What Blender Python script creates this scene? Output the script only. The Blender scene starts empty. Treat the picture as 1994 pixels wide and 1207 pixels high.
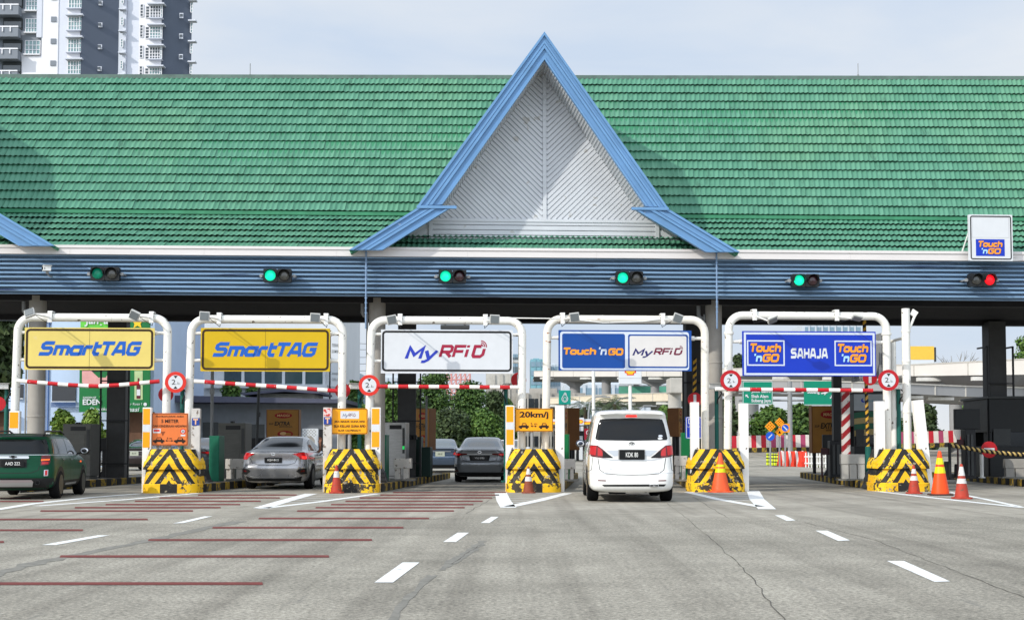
import bpy, bmesh, math, random
from mathutils import Vector, Matrix
from mathutils.bvhtree import BVHTree
from mathutils.geometry import delaunay_2d_cdt
random.seed(7)
R = math.radians
C = bpy.context.scene.collection
# ---------------------------------------------------------------- camera, sky, sun
F, CX, CY, HZ, CAMH = 2600.0, 997.0, 738.0, 868.0, 1.15
TH = math.atan((HZ - CY) / F)
cam = bpy.data.objects.new('camera', bpy.data.cameras.new('camera'))
C.objects.link(cam)
cam.location = (0, 0, CAMH)
cam.rotation_euler = (R(90) + TH, 0, 0)
cam.data.sensor_width = 36
cam.data.lens = 36 * F / 1994
cam.data.shift_y = (CY - 603.5) / 1994
cam.data.clip_start = 0.1
cam.data.clip_end = 4000
bpy.context.scene.camera = cam

SUN = Vector((-1.1, -0.85, 0.82)).normalized()
world = bpy.data.worlds.new('World')
bpy.context.scene.world = world
world.use_nodes = True
nt = world.node_tree
nt.nodes.clear()
wo = nt.nodes.new('ShaderNodeOutputWorld')
wb = nt.nodes.new('ShaderNodeBackground')
sky = nt.nodes.new('ShaderNodeTexSky')
sky.sky_type = 'NISHITA'
sky.sun_disc = False
sky.sun_elevation = math.asin(SUN.z)
sky.sun_rotation = math.atan2(SUN.x, SUN.y)
sky.dust_density = 3.0
tc = nt.nodes.new('ShaderNodeTexCoord')
mp = nt.nodes.new('ShaderNodeMapping')
mp.inputs['Scale'].default_value = (1.0, 1.0, 4.5)
mp.inputs['Location'].default_value = (0.35, 0.2, 0.1)
nz = nt.nodes.new('ShaderNodeTexNoise')
nz.inputs['Scale'].default_value = 2.6
nz.inputs['Detail'].default_value = 7
nz.inputs['Roughness'].default_value = 0.5
nz.inputs['Distortion'].default_value = 0.3
rp = nt.nodes.new('ShaderNodeMapRange')
rp.inputs['From Min'].default_value = 0.40
rp.inputs['From Max'].default_value = 0.72
rp.inputs['To Min'].default_value = 0.0
rp.inputs['To Max'].default_value = 1.0
mx = nt.nodes.new('ShaderNodeMix')
mx.data_type = 'RGBA'
mx.inputs[7].default_value = (8.3, 8.85, 9.75, 1)
nt.links.new(tc.outputs['Generated'], mp.inputs['Vector'])
nt.links.new(mp.outputs[0], nz.inputs['Vector'])
nt.links.new(nz.outputs['Fac'], rp.inputs['Value'])
cl = nt.nodes.new('ShaderNodeMix'); cl.data_type = 'RGBA'
cl.inputs[6].default_value = (7.1, 8.25, 9.9, 1); cl.inputs[7].default_value = (9.7, 9.95, 10.2, 1)
nt.links.new(rp.outputs[0], cl.inputs[0])
nt.links.new(cl.outputs[2], mx.inputs[7])
mx.inputs[0].default_value = 0.88
nt.links.new(sky.outputs[0], mx.inputs[6])
# sky brightened overhead and behind the camera, outside the view, as added fill
sx = nt.nodes.new('ShaderNodeSeparateXYZ')
nt.links.new(tc.outputs['Generated'], sx.inputs[0])
def sky_range(sock, a, b, t):
    q = nt.nodes.new('ShaderNodeMapRange'); q.interpolation_type = 'SMOOTHSTEP'
    q.inputs['From Min'].default_value = a; q.inputs['From Max'].default_value = b; q.inputs['To Min'].default_value = 0; q.inputs['To Max'].default_value = t
    nt.links.new(sock, q.inputs['Value']); return q.outputs[0]
s1 = nt.nodes.new('ShaderNodeMath'); s1.operation = 'ADD'; s1.inputs[1].default_value = 1.0
s2 = nt.nodes.new('ShaderNodeMath'); s2.operation = 'ADD'
nt.links.new(sky_range(sx.outputs['Z'], .38, .9, .35), s1.inputs[0])
nt.links.new(s1.outputs[0], s2.inputs[0]); nt.links.new(sky_range(sx.outputs['Y'], -.1, -.9, 1.05), s2.inputs[1])
vm = nt.nodes.new('ShaderNodeVectorMath'); vm.operation = 'SCALE'
nt.links.new(mx.outputs[2], vm.inputs[0]); nt.links.new(s2.outputs[0], vm.inputs['Scale'])
nt.links.new(vm.outputs[0], wb.inputs['Color'])
nt.links.new(wb.outputs[0], wo.inputs['Surface'])
wb.inputs['Strength'].default_value = 0.095

sl = bpy.data.lights.new('sun', 'SUN')
sl.energy = 3.25
sl.angle = R(0.8)
sl.color = (1.0, 0.95, 0.87)
so = bpy.data.objects.new('sun', sl)
C.objects.link(so)
so.rotation_euler = (-SUN).to_track_quat('-Z', 'Y').to_euler()
so.location = (-30, -20, 40)
vs = bpy.context.scene.view_settings
vs.view_transform = 'Standard'
vs.look = 'None'
vs.exposure = 0.0
vs.gamma = 1.0

# ---------------------------------------------------------------- where a photo point stands
SK = 0.062                       # the plaza's front line recedes to the right
PHI = math.atan(SK)
LD = Vector((0.0767, 0.997, 0))   # direction of the lanes
LANG = -math.atan2(LD.x, LD.y)    # rotation about z of things that follow the lanes
def ray(px, py):
    s, c = math.sin(TH), math.cos(TH)
    u, v = (px - CX) / F, (CY - py) / F
    return Vector((u, c - s * v, s + c * v))
def W(px, py, Y):
    d = ray(px, py)
    return Vector((0, 0, CAMH)) + d * (Y / d.y)
def WP(px, py, D):
    d = ray(px, py)
    return Vector((0, 0, CAMH)) + d * (D / (d.y - SK * d.x))
def G(px, py):
    d = ray(px, py)
    return Vector((0, 0, CAMH)) + d * (-CAMH / d.z)
def mpp(p):
    return ((p.y) * math.cos(TH) + (p.z - CAMH) * math.sin(TH)) / F

# ---------------------------------------------------------------- materials
def lin(c):
    return tuple(((v / 255) / 12.92 if v <= 10 else (((v / 255) + .055) / 1.055) ** 2.4) for v in c)
MATS = {}
def mat(name, c, rough=.6, metal=0., var=.12, vscale=3., bump=0., bscale=40., chip=None, chipt=.62, chips=9., coat=0., emit=None, estr=0., stretch=None, srgb=True, spec=.3, dirt=None):
    if name in MATS: return MATS[name]
    m = bpy.data.materials.new(name); m.use_nodes = True
    n = m.node_tree.nodes; l = m.node_tree.links
    b = n['Principled BSDF']
    col = lin(c) if srgb else c
    b.inputs['Roughness'].default_value = rough
    b.inputs['Metallic'].default_value = metal
    b.inputs['Specular IOR Level'].default_value = spec
    if coat: b.inputs['Coat Weight'].default_value = coat; b.inputs['Coat Roughness'].default_value = .06
    t = n.new('ShaderNodeTexCoord'); src = t.outputs['Object']
    if stretch:
        mpn = n.new('ShaderNodeMapping'); mpn.inputs['Scale'].default_value = stretch
        l.new(src, mpn.inputs[0]); src = mpn.outputs[0]
    out = None
    if var:
        z = n.new('ShaderNodeTexNoise'); z.inputs['Scale'].default_value = vscale; z.inputs['Detail'].default_value = 6; z.inputs['Roughness'].default_value = .62
        l.new(src, z.inputs['Vector'])
        x = n.new('ShaderNodeMix'); x.data_type = 'RGBA'
        x.inputs[6].default_value = tuple(v * (1 - var) for v in col) + (1,)
        x.inputs[7].default_value = tuple(min(1, v * (1 + var)) for v in col) + (1,)
        mr = n.new('ShaderNodeMapRange'); mr.inputs['From Min'].default_value = .32; mr.inputs['From Max'].default_value = .68
        l.new(z.outputs['Fac'], mr.inputs['Value']); l.new(mr.outputs[0], x.inputs[0]); out = x.outputs[2]
        rr = n.new('ShaderNodeMapRange'); rr.inputs['To Min'].default_value = max(0.02, rough - .08); rr.inputs['To Max'].default_value = min(1, rough + .08)
        l.new(z.outputs['Fac'], rr.inputs['Value']); l.new(rr.outputs[0], b.inputs['Roughness'])
    for (cc, tt, ss) in ([(chip, chipt, chips)] if chip else []) + ([dirt] if dirt else []):
        z2 = n.new('ShaderNodeTexNoise'); z2.inputs['Scale'].default_value = ss; z2.inputs['Detail'].default_value = 4
        l.new(src, z2.inputs['Vector'])
        m2 = n.new('ShaderNodeMapRange'); m2.inputs['From Min'].default_value = tt; m2.inputs['From Max'].default_value = tt + .03
        l.new(z2.outputs['Fac'], m2.inputs['Value'])
        x2 = n.new('ShaderNodeMix'); x2.data_type = 'RGBA'
        if out is not None: l.new(out, x2.inputs[6])
        else: x2.inputs[6].default_value = col + (1,)
        x2.inputs[7].default_value = lin(cc) + (1,)
        l.new(m2.outputs[0], x2.inputs[0]); out = x2.outputs[2]
    if out is not None: l.new(out, b.inputs['Base Color'])
    else: b.inputs['Base Color'].default_value = col + (1,)
    if bump:
        z3 = n.new('ShaderNodeTexNoise'); z3.inputs['Scale'].default_value = bscale; z3.inputs['Detail'].default_value = 5
        l.new(src, z3.inputs['Vector'])
        bp = n.new('ShaderNodeBump'); bp.inputs['Strength'].default_value = bump; bp.inputs['Distance'].default_value = .01
        l.new(z3.outputs['Fac'], bp.inputs['Height']); l.new(bp.outputs[0], b.inputs['Normal'])
    if emit:
        b.inputs['Emission Color'].default_value = lin(emit) + (1,); b.inputs['Emission Strength'].default_value = estr
    MATS[name] = m
    return m
def node_of(m, kind):
    return next(x for x in m.node_tree.nodes if x.bl_idname == kind)

WHITE = mat('white_paint', (226, 226, 222), .5, var=.06, chip=(120, 105, 90), chipt=.68, chips=14)
PIPE = mat('white_pipe_paint', (230, 228, 220), .42, var=.05, vscale=2, chip=(92, 76, 62), chipt=.665, chips=9)
RUSTP = mat('rusting_pipe_paint', (225, 220, 208), .45, var=.07, chip=(150, 98, 62), chipt=.665, chips=5, stretch=(1, 1, 2.5))
CHROME = mat('chrome', (215, 215, 218), .12, 1., var=0)
STEEL = mat('brushed_steel', (150, 150, 148), .32, .9, var=.12, vscale=4, stretch=(1, 1, 8))
BLACK = mat('black_metal', (26, 27, 29), .5, var=.15)
RUBBER = mat('tyre_rubber', (20, 20, 21), .85, var=.2, spec=.15)
DGREY = mat('dark_grey_metal', (58, 60, 60), .55, var=.12)
GREY = mat('grey_metal', (138, 140, 141), .5, var=.1)
TEAL = mat('teal_painted_steel', (28, 96, 86), .45, var=.1)
GREENB = mat('green_painted_board', (16, 98, 74), .45, var=.1)
RED = mat('red_paint', (188, 34, 38), .5, var=.1)
BARRED = mat('height_bar_red', (186, 30, 38), .5, var=.1, chip=(225, 215, 205), chipt=.7, chips=20)
BARWHITE = mat('height_bar_white', (235, 232, 226), .5, var=.06)
CONC = mat('pale_concrete', (176, 173, 166), .85, var=.14, vscale=1.2, bump=.25, bscale=25)
CONCD = mat('weathered_concrete', (150, 146, 139), .85, var=.2, vscale=.8, bump=.25, bscale=18)
GLASS = mat('dark_tinted_glass', (14, 17, 20), .08, var=0, spec=.28)
WINGL = mat('window_glass', (58, 74, 80), .12, var=.2, vscale=.4, spec=.8)
PLATE = mat('black_number_plate', (10, 10, 11), .3, var=0)
PLTXT = mat('white_plate_characters', (225, 225, 222), .4, var=0)
SGNW = mat('white_sign_film', (203, 206, 209), .4, var=.03)
SGNK = mat('black_sign_film', (20, 18, 16), .4, var=0)

# ---------------------------------------------------------------- mesh builder
class MB:
    def __init__(s): s.v = []; s.f = []; s.m = []
    def add(s, vs, fs, m=0):
        o = len(s.v); s.v += [tuple(p) for p in vs]
        for f in fs: s.f.append([i + o for i in f]); s.m.append(m)
        return s
    def box(s, x0, x1, y0, y1, z0, z1, m=0):
        return s.add([(x0, y0, z0), (x1, y0, z0), (x1, y1, z0), (x0, y1, z0), (x0, y0, z1), (x1, y0, z1), (x1, y1, z1), (x0, y1, z1)],
                     [(0, 3, 2, 1), (4, 5, 6, 7), (0, 1, 5, 4), (1, 2, 6, 5), (2, 3, 7, 6), (3, 0, 4, 7)], m)
    def cbox(s, c, d, m=0, rot=None):
        o = len(s.v)
        s.box(-d[0] / 2, d[0] / 2, -d[1] / 2, d[1] / 2, -d[2] / 2, d[2] / 2, m)
        mtx = rot or Matrix()
        for i in range(o, len(s.v)): s.v[i] = tuple(mtx @ Vector(s.v[i]) + Vector(c))
        return s
    def prism(s, pts, a, b, m=0, ax='y'):
        # polygon in the plane across axis ax, swept from a to b
        n = len(pts)
        A = sum(pts[i][0] * pts[(i + 1) % n][1] - pts[(i + 1) % n][0] * pts[i][1] for i in range(n))
        if (A < 0) != (ax == 'y' and False): pts = pts[::-1] if A < 0 else pts
        def P(p, t): return (p[0], t, p[1]) if ax == 'y' else ((t, p[0], p[1]) if ax == 'x' else (p[0], p[1], t))
        vs = [P(p, a) for p in pts] + [P(p, b) for p in pts]
        fl = ax == 'y'
        f0 = list(range(n)); f1 = list(range(n, 2 * n))
        fs = [f0 if fl else f0[::-1], f1[::-1] if fl else f1]
        for i in range(n):
            j = (i + 1) % n
            q = (i, j, j + n, i + n)
            fs.append(q[::-1] if fl else q)
        return s.add(vs, fs, m)
    def tube(s, path, r, n=12, m=0, caps=True, mats=None):
        path = [Vector(p) for p in path]
        rs = r if isinstance(r, (list, tuple)) else [r] * len(path)
        o = len(s.v); up = None
        for i, p in enumerate(path):
            d = (path[min(i + 1, len(path) - 1)] - path[max(i - 1, 0)]).normalized()
            if up is None:
                up = Vector((0, 0, 1)) if abs(d.z) < .9 else Vector((1, 0, 0))
            up = (up - d * up.dot(d)).normalized(); si = d.cross(up)
            for k in range(n):
                a = 2 * math.pi * k / n
                s.v.append(tuple(p + (up * math.cos(a) + si * math.sin(a)) * rs[i]))
        for i in range(len(path) - 1):
            for k in range(n):
                a, b = o + i * n + k, o + i * n + (k + 1) % n
                s.f.append([a, a + n, b + n, b]); s.m.append(mats[i] if mats else m)
        if caps:
            s.f.append([o + k for k in range(n)]); s.m.append(mats[0] if mats else m)
            e = o + (len(path) - 1) * n
            s.f.append([e + k for k in range(n)][::-1]); s.m.append(mats[-1] if mats else m)
        return s
    def lathe(s, prof, n=20, c=(0, 0, 0), m=0, ax='z', mats=None):
        o = len(s.v)
        for (r, z) in prof:
            for k in range(n):
                a = 2 * math.pi * k / n
                x, y = r * math.cos(a), r * math.sin(a)
                p = (x, y, z) if ax == 'z' else ((x, -z, y) if ax == 'y' else (z, x, y))
                s.v.append((p[0] + c[0], p[1] + c[1], p[2] + c[2]))
        for i in range(len(prof) - 1):
            for k in range(n):
                a, b = o + i * n + k, o + i * n + (k + 1) % n
                s.f.append([a, b, b + n, a + n]); s.m.append(mats[i] if mats else m)
        if prof[0][0] > 1e-4: s.f.append([o + k for k in range(n)][::-1]); s.m.append(mats[0] if mats else m)
        e = o + (len(prof) - 1) * n
        if prof[-1][0] > 1e-4: s.f.append([e + k for k in range(n)]); s.m.append(mats[-1] if mats else m)
        return s
    def build(s, name, mats, parent=None, smooth=False, loc=None, rotz=0., bevel=0.):
        me = bpy.data.meshes.new(name); me.from_pydata(s.v, [], s.f); me.update()
        if not isinstance(mats, (list, tuple)): mats = [mats]
        for mm in mats: me.materials.append(mm)
        for p, i in zip(me.polygons, s.m): p.material_index = i; p.use_smooth = bool(smooth)
        ob = bpy.data.objects.new(name, me); C.objects.link(ob)
        if parent: ob.parent = parent
        if loc is not None: ob.location = loc
        if rotz: ob.rotation_euler = (0, 0, rotz)
        if smooth == 'auto':
            me.set_sharp_from_angle(angle=R(35))
        if bevel:
            b = ob.modifiers.new('bevel', 'BEVEL'); b.width = bevel; b.segments = 2; b.limit_method = 'ANGLE'; b.angle_limit = R(40)
        return ob
def tag(o, label=None, cat=None, group=None, kind=None):
    if label: o['label'] = label
    if cat: o['category'] = cat
    if group: o['group'] = group
    if kind: o['kind'] = kind
    return o
def empty(name, loc, rotz=0., label=None, cat=None, group=None):
    o = bpy.data.objects.new(name, None); C.objects.link(o); o.location = loc; o.rotation_euler = (0, 0, rotz); o.empty_display_size = .2
    return tag(o, label, cat, group)
def copy_tree(o, parent=None):
    c = o.copy(); C.objects.link(c)
    if parent is not None: c.parent = parent
    for ch in list(o.children): copy_tree(ch, c)
    return c

# ---------------------------------------------------------------- lettering
def text_shape(s, bold=0., shear=0.):
    cu = bpy.data.curves.new('lettering', 'FONT'); cu.body = s; cu.offset = bold; cu.shear = shear; cu.resolution_u = 3
    ob = bpy.data.objects.new('lettering', cu); C.objects.link(ob)
    bpy.context.view_layer.update()
    me = bpy.data.meshes.new_from_object(ob.evaluated_get(bpy.context.evaluated_depsgraph_get()))
    bpy.data.objects.remove(ob); bpy.data.curves.remove(cu)
    v = [(p.co.x, p.co.y) for p in me.vertices]; f = [list(p.vertices) for p in me.polygons]
    bpy.data.meshes.remove(me)
    return v, f
def stroke_poly(pts, w, closed=False):
    n = len(pts); P = [Vector(p) for p in pts]; out = []
    for i in range(n):
        if closed: a, b = P[i - 1], P[(i + 1) % n]; d0 = (P[i] - a).normalized(); d1 = (b - P[i]).normalized()
        else:
            d0 = (P[i] - P[i - 1]).normalized() if i else (P[1] - P[0]).normalized()
            d1 = (P[i + 1] - P[i]).normalized() if i < n - 1 else d0
        t = (d0 + d1); t = t.normalized() if t.length > 1e-4 else d0
        nn = Vector((-t.y, t.x)); k = max(.45, nn.dot(Vector((-d0.y, d0.x))))
        out.append((P[i] + nn * (w / 2 / k), P[i] - nn * (w / 2 / k)))
    vs = [q for pr in out for q in pr]
    fs = [(2 * i, 2 * i + 1, 2 * i + 3, 2 * i + 2) for i in range(n - 1)]
    if closed: fs.append((2 * n - 2, 2 * n - 1, 1, 0))
    return vs, fs
GL = {  # single-line letter shapes: advance width, strokes
 'S': (1.1, [[(1.02, .9), (.3, .9), (.13, .78), (.13, .64), (.26, .53), (.78, .53), (.92, .42), (.92, .22), (.78, .1), (0, .1)]]),
 'm': (1.25, [[(.1, 0), (.1, .62), (1.0, .62), (1.12, .52), (1.12, 0)], [(.62, .62), (.62, 0)]]),
 'a': (1.0, [[(.86, 0), (.86, .62), (.22, .62), (.1, .5), (.1, .22), (.2, .1), (.86, .1)]]),
 'r': (.68, [[(.1, 0), (.1, .52), (.2, .62), (.68, .62)]]),
 't': (.72, [[(.16, 1), (.16, .22), (.28, .1), (.62, .1)], [(.16, .66), (.66, .66)]]),
 'T': (1.0, [[(0, .9), (1.02, .9)], [(.48, .9), (.48, 0)]]),
 'A': (1.08, [[(.02, 0), (.36, .9), (.72, .9), (.98, 0)], [(.2, .3), (.85, .3)]]),
 'G': (1.1, [[(1.05, .9), (.25, .9), (.1, .76), (.1, .24), (.25, .1), (.8, .1), (.94, .22), (.94, .52), (.52, .52)]]),
 'M': (1.25, [[(.1, 0), (.1, .98), (.6, .32), (1.1, .98), (1.1, 0)]]),
 'y': (.95, [[(.08, .72), (.42, .04)], [(.88, .72), (.42, -.12), (.2, -.28), (-.02, -.28)]]),
 'R': (1.08, [[(.1, 0), (.1, .9), (.8, .9), (.95, .78), (.95, .52), (.82, .42), (.1, .42)], [(.5, .42), (.98, 0)]]),
 'F': (.98, [[(.1, 0), (.1, .9), (.98, .9)], [(.1, .47), (.84, .47)]]),
 'i': (.36, [[(.14, 0), (.14, .64)], [(.14, .8), (.14, .99)]]),
 'D': (1.0, [[(.62, .9), (.1, .9), (.1, .22), (.2, .1), (.72, .1), (.9, .26), (.9, .72)]]),
 'c': (.85, [[(.76, .62), (.22, .62), (.1, .5), (.1, .22), (.22, .1), (.76, .1)]]),
 'h': (.95, [[(.1, 1), (.1, 0)], [(.1, .62), (.68, .62), (.8, .5), (.8, 0)]]),
 'u': (.95, [[(.1, .72), (.1, .22), (.22, .1), (.8, .1)], [(.8, .72), (.8, 0)]]),
 'n': (.95, [[(.1, .72), (.1, 0)], [(.1, .62), (.68, .62), (.8, .5), (.8, 0)]]),
 'o': (.98, [[(.1, .22), (.1, .5), (.22, .62), (.74, .62), (.86, .5), (.86, .22), (.74, .1), (.22, .1), (.1, .22)]]),
 'O': (1.12, [[(.1, .24), (.1, .76), (.24, .9), (.84, .9), (.98, .76), (.98, .24), (.84, .1), (.24, .1), (.1, .24)]]),
 'H': (1.0, [[(.1, 0), (.1, 1)], [(.86, 0), (.86, 1)], [(.1, .5), (.86, .5)]]), 'J': (.8, [[(0, .1), (.5, .1), (.64, .24), (.64, 1)]]),
 "'": (.34, [[(.12, 1), (.12, .72)]]), ' ': (.4, []),
}
def logo_shape(s, w=.2, shear=.28, gap=.06):
    vs, fs, ys = [], [], []
    x = 0
    for ch in s:
        a, st = GL[ch]
        for k, p in enumerate(st):
            cl = len(p) > 3 and p[0] == p[-1]
            q, f = stroke_poly([(u[0] + x, u[1]) for u in (p[:-1] if cl else p)], w, cl)
            o = len(vs)
            vs += [(t[0] + t[1] * shear, t[1]) for t in q]; ys += [k] * len(q)
            fs += [[i + o for i in ff][::-1] if False else [i + o for i in ff] for ff in f]
        x += a + gap
    return vs, fs, ys
def put_shape(name, shp, box, m, parent, y=-.004, keep=False, label=None):
    # box = x0, x1, z0, z1 in the parent's own plane; the shape faces -y
    v, f = shp[0], shp[1]; ys = shp[2] if len(shp) > 2 else [0] * len(v)
    x0 = min(p[0] for p in v); x1 = max(p[0] for p in v); y0 = min(p[1] for p in v); y1 = max(p[1] for p in v)
    sx = (box[1] - box[0]) / (x1 - x0); sz = (box[3] - box[2]) / (y1 - y0)
    if keep: sx = min(sx, sz * keep) if sx > sz else sx
    cx = (box[0] + box[1]) / 2; cz = (box[2] + box[3]) / 2
    mb = MB()
    mb.add([(cx + (p[0] - (x0 + x1) / 2) * sx, y - k * .0008, cz + (p[1] - (y0 + y1) / 2) * sz) for p, k in zip(v, ys)], f)
    o = mb.build(name, m, parent)
    bm = bmesh.new(); bm.from_mesh(o.data)
    for fc in bm.faces:
        if fc.normal.y > 0: fc.normal_flip()
    bm.to_mesh(o.data); bm.free()
    if label: o['label'] = label
    return o
def letters(parent, s, box, m, bold=0., shear=0., y=-.004, name='lettering'):
    return put_shape(name, text_shape(s, bold, shear), box, m, parent, y)
def logo(parent, s, box, m, w=.2, shear=.28, y=-.004, gap=.06):
    return put_shape('logo', logo_shape(s, w, shear, gap), box, m, parent, y)
def rrect(x0, x1, z0, z1, r, n=5):
    p = []
    for (cx, cz, a0) in ((x1 - r, z1 - r, 0), (x0 + r, z1 - r, 90), (x0 + r, z0 + r, 180), (x1 - r, z0 + r, 270)):
        for k in range(n + 1):
            a = R(a0 + 90 * k / n); p.append((cx + r * math.cos(a), cz + r * math.sin(a)))
    return p
def ring_shape(outer, inner):
    n = len(outer)
    return list(outer) + list(inner), [(i, (i + 1) % n, (i + 1) % n + n, i + n) for i in range(n)]
def flat(parent, name, pts, m, y=-.004):
    xs = [p[0] for p in pts]; zs = [p[1] for p in pts]
    return put_shape(name, (pts, [list(range(len(pts)))]), (min(xs), max(xs), min(zs), max(zs)), m, parent, y)
def rim(parent, name, x0, x1, z0, z1, r, t, m, y=-.004):
    return put_shape(name, ring_shape(rrect(x0, x1, z0, z1, r), rrect(x0 + t, x1 - t, z0 + t, z1 - t, max(.004, r - t))), (x0, x1, z0, z1), m, parent, y)
def circle(cx, cz, r, n=28):
    return [(cx + r * math.cos(2 * math.pi * k / n), cz + r * math.sin(2 * math.pi * k / n)) for k in range(n)]
# ---------------------------------------------------------------- ground, road, markings
def set_kind(o, k): o['kind'] = k; return o
ROAD = mat('asphalt_road', (150, 146, 140), .88, var=0, srgb=True)
def road_material(m):
    n = m.node_tree.nodes; l = m.node_tree.links; b = n['Principled BSDF']
    t = n.new('ShaderNodeTexCoord')
    def noise(sc, de, st=None, ro=.6):
        z = n.new('ShaderNodeTexNoise'); z.inputs['Scale'].default_value = sc; z.inputs['Detail'].default_value = de; z.inputs['Roughness'].default_value = ro
        if st:
            q = n.new('ShaderNodeMapping'); q.inputs['Scale'].default_value = st; q.inputs['Rotation'].default_value = (0, 0, -LANG); l.new(t.outputs['Object'], q.inputs[0]); l.new(q.outputs[0], z.inputs['Vector'])
        else: l.new(t.outputs['Object'], z.inputs['Vector'])
        return z.outputs['Fac']
    def mr(v, a, bb, c=0., d=1.):
        q = n.new('ShaderNodeMapRange'); q.inputs['From Min'].default_value = a; q.inputs['From Max'].default_value = bb; q.inputs['To Min'].default_value = c; q.inputs['To Max'].default_value = d
        l.new(v, q.inputs['Value']); return q.outputs[0]
    def mix(f, a, c, bt='MIX'):
        x = n.new('ShaderNodeMix'); x.data_type = 'RGBA'; x.blend_type = bt
        for k, s in ((0, f), (6, a), (7, c)):
            if isinstance(s, tuple): x.inputs[k].default_value = s
            elif isinstance(s, float): x.inputs[k].default_value = s
            else: l.new(s, x.inputs[k])
        return x.outputs[2]
    sp = n.new('ShaderNodeSeparateXYZ'); l.new(t.outputs['Object'], sp.inputs[0])
    # older grey asphalt near, pale concrete apron in front of the plaza
    wob = n.new('ShaderNodeMath'); wob.operation = 'MULTIPLY_ADD'; l.new(noise(.4, 3), wob.inputs[0]); wob.inputs[1].default_value = 2.5; l.new(sp.outputs['Y'], wob.inputs[2])
    far = mr(wob.outputs[0], 22.6, 23.4)
    asph = mix(mr(noise(26, 5, None, .7), .34, .66), (.13, .124, .108, 1), (.415, .392, .335, 1))
    asph = mix(mr(noise(90, 2), .38, .62), asph, mix(1.0, asph, (1.45, 1.42, 1.38, 1), 'MULTIPLY'))
    conc = mix(mr(noise(5, 6), .3, .7), (.325, .302, .255, 1), (.43, .40, .338, 1))
    conc = mix(mr(noise(60, 3), .55, .75), conc, (.20, .193, .176, 1))
    c = mix(far, asph, conc)
    patch = mr(noise(.35, 4), .4, .62)
    c = mix(patch, c, mix(1.0, c, (.76, .76, .755, 1), 'MULTIPLY'))
    streak = mr(noise(1.0, 5, (2.2, .06, 1)), .46, .72)
    c = mix(streak, c, mix(1.0, c, (.70, .695, .69, 1), 'MULTIPLY'))
    mid = mr(noise(2.2, 5, None, .7), .3, .7)
    c = mix(1.0, c, mix(mid, (.86, .86, .855, 1), (1.12, 1.12, 1.115, 1)), 'MULTIPLY')
    tracks = mr(noise(1.0, 3, (1.1, .015, 1)), .5, .66, 0., .8)
    c = mix(tracks, c, mix(1.0, c, (.80, .795, .79, 1), 'MULTIPLY'))
    dirt = mr(noise(1.0, 4, (5, .5, 1)), .66, .78, 0., .6)
    c = mix(dirt, c, (.12, .118, .112, 1))
    l.new(c, b.inputs['Base Color'])
    bp = n.new('ShaderNodeBump'); bp.inputs['Strength'].default_value = .45; bp.inputs['Distance'].default_value = .012
    l.new(noise(70, 4), bp.inputs['Height']); l.new(bp.outputs[0], b.inputs['Normal'])
road_material(ROAD)
EARTH = mat('distant_ground', (120, 122, 104), .95, var=.25, vscale=.1)
gm = MB(); gm.add([(-1500, -300, -.02), (1500, -300, -.02), (1500, 3000, -.02), (-1500, 3000, -.02)], [(0, 1, 2, 3)])
set_kind(gm.build('ground', EARTH), 'structure')
rm = MB(); rm.add([(-60, -8, 0), (60, -8, 0), (60, 118, 0), (-60, 118, 0)], [(0, 1, 2, 3)])
set_kind(rm.build('road', ROAD), 'structure')
PAINTW = mat('road_marking_white', (226, 228, 226), .7, var=.08, vscale=8, chip=(150, 146, 140), chipt=.66, chips=7)
PAINTR = mat('rumble_strip_red', (112, 52, 48), .75, var=.18, vscale=5, chip=(120, 112, 104), chipt=.7, chips=10)
CRACK = mat('road_crack_dark', (84, 81, 75), .95, var=.2)
def mark(name, polys, m, z, kind='structure'):
    b = MB()
    for p in polys:
        q = [G(*a) for a in p]
        A = sum(q[i].x * q[(i + 1) % len(q)].y - q[(i + 1) % len(q)].x * q[i].y for i in range(len(q)))
        if A < 0: q = q[::-1]
        b.add([(v.x, v.y, z) for v in q], [list(range(len(q)))])
    return set_kind(b.build(name, m), kind)
dash = [[(729, 1134), (765, 1134), (817, 1095), (784, 1095)], [(863, 1055), (888, 1055), (913, 1037), (891, 1037)], [(936, 1018), (953, 1018), (971, 1006), (957, 1006)],
        [(81, 1061), (108, 1061), (213, 1042), (190, 1042)], [(337, 1019), (358, 1018), (414, 1005), (398, 1005)],
        [(1727, 1092), (1760, 1092), (1850, 1132), (1820, 1133)], [(1588, 1033), (1611, 1033), (1655, 1052), (1632, 1053)], [(1509, 1003), (1527, 1003), (1549, 1013), (1532, 1014)]]
mark('lane_dashes', dash, PAINTW, .004)
strips = []
for (y, xa, xb) in ((1136, -80, 512), (1083, 116, 641), (1051, 288, 725), (1027, 413, 786), (1009, 503, 836), (994.5, 578, 884), (988, 614, 905), (982, 644, 922), (975.5, 672, 940), (969, 700, 958), (963.5, 740, 972), (958.5, 765, 985),
                    (1055, -80, 8), (1032, -80, 162), (1011, -80, 288), (994.5, 78, 376), (988, 145, 430), (982, 205, 468), (975.5, 262, 508), (969, 310, 545), (963.5, 385, 578),
                    (976, -80, 85), (970, -80, 60)):
    h = (y - 868) * .009 + .22
    strips.append([(xa + h, y - h * .8 - .2), (xb - h * .5, y - h), (xb, y + h), (xa, y + h * 1.1)])
mark('rumble_strips', strips, PAINTR, .004)
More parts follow.
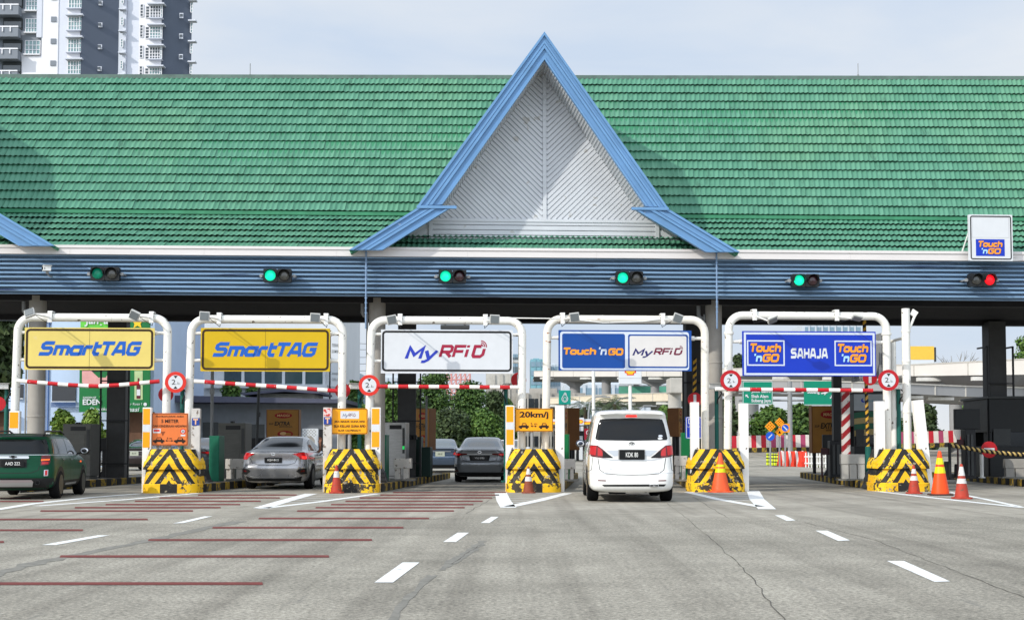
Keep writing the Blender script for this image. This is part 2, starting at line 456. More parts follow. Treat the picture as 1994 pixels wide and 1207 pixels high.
# painted noses in front of the islands
def thick(pts, w):
    q = [G(*p) for p in pts]; out = []
    b = MB()
    for i, p in enumerate(q):
        d = (q[min(i + 1, len(q) - 1)] - q[max(i - 1, 0)]); d.z = 0; d.normalize(); nn = Vector((-d.y, d.x, 0))
        ww = w[i] if isinstance(w, list) else w
        out += [p + nn * ww / 2, p - nn * ww / 2]
    return out
def ribbon(name, lines, m, z):
    b = MB()
    for (pts, w) in lines:
        o = thick(pts, w)
        b.add([(v.x, v.y, z) for v in o], [(2 * i, 2 * i + 1, 2 * i + 3, 2 * i + 2) for i in range(len(pts) - 1)])
    ob = b.build(name, m)
    bm = bmesh.new(); bm.from_mesh(ob.data)
    for f in bm.faces:
        if f.normal.z < 0: f.normal_flip()
    bm.to_mesh(ob.data); bm.free()
    return set_kind(ob, 'structure')
nose = [([(-20, 994), (60, 981), (180, 968), (272, 961)], .22), ([(70, 985), (240, 973), (385, 960)], .2),
        ([(508, 989), (555, 975), (606, 961)], .3), ([(508, 990), (620, 977), (735, 961)], .2),
        ([(975, 959), (981, 975), (990, 988)], .3), ([(992, 986), (1050, 974), (1105, 960)], .25),
        ([(1340, 958), (1400, 972), (1480, 986)], .22), ([(1466, 955), (1474, 972), (1494, 991)], .32),
        ([(1705, 956), (1790, 966), (1900, 978), (1994, 988)], .2), ([(1850, 958), (1920, 972), (1985, 986)], .14)]
ribbon('nose_lines', nose, PAINTW, .004)
hat = []
for k in range(5):
    f = k / 4
    hat += [([(985 + 6 * f, 961 + 17 * f), (1098 - 60 * f, 961 + 16 * f)], .11), ([(1350 + 62 * f, 960 + 14 * f), (1464 + 6 * f, 959 + 15 * f)], .11),
            ([(598 - 58 * f, 963 + 15 * f), (722 - 118 * f, 963 + 15 * f)], .1), ([(262 - 110 * f, 963 + 12 * f), (372 - 150 * f, 963 + 12 * f)], .1),
            ([(1722 + 70 * f, 958 + 8 * f), (1850 + 30 * f, 958 + 8 * f)], .1)]
ribbon('nose_hatching', hat, PAINTW, .0045)
random.seed(3)
def crack(a, b, n, w, j):
    p = []
    for i in range(n + 1):
        f = i / n; p.append((a[0] + (b[0] - a[0]) * f + random.uniform(-j, j), a[1] + (b[1] - a[1]) * f))
    return (p, [w * .32 * random.uniform(.3, 1.) for _ in p])
cr = [crack((1350, 967), (1420, 1010), 12, .05, 2), crack((1298, 980), (1345, 1015), 8, .03, 2), crack((1345, 1015), (1445, 1105), 16, .035, 4), crack((1445, 1105), (1540, 1220), 14, .035, 5), crack((1545, 1012), (1700, 1050), 16, .05, 3), crack((1700, 1050), (2000, 1165), 26, .035, 4),
      crack((975, 962), (905, 1000), 10, .04, 3), crack((905, 1000), (838, 1012), 6, .025, 3), crack((1760, 963), (1975, 1003), 16, .025, 3),
      crack((478, 970), (320, 1004), 9, .02, 3), crack((935, 1060), (878, 1098), 12, .06, 3)]
ribbon('road_cracks', cr, CRACK, .003)
def smear(pts, w):
    p = []; ww = []
    for i in range(len(pts) - 1):
        for k in range(6):
            f = k / 6; p.append((pts[i][0] + (pts[i + 1][0] - pts[i][0]) * f + random.uniform(-3, 3), pts[i][1] + (pts[i + 1][1] - pts[i][1]) * f)); ww.append(w * random.uniform(.25, 1.))
    return (p, ww)
ribbon('tar_seams', [smear([(-60, 1132), (60, 1098), (180, 1074), (300, 1050), (400, 1028), (480, 1012)], .3), smear([(860, 1110), (890, 1088), (925, 1066), (945, 1050)], .16), smear([(840, 1120), (780, 1180), (750, 1240)], .1)], mat('tar_seam_grey', (124, 122, 115), .95, var=.25, vscale=8), .0025)

# ---------------------------------------------------------------- the plaza canopy
D0 = 35.0
RZ = Matrix.Rotation(PHI, 4, 'Z'); RZI = Matrix.Rotation(-PHI, 4, 'Z')
def LC(px, py, dy):
    return RZI @ (WP(px, py, D0 + dy / math.cos(PHI)) - Vector((0, D0, 0)))
def level(pl, pr, dy):
    a, b = LC(0, pl, dy), LC(1994, pr, dy)
    k = (b.z - a.z) / (b.x - a.x)
    return lambda x: a.z + k * (x - a.x)
canopy = empty('toll_canopy', (0, D0, 0), PHI, 'long toll plaza canopy with green tiled roof, blue ribbed fascia and pointed grey gable', 'canopy')
XL, XR = -25.0, 22.0
zTopB, zBotB, zFas = level(478, 492, -.2), level(494, 508.5, -.2), level(571, 585, 0)
zSeam, zRidge = level(410, 427, 1.35), level(149.5, 153, 3.9)
zEave = lambda x: zTopB(x) - .02
TILE = mat('green_roof_tile', (74, 150, 116), .5, var=0, spec=.35)
def tile_material(m):
    n = m.node_tree.nodes; l = m.node_tree.links; b = n['Principled BSDF']
    g = n.new('ShaderNodeNewGeometry'); t = n.new('ShaderNodeTexCoord')
    x = n.new('ShaderNodeMix'); x.data_type = 'RGBA'; x.inputs[6].default_value = lin((73, 127, 104)) + (1,); x.inputs[7].default_value = lin((87, 141, 117)) + (1,)
    l.new(g.outputs['Random Per Island'], x.inputs[0])
    z = n.new('ShaderNodeTexNoise'); z.inputs['Scale'].default_value = .22; z.inputs['Detail'].default_value = 5; l.new(t.outputs['Object'], z.inputs['Vector'])
    r = n.new('ShaderNodeMapRange'); r.inputs['From Min'].default_value = .45; r.inputs['From Max'].default_value = .68; l.new(z.outputs['Fac'], r.inputs['Value'])
    y = n.new('ShaderNodeMix'); y.data_type = 'RGBA'; l.new(r.outputs[0], y.inputs[0]); l.new(x.outputs[2], y.inputs[6]); 
    k = n.new('ShaderNodeMix'); k.data_type = 'RGBA'; k.blend_type = 'MULTIPLY'; k.inputs[0].default_value = 1; l.new(x.outputs[2], k.inputs[6]); k.inputs[7].default_value = (1.28, 1.10, 1.0, 1)
    l.new(k.outputs[2], y.inputs[7])
    mp_ = n.new('ShaderNodeMapping'); mp_.inputs['Scale'].default_value = (3, .7, .7); l.new(t.outputs['Object'], mp_.inputs[0])
    z2 = n.new('ShaderNodeTexNoise'); z2.inputs['Scale'].default_value = 1.6; z2.inputs['Detail'].default_value = 7; z2.inputs['Roughness'].default_value = .7; l.new(mp_.outputs[0], z2.inputs['Vector'])
    r2 = n.new('ShaderNodeMapRange'); r2.inputs['From Min'].default_value = .57; r2.inputs['From Max'].default_value = .78; r2.inputs['To Max'].default_value = .85; l.new(z2.outputs['Fac'], r2.inputs['Value'])
    w = n.new('ShaderNodeMix'); w.data_type = 'RGBA'; l.new(r2.outputs[0], w.inputs[0]); l.new(y.outputs[2], w.inputs[6]); w.inputs[7].default_value = lin((34, 62, 50)) + (1,)
    l.new(w.outputs[2], b.inputs['Base Color'])
tile_material(TILE)
def tiles(mb, ya, za, yb, zb, rows, xl, xr, sheet=1.14, waves=8, per=5, amp=.017, lip=.057):
    for i in range(rows):
        t0, t1 = i / rows, (i + 1.06) / rows
        x = xl - ((i * .37) % 1) * sheet
        while x < xr:
            ns = waves * per
            vs = []
            jit = random.uniform(-.004, .004)
            for k in range(ns + 1):
                u = k / ns; xx = x + u * sheet
                w = amp * math.cos(2 * math.pi * u * waves) + .009 * u + jit
                for (t, r) in ((t0 + .2 / rows, -.004 + w * .3), (t0, lip + w), (t1, w)):
                    yy = ya + (yb - ya) * t; zz = za(xx) + (zb(xx) - za(xx)) * t
                    ny, nz_ = -(zb(xx) - za(xx)), (yb - ya); q = math.hypot(ny, nz_)
                    # the whole sheet leans a little, as laid tiles do
                    vs.append((xx + .05 * t * rows * 0 + (t - t0) * rows * .035, yy + ny / q * r, zz + nz_ / q * r))
            fs = []
            for k in range(ns):
                for e in (0, 1):
                    a = 3 * k + e; fs.append((a, a + 3, a + 4, a + 1))
            mb.add(vs, fs); x += sheet
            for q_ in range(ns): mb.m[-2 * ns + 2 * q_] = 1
rf = MB()
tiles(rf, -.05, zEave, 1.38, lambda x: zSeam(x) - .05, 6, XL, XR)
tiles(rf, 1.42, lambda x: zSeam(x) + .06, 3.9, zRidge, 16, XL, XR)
roof = rf.build('roof', [TILE, mat('tile_underside_shade', (34, 52, 44), .9, var=0)], canopy, smooth='auto')  # underside coloured dark to deepen the shade lines below the tile lips
fl = MB()
def long_box(mb, y0, y1, za, zb, m=0, xl=XL, xr=XR):
    mb.add([(xl, y0, za(xl)), (xr, y0, za(xr)), (xr, y1, za(xr)), (xl, y1, za(xl)), (xl, y0, zb(xl)), (xr, y0, zb(xr)), (xr, y1, zb(xr)), (xl, y1, zb(xl))],
           [(0, 3, 2, 1), (4, 5, 6, 7), (0, 1, 5, 4), (1, 2, 6, 5), (2, 3, 7, 6), (3, 0, 4, 7)], m)
FLASH = mat('green_flashing', (58, 128, 94), .5, var=.15)
long_box(fl, 1.28, 1.46, lambda x: zSeam(x) - .06, lambda x: zSeam(x) + .035)
fl.build('flashing', FLASH, canopy)
rc = MB(); long_box(rc, 3.84, 4.02, lambda x: zRidge(x) - .06, lambda x: zRidge(x) + .055)
rc.build('ridge_cap', mat('grey_green_ridge', (92, 112, 104), .6, var=.2), canopy)
bs = MB()
bs.add([(XL, 3.9, zRidge(XL) - .03), (XR, 3.9, zRidge(XR) - .03), (XR, 7.5, zFas(XR) + 1.2), (XL, 7.5, zFas(XL) + 1.2)], [(0, 1, 2, 3)])
bs.add([(XL, -.05, zEave(XL) - .08), (XR, -.05, zEave(XR) - .08), (XR, 1.4, zSeam(XR) - .12), (XL, 1.4, zSeam(XL) - .12)], [(0, 1, 2, 3)])
bs.add([(XL, 1.4, zSeam(XL) - .12), (XR, 1.4, zSeam(XR) - .12), (XR, 3.88, zRidge(XR) - .1), (XL, 3.88, zRidge(XL) - .1)], [(0, 1, 2, 3)])
for xx in (XL, XR): bs.add([(xx, -.05, zFas(xx)), (xx, 7.5, zFas(xx)), (xx, 7.5, zFas(xx) + 1.2), (xx, 3.9, zRidge(xx) - .05), (xx, 1.4, zSeam(xx) - .12), (xx, -.05, zEave(xx) - .08)], [(0, 1, 2, 3, 4, 5)])
bs.build('roof_lining', FLASH, canopy)
GUT = mat('white_gutter', (212, 208, 206), .5, var=.05, vscale=1.5, stretch=(.3, 1, 6), dirt=((150, 140, 132), .72, 3.))
gb = MB(); long_box(gb, -.22, .02, zBotB, zTopB); long_box(gb, -.25, -.2, lambda x: zTopB(x) - .05, lambda x: zTopB(x) + .02)
x = XL
while x < XR: gb.box(x, x + .012, -.226, -.2, zBotB(x), zTopB(x) + .004); x += 3.4
gb.build('gutter', GUT, canopy)
BLUEF = mat('blue_ribbed_fascia', (118, 148, 176), .42, var=.14, vscale=.7, stretch=(.25, 1, 9), chip=(160, 175, 190), chipt=.74, chips=5, spec=.5, dirt=((44, 58, 92), .62, 1.6))
def fascia(mb, yb, s, xl=XL, xr=XR, n=9):
    prof = []
    for k in range(n):
        f = k / n
        for (e, d) in ((0, .0), (.47, .0), (.50, .115), (.70, .115), (.96, .06)): prof.append((f + e / n, d))
    prof.append((1, 0)); prof.append((1.0, .05))
    vs = []
    for (f, d) in prof:
        for xx in (xl, xr):
            zt, zb = zBotB(xx) + .02, zFas(xx); vs.append((xx, yb - s * d, zb + (zt - zb) * f))
    fs = [(2 * i, 2 * i + 1, 2 * i + 3, 2 * i + 2) if s > 0 else (2 * i, 2 * i + 2, 2 * i + 3, 2 * i + 1) for i in range(len(prof) - 1)]
    mb.add(vs, fs)
fb = MB(); fascia(fb, 0, 1)
long_box(fb, .0, .05, lambda x: zFas(x) - .012, lambda x: zBotB(x))
fb.build('fascia', BLUEF, canopy)
DARKS = mat('shaded_soffit_sheet', (40, 40, 44), .8, var=.2)  # near-black sheet colour carries the deep shade under the canopy
fb2 = MB(); long_box(fb2, 7.42, 7.5, lambda x: zFas(x) - .02, lambda x: zFas(x) + 1.3); fascia(fb2, 7.5, -1)
fb2.build('rear_fascia', [BLUEF], canopy)
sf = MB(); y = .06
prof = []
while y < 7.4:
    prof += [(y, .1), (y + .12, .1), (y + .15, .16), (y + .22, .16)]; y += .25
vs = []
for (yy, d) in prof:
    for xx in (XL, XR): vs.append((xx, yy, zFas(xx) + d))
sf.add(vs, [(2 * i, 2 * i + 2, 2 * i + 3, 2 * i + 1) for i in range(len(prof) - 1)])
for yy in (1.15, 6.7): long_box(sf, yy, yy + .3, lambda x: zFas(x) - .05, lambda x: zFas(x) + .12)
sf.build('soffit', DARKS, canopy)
# conduits down the fascia, rods on the ridge
for px in (713, 1395):
    a = LC(px, 483, -.27); b = LC(px, 640, -.27)
    t = MB(); t.tube([(a.x, -.28, a.z + .05), (a.x, -.28, b.z)], .02, 8)
    for k in range(14): t.cbox((a.x, -.28, a.z - k * .13), (.07, .03, .02))
    t.build('conduit', mat('pale_blue_conduit', (120, 145, 175), .5, var=.1), canopy)
for px, top in ((487, 124), (1671, 124)):
    a = LC(px, 152, 3.9); b = LC(px, top, 3.9)
    t = MB(); t.tube([(a.x, 3.9, a.z - .1), (a.x, 3.9, a.z + .1)], .03, 8); t.tube([(a.x, 3.9, a.z), (a.x, 3.9, b.z)], .012, 6); t.build('lightning_rod', GREY, canopy)
# the pointed gable
BARGE = mat('blue_barge_board', (100, 142, 184), .4, var=.1, vscale=1.2, chip=(170, 186, 205), chipt=.73, chips=4, spec=.3)
GABW = mat('grey_gable_cladding', (194, 198, 203), .5, var=.07, vscale=1.5, dirt=((176, 176, 174), .66, 3.))
def xz(px, py, dy): p = LC(px, py, dy); return (p.x, p.z)
def gable():
    root = empty('gable', (0, 0, 0)); root.parent = canopy
    yb, yw = -.62, .5
    AP, AI = xz(1060, 63, yb), xz(1060, 117, yb)
    for side in (0, 1):
        if side == 0:
            O, I = xz(813, 401, yb), xz(861, 399, yb); K0, K1, K2, K3 = xz(815, 404, yb), xz(884, 401, yb), xz(745, 487, yb), xz(680, 487, yb)
        else:
            O, I = xz(1300, 405, yb), xz(1257, 402, yb); K0, K1, K2, K3 = xz(1300, 407, yb), xz(1229, 404, yb), xz(1374, 491, yb), xz(1440, 491, yb)
        def lerp(a, b, t): return (a[0] + (b[0] - a[0]) * t, a[1] + (b[1] - a[1]) * t)
        def strip(mb, a0, a1, b0, b1, t0, t1, y0, y1):  # a0-a1 outer edge, b0-b1 inner edge
            mb.prism([lerp(a0, b0, t0), lerp(a1, b1, t0), lerp(a1, b1, t1), lerp(a0, b0, t1)], y0, y1)
        b = MB()
        for (o0, o1, i0, i1) in ((AP, O, AI, I), (K0, K3, K1, K2)):
            strip(b, o0, o1, i0, i1, 0, 1, yb, yb + .1)
            strip(b, o0, o1, i0, i1, 0, .13, yb - .05, yb - .002)
            strip(b, o0, o1, i0, i1, .30, .42, yb - .03, yb - .002)
            strip(b, o0, o1, i0, i1, .46, .60, yb - .05, yb - .002)
            strip(b, o0, o1, i0, i1, .9, 1, yb - .045, yb - .002)
        b.box(min(O[0], I[0]) - .02, max(O[0], I[0]) + .35 * (1 - side) + .02, yb - .07, yb + .02, O[1] - .07, O[1]) if side == 0 else b.box(min(O[0], I[0]) - .37, max(O[0], I[0]) + .02, yb - .07, yb + .02, O[1] - .07, O[1])
        b.build('barge_board', BARGE, root)
        s = MB()   # roof slope behind the barge
        for (p, q) in ((AP, O), (K0, K3)):
            d = Vector((q[0] - p[0], q[1] - p[1])).normalized(); nn = Vector((-d.y, d.x)) * (.06 if side == 0 else -.06)
            pts = [p, q, (q[0] - abs(nn.x) * (1 if side else -1) , q[1] - .07), (p[0] - abs(nn.x) * (1 if side else -1), p[1] - .09)]
            s.prism(pts, yb + .1, 5.2 if p is AP else 2.2)
        s.build('slope', FLASH, root)
        e = MB()   # grey battened underside of the overhang
        dx, dz = (I[0] - AI[0]), (I[1] - AI[1])
        n = 46
        for k in range(n):
            t = (k + .5) / n; cx, cz = AI[0] + dx * t, AI[1] + dz * t
            e.cbox((cx, (yb + .1 + yw) / 2, cz + .03), (.05, yw - yb - .1, .05), rot=Matrix.Rotation(math.atan2(dx, dz), 4, 'Y'))
        e.prism([(AI[0], AI[1] + .07), (I[0], I[1] + .07), (I[0], I[1] + .03), (AI[0], AI[1] + .03)], yb + .1, yw)
        e.build('overhang_lining', GABW, root)
    # wall: triangle down to the eave, with chevron battens
    TA, TL, TR = xz(1060, 108, yw), xz(838, 428, yw), xz(1280, 428, yw)
    BL, BR = xz(775, 476, yw), xz(1345, 478, yw); ML, MR = xz(839, 428, yw), xz(1279, 428, yw)
    w = MB()
    w.prism([TA, (TL[0] - .15, TL[1]), BL, BR, (TR[0] + .15, TR[1])], yw, yw + .08)
    cx = TA[0]
    slope_l = (TL[1] - TA[1]) / (TL[0] - .1 - cx); slope_r = (TR[1] - TA[1]) / (TR[0] + .1 - cx)
    def batten(x0, z0, x1, z1, wd=.085, dp=.035):
        L = math.hypot(x1 - x0, z1 - z0)
        if L < .08: return
        w.cbox(((x0 + x1) / 2, yw - dp / 2 - .001, (z0 + z1) / 2), (L, dp, wd), rot=Matrix.Rotation(-math.atan2(z1 - z0, x1 - x0), 4, 'Y'))
    st, k = .150, .97   # batten slope
    zz = TL[1] + .02
    while zz < TA[1] + 3.2:
        # starts on the centre post at height zz and falls... outwards and upwards, cut by the rake
        for sgn, sl_ in ((-1, slope_l), (1, slope_r)):
            # line: z = zz0 + k*t, x = cx + sgn*t ; rake: z = TA.z - |sl|*t ; floor: z >= TL.z
            t0, z0 = .05, zz - 3.2 + 0
            zc = zz - 3.2
            tr_ = (TA[1] - zc) / (k + abs(sl_)); tf = 0.05 if zc + k * .05 >= TL[1] + .03 else (TL[1] + .03 - zc) / k
            if tr_ > tf + .05: batten(cx + sgn * tf, zc + k * tf, cx + sgn * tr_, zc + k * tr_)
        zz += st
    w.box(cx - .05, cx + .05, yw - .06, yw - .001, TL[1], TA[1] - .1)
    n = 5
    for i in range(n):
        h = (TL[1] - BL[1]) / n
        w.box(ML[0], MR[0], yw - .05, yw - .001, BL[1] + h * i + .012, BL[1] + h * (i + 1) - .012)
    w.box(ML[0] - .12, MR[0] + .12, yw - .075, yw - .002, TL[1] - .04, TL[1] + .04)
    w.box(ML[0] - .05, ML[0] + .05, yw - .07, yw - .003, BL[1], TL[1] - .045); w.box(MR[0] - .05, MR[0] + .05, yw - .07, yw - .003, BL[1], TL[1] - .045)
    for i in range(7):
        for sgn, xm in ((-1, ML[0]), (1, MR[0])):
            x0 = xm + sgn * .1; z0 = TL[1] - .08 - i * .11
            x1 = xm + sgn * (.1 + .1 * (i + 1)); z1 = z0 - 0 + .0
            w.cbox((xm + sgn * (.15 + .07 * i), yw - .02, BL[1] + .3 - .02 * i), (.04, .035, .62 - .07 * i), rot=Matrix.Rotation(-sgn * .75, 4, 'Y'))
    w.build('cladding', GABW, root)
    return root
gab = gable()
dxg = LC(105, 478, -.62).x - LC(1438, 490, -.62).x
g2 = copy_tree(gab, canopy); g2.location.x = dxg
# columns
COL = mat('concrete_column', (160, 156, 149), .8, var=.1, vscale=1.5, bump=.1, dirt=((120, 114, 106), .68, 1.3))
COLD = mat('steel_clad_column', (62, 62, 62), .6, var=.15)
for px in (71, 734, 1391):
    p = LC(px, 700, 1.3)
    t = MB(); t.lathe([(.225, 0), (.225, zFas(p.x) + .08)], 28); 
    for z in (1.9, 3.4): t.lathe([(.228, z), (.235, z + .01), (.235, z + .05), (.228, z + .06)], 28)
    c = t.build('column', COL, canopy, smooth='auto', loc=(p.x, 1.35, 0))
    t = MB(); t.tube([(-.4, .1, zFas(p.x)), (-.4, .1, zFas(p.x) - .3), (-.36, .1, zFas(p.x) - .38), (-.2, .1, zFas(p.x) - .42)], .055, 10); t.tube([(-.27, -.02, .1), (-.27, -.02, zFas(p.x) - .3)], .025, 8)
    t.build('drain_pipe', GREY, c)
for px in (236, 793, 1346, 1927):
    p = LC(px, 760, 7.0)
    t = MB(); t.box(-.28, .28, -.28, .28, 0, zFas(p.x) + .05); c = t.build('column', COLD, canopy, loc=(p.x, 6.6, 0), bevel=.02)
    t = MB()
    for sx in (-.42, .42):
        t.box(sx - .025, sx + .025, -.45, -.4, .15, 4.3); t.box(sx - .025, sx + .025, -.45, .3, 4.25, 4.3)
    for z in (.6, 1.9, 3.1): t.box(-.42, .42, -.447, -.405, z, z + .035)
    t.build('guard_frame', BLACK, c)
# ---------------------------------------------------------------- islands with striped kerbs
KERBY = mat('kerb_faded_yellow', (150, 124, 44), .85, var=.25, vscale=6, chip=(70, 66, 58), chipt=.55, chips=8)
KERBK = mat('kerb_black', (38, 38, 38), .85, var=.25)
KERBT = mat('island_concrete', (120, 118, 112), .9, var=.2, vscale=2)
NX = [-30, 328, 683, 1040, 1402, 1765, 2128]
DN = 33.5
def island(i):
    p = WP(NX[i], 958, DN); p.z = 0
    wh = 'between the lanes'
    lab = ['concrete island whose kerb runs behind the green car', 'concrete island with kerb running back between green car and silver sedan', 'concrete island with striped kerb right of the silver sedan', 'concrete island with kerb left of the white van', 'concrete island with kerb right of the white van',
           'concrete island with clear striped kerb along the empty lane, red striped post on it', 'shaded concrete island under the dark toll booth at right'][i]
    r = empty('traffic_island', p, LANG, lab, 'island', 'islands between the toll lanes')
    L, w = 14.5, .58
    t = MB(); t.prism([(-w, .9), (w, .9), (w, L - .5), (w - .5, L), (-w + .5, L), (-w, L - .5)], 0, .185, ax='z'); t.build('island_top', KERBT, r)
    for s in (-1, 1):
        k = MB(); y = .4; n = 0
        x0, x1 = (-w - .14, -w - .002) if s < 0 else (w + .002, w + .14)
        while y < L - .6:
            k.box(x0, x1, y, y + .4, 0, .2, (n + (s > 0)) % 2); y += .4; n += 1
        k.build('kerb', [KERBY, KERBK], r, bevel=.015)
    k = MB()
    for j in range(5):
        a = -w - .1 + j * (2 * w + .2) / 5; k.box(a + .006, a + (2 * w + .2) / 5, L + .002, L + .14, 0, .2, j % 2)
    k.build('kerb', [KERBY, KERBK], r)
    return r
ISL = [island(i) for i in range(7)]
def isl(i, x, y, z=0.185):   # a point standing on island i
    return ISL[i].location + Matrix.Rotation(LANG, 3, 'Z') @ Vector((x, y, z))
# ---------------------------------------------------------------- chevron crash blocks
def chevron_mat():
    m = mat('chevron_paint', (228, 178, 22), .62, var=0)
    n = m.node_tree.nodes; l = m.node_tree.links; b = n['Principled BSDF']
    t = n.new('ShaderNodeTexCoord'); s = n.new('ShaderNodeSeparateXYZ'); l.new(t.outputs['Object'], s.inputs[0])
    oi = n.new('ShaderNodeObjectInfo')
    def math_(op, a, c=None, d=None):
        q = n.new('ShaderNodeMath'); q.operation = op
        for k, v in enumerate((a, c, d)):
            if v is None: continue
            if isinstance(v, (int, float)): q.inputs[k].default_value = v
            else: l.new(v, q.inputs[k])
        return q.outputs[0]
    nz_ = n.new('ShaderNodeTexNoise'); nz_.inputs['Scale'].default_value = 3.5; nz_.inputs['Detail'].default_value = 3; l.new(t.outputs['Object'], nz_.inputs['Vector'])
    wob = math_('MULTIPLY_ADD', nz_.outputs['Fac'], .07, -.035)
    ax = math_('ABSOLUTE', s.outputs['X'])
    h = math_('ADD', math_('MULTIPLY_ADD', ax, 1.45, s.outputs['Z']), wob)
    fr = math_('FRACT', math_('MULTIPLY_ADD', h, 1 / .41, .22))
    stripe = math_('GREATER_THAN', fr, .5)
    base = math_('LESS_THAN', s.outputs['Z'], .225)
    bx = math_('GREATER_THAN', math_('FRACT', math_('MULTIPLY_ADD', s.outputs['X'], 1 / .95, .78)), .56)
    mb_ = n.new('ShaderNodeMix'); l.new(base, mb_.inputs[0]); l.new(stripe, mb_.inputs[2]); l.new(bx, mb_.inputs[3])
    off = n.new('ShaderNodeVectorMath'); off.operation = 'ADD'; l.new(t.outputs['Object'], off.inputs[0]); l.new(oi.outputs['Location'], off.inputs[1])
    w = n.new('ShaderNodeTexNoise'); w.inputs['Scale'].default_value = 7; w.inputs['Detail'].default_value = 6; w.inputs['Roughness'].default_value = .7; l.new(off.outputs[0], w.inputs['Vector'])
    w2 = n.new('ShaderNodeTexNoise'); w2.inputs['Scale'].default_value = 1.8; w2.inputs['Detail'].default_value = 3; l.new(off.outputs[0], w2.inputs['Vector'])
    def mr(v, a, c, t0=0., t1=1.):
        q = n.new('ShaderNodeMapRange'); q.inputs['From Min'].default_value = a; q.inputs['From Max'].default_value = c; q.inputs['To Min'].default_value = t0; q.inputs['To Max'].default_value = t1; l.new(v, q.inputs['Value']); return q.outputs[0]
    def mix(f, a, c):
        x = n.new('ShaderNodeMix'); x.data_type = 'RGBA'
        for k, v in ((0, f), (6, a), (7, c)):
            if isinstance(v, tuple): x.inputs[k].default_value = v
            else: l.new(v, x.inputs[k])
        return x.outputs[2]
    yel = mix(mr(w2.outputs['Fac'], .35, .65), lin((226, 172, 18)) + (1,), lin((240, 196, 34)) + (1,))
    col = mix(mb_.outputs[0], yel, lin((34, 33, 32)) + (1,))
    sc = math_('ADD', w.outputs['Fac'], math_('MULTIPLY_ADD', w2.outputs['Fac'], .45, -.24))
    low = mr(s.outputs['Z'], .1, .75, .05, 0.)
    col = mix(mr(math_('ADD', sc, low), .575, .60), col, lin((64, 58, 48)) + (1,))
    w3 = n.new('ShaderNodeTexNoise'); w3.inputs['Scale'].default_value = 11; w3.inputs['Detail'].default_value = 5; l.new(off.outputs[0], w3.inputs['Vector'])
    col = mix(mr(w3.outputs['Fac'], .63, .66), col, lin((150, 140, 118)) + (1,))
    l.new(col, b.inputs['Base Color'])
    bp = n.new('ShaderNodeBump'); bp.inputs['Strength'].default_value = .5; bp.inputs['Distance'].default_value = .02; l.new(w.outputs['Fac'], bp.inputs['Height']); l.new(bp.outputs[0], b.inputs['Normal'])
    return m
CHEV = chevron_mat()
def block_mesh():
    def plan(s, y0, w=.69, c=.36, L=1.05):
        # front facet, slanted corners rounded, straight sides
        pts = []
        for k in range(5):
            a = R(90 * k / 4); pts.append((w * s - .30 * s + .30 * s * math.sin(a), y0 + c * (1 - math.sin(a)) * 0 + .30 * (1 - math.cos(a))))
        right = [(0, y0), (w * s * .3, y0)] + pts[0:] + [(w * s, L)]
        left = [(-x, y) for (x, y) in right[::-1]]
        return left[:-1] + right
    prof = [(0, 1.0, 0), (.215, 1.0, 0), (.218, .97, .02), (.40, .945, .05), (.57, .92, .08), (.575, 1.0, .0), (.66, 1.0, 0.), (.675, .985, .012), (.69, .985, .012), (.70, .99, .01), (.76, .97, .03), (.80, .93, .07), (.98, .84, .13), (1.07, .80, .16)]
    mb = MB(); rows = []
    for (z, s, y) in prof:
        pl = plan(s, y); rows.append([(x, yy, z) for (x, yy) in pl])
    n = len(rows[0]); vs = [p for r in rows for p in r]; fs = []
    for i in range(len(rows) - 1):
        for k in range(n - 1):
            fs.append((i * n + k, i * n + k + 1, (i + 1) * n + k + 1, (i + 1) * n + k))
        fs.append((i * n + n - 1, i * n, (i + 1) * n, (i + 1) * n + n - 1))
    fs.append(list(range((len(rows) - 1) * n, len(rows) * n)))
    mb.add(vs, fs)
    return mb
bl_lab = [None, 'yellow and black chevron crash block beneath the orange square board', 'yellow and black chevron crash block beneath the amber penalty board, banded cone before it', 'yellow and black chevron crash block beneath the amber speed board',
          'yellow and black chevron crash block right of the white van, tall orange cone before it', 'yellow and black chevron crash block with three traffic cones around it', None]
blk = None; BL = {}
for i in range(1, 6):
    p = WP(NX[i], 958, DN - .35); p.z = 0
    if blk is None:
        blk = block_mesh().build('crash_block', CHEV, smooth='auto', loc=p, rotz=PHI * .5, bevel=.012); o = blk
    else:
        o = blk.copy(); C.objects.link(o); o.location = p
    tag(o, bl_lab[i], 'crash block', 'chevron crash blocks on the island noses'); BL[i] = o
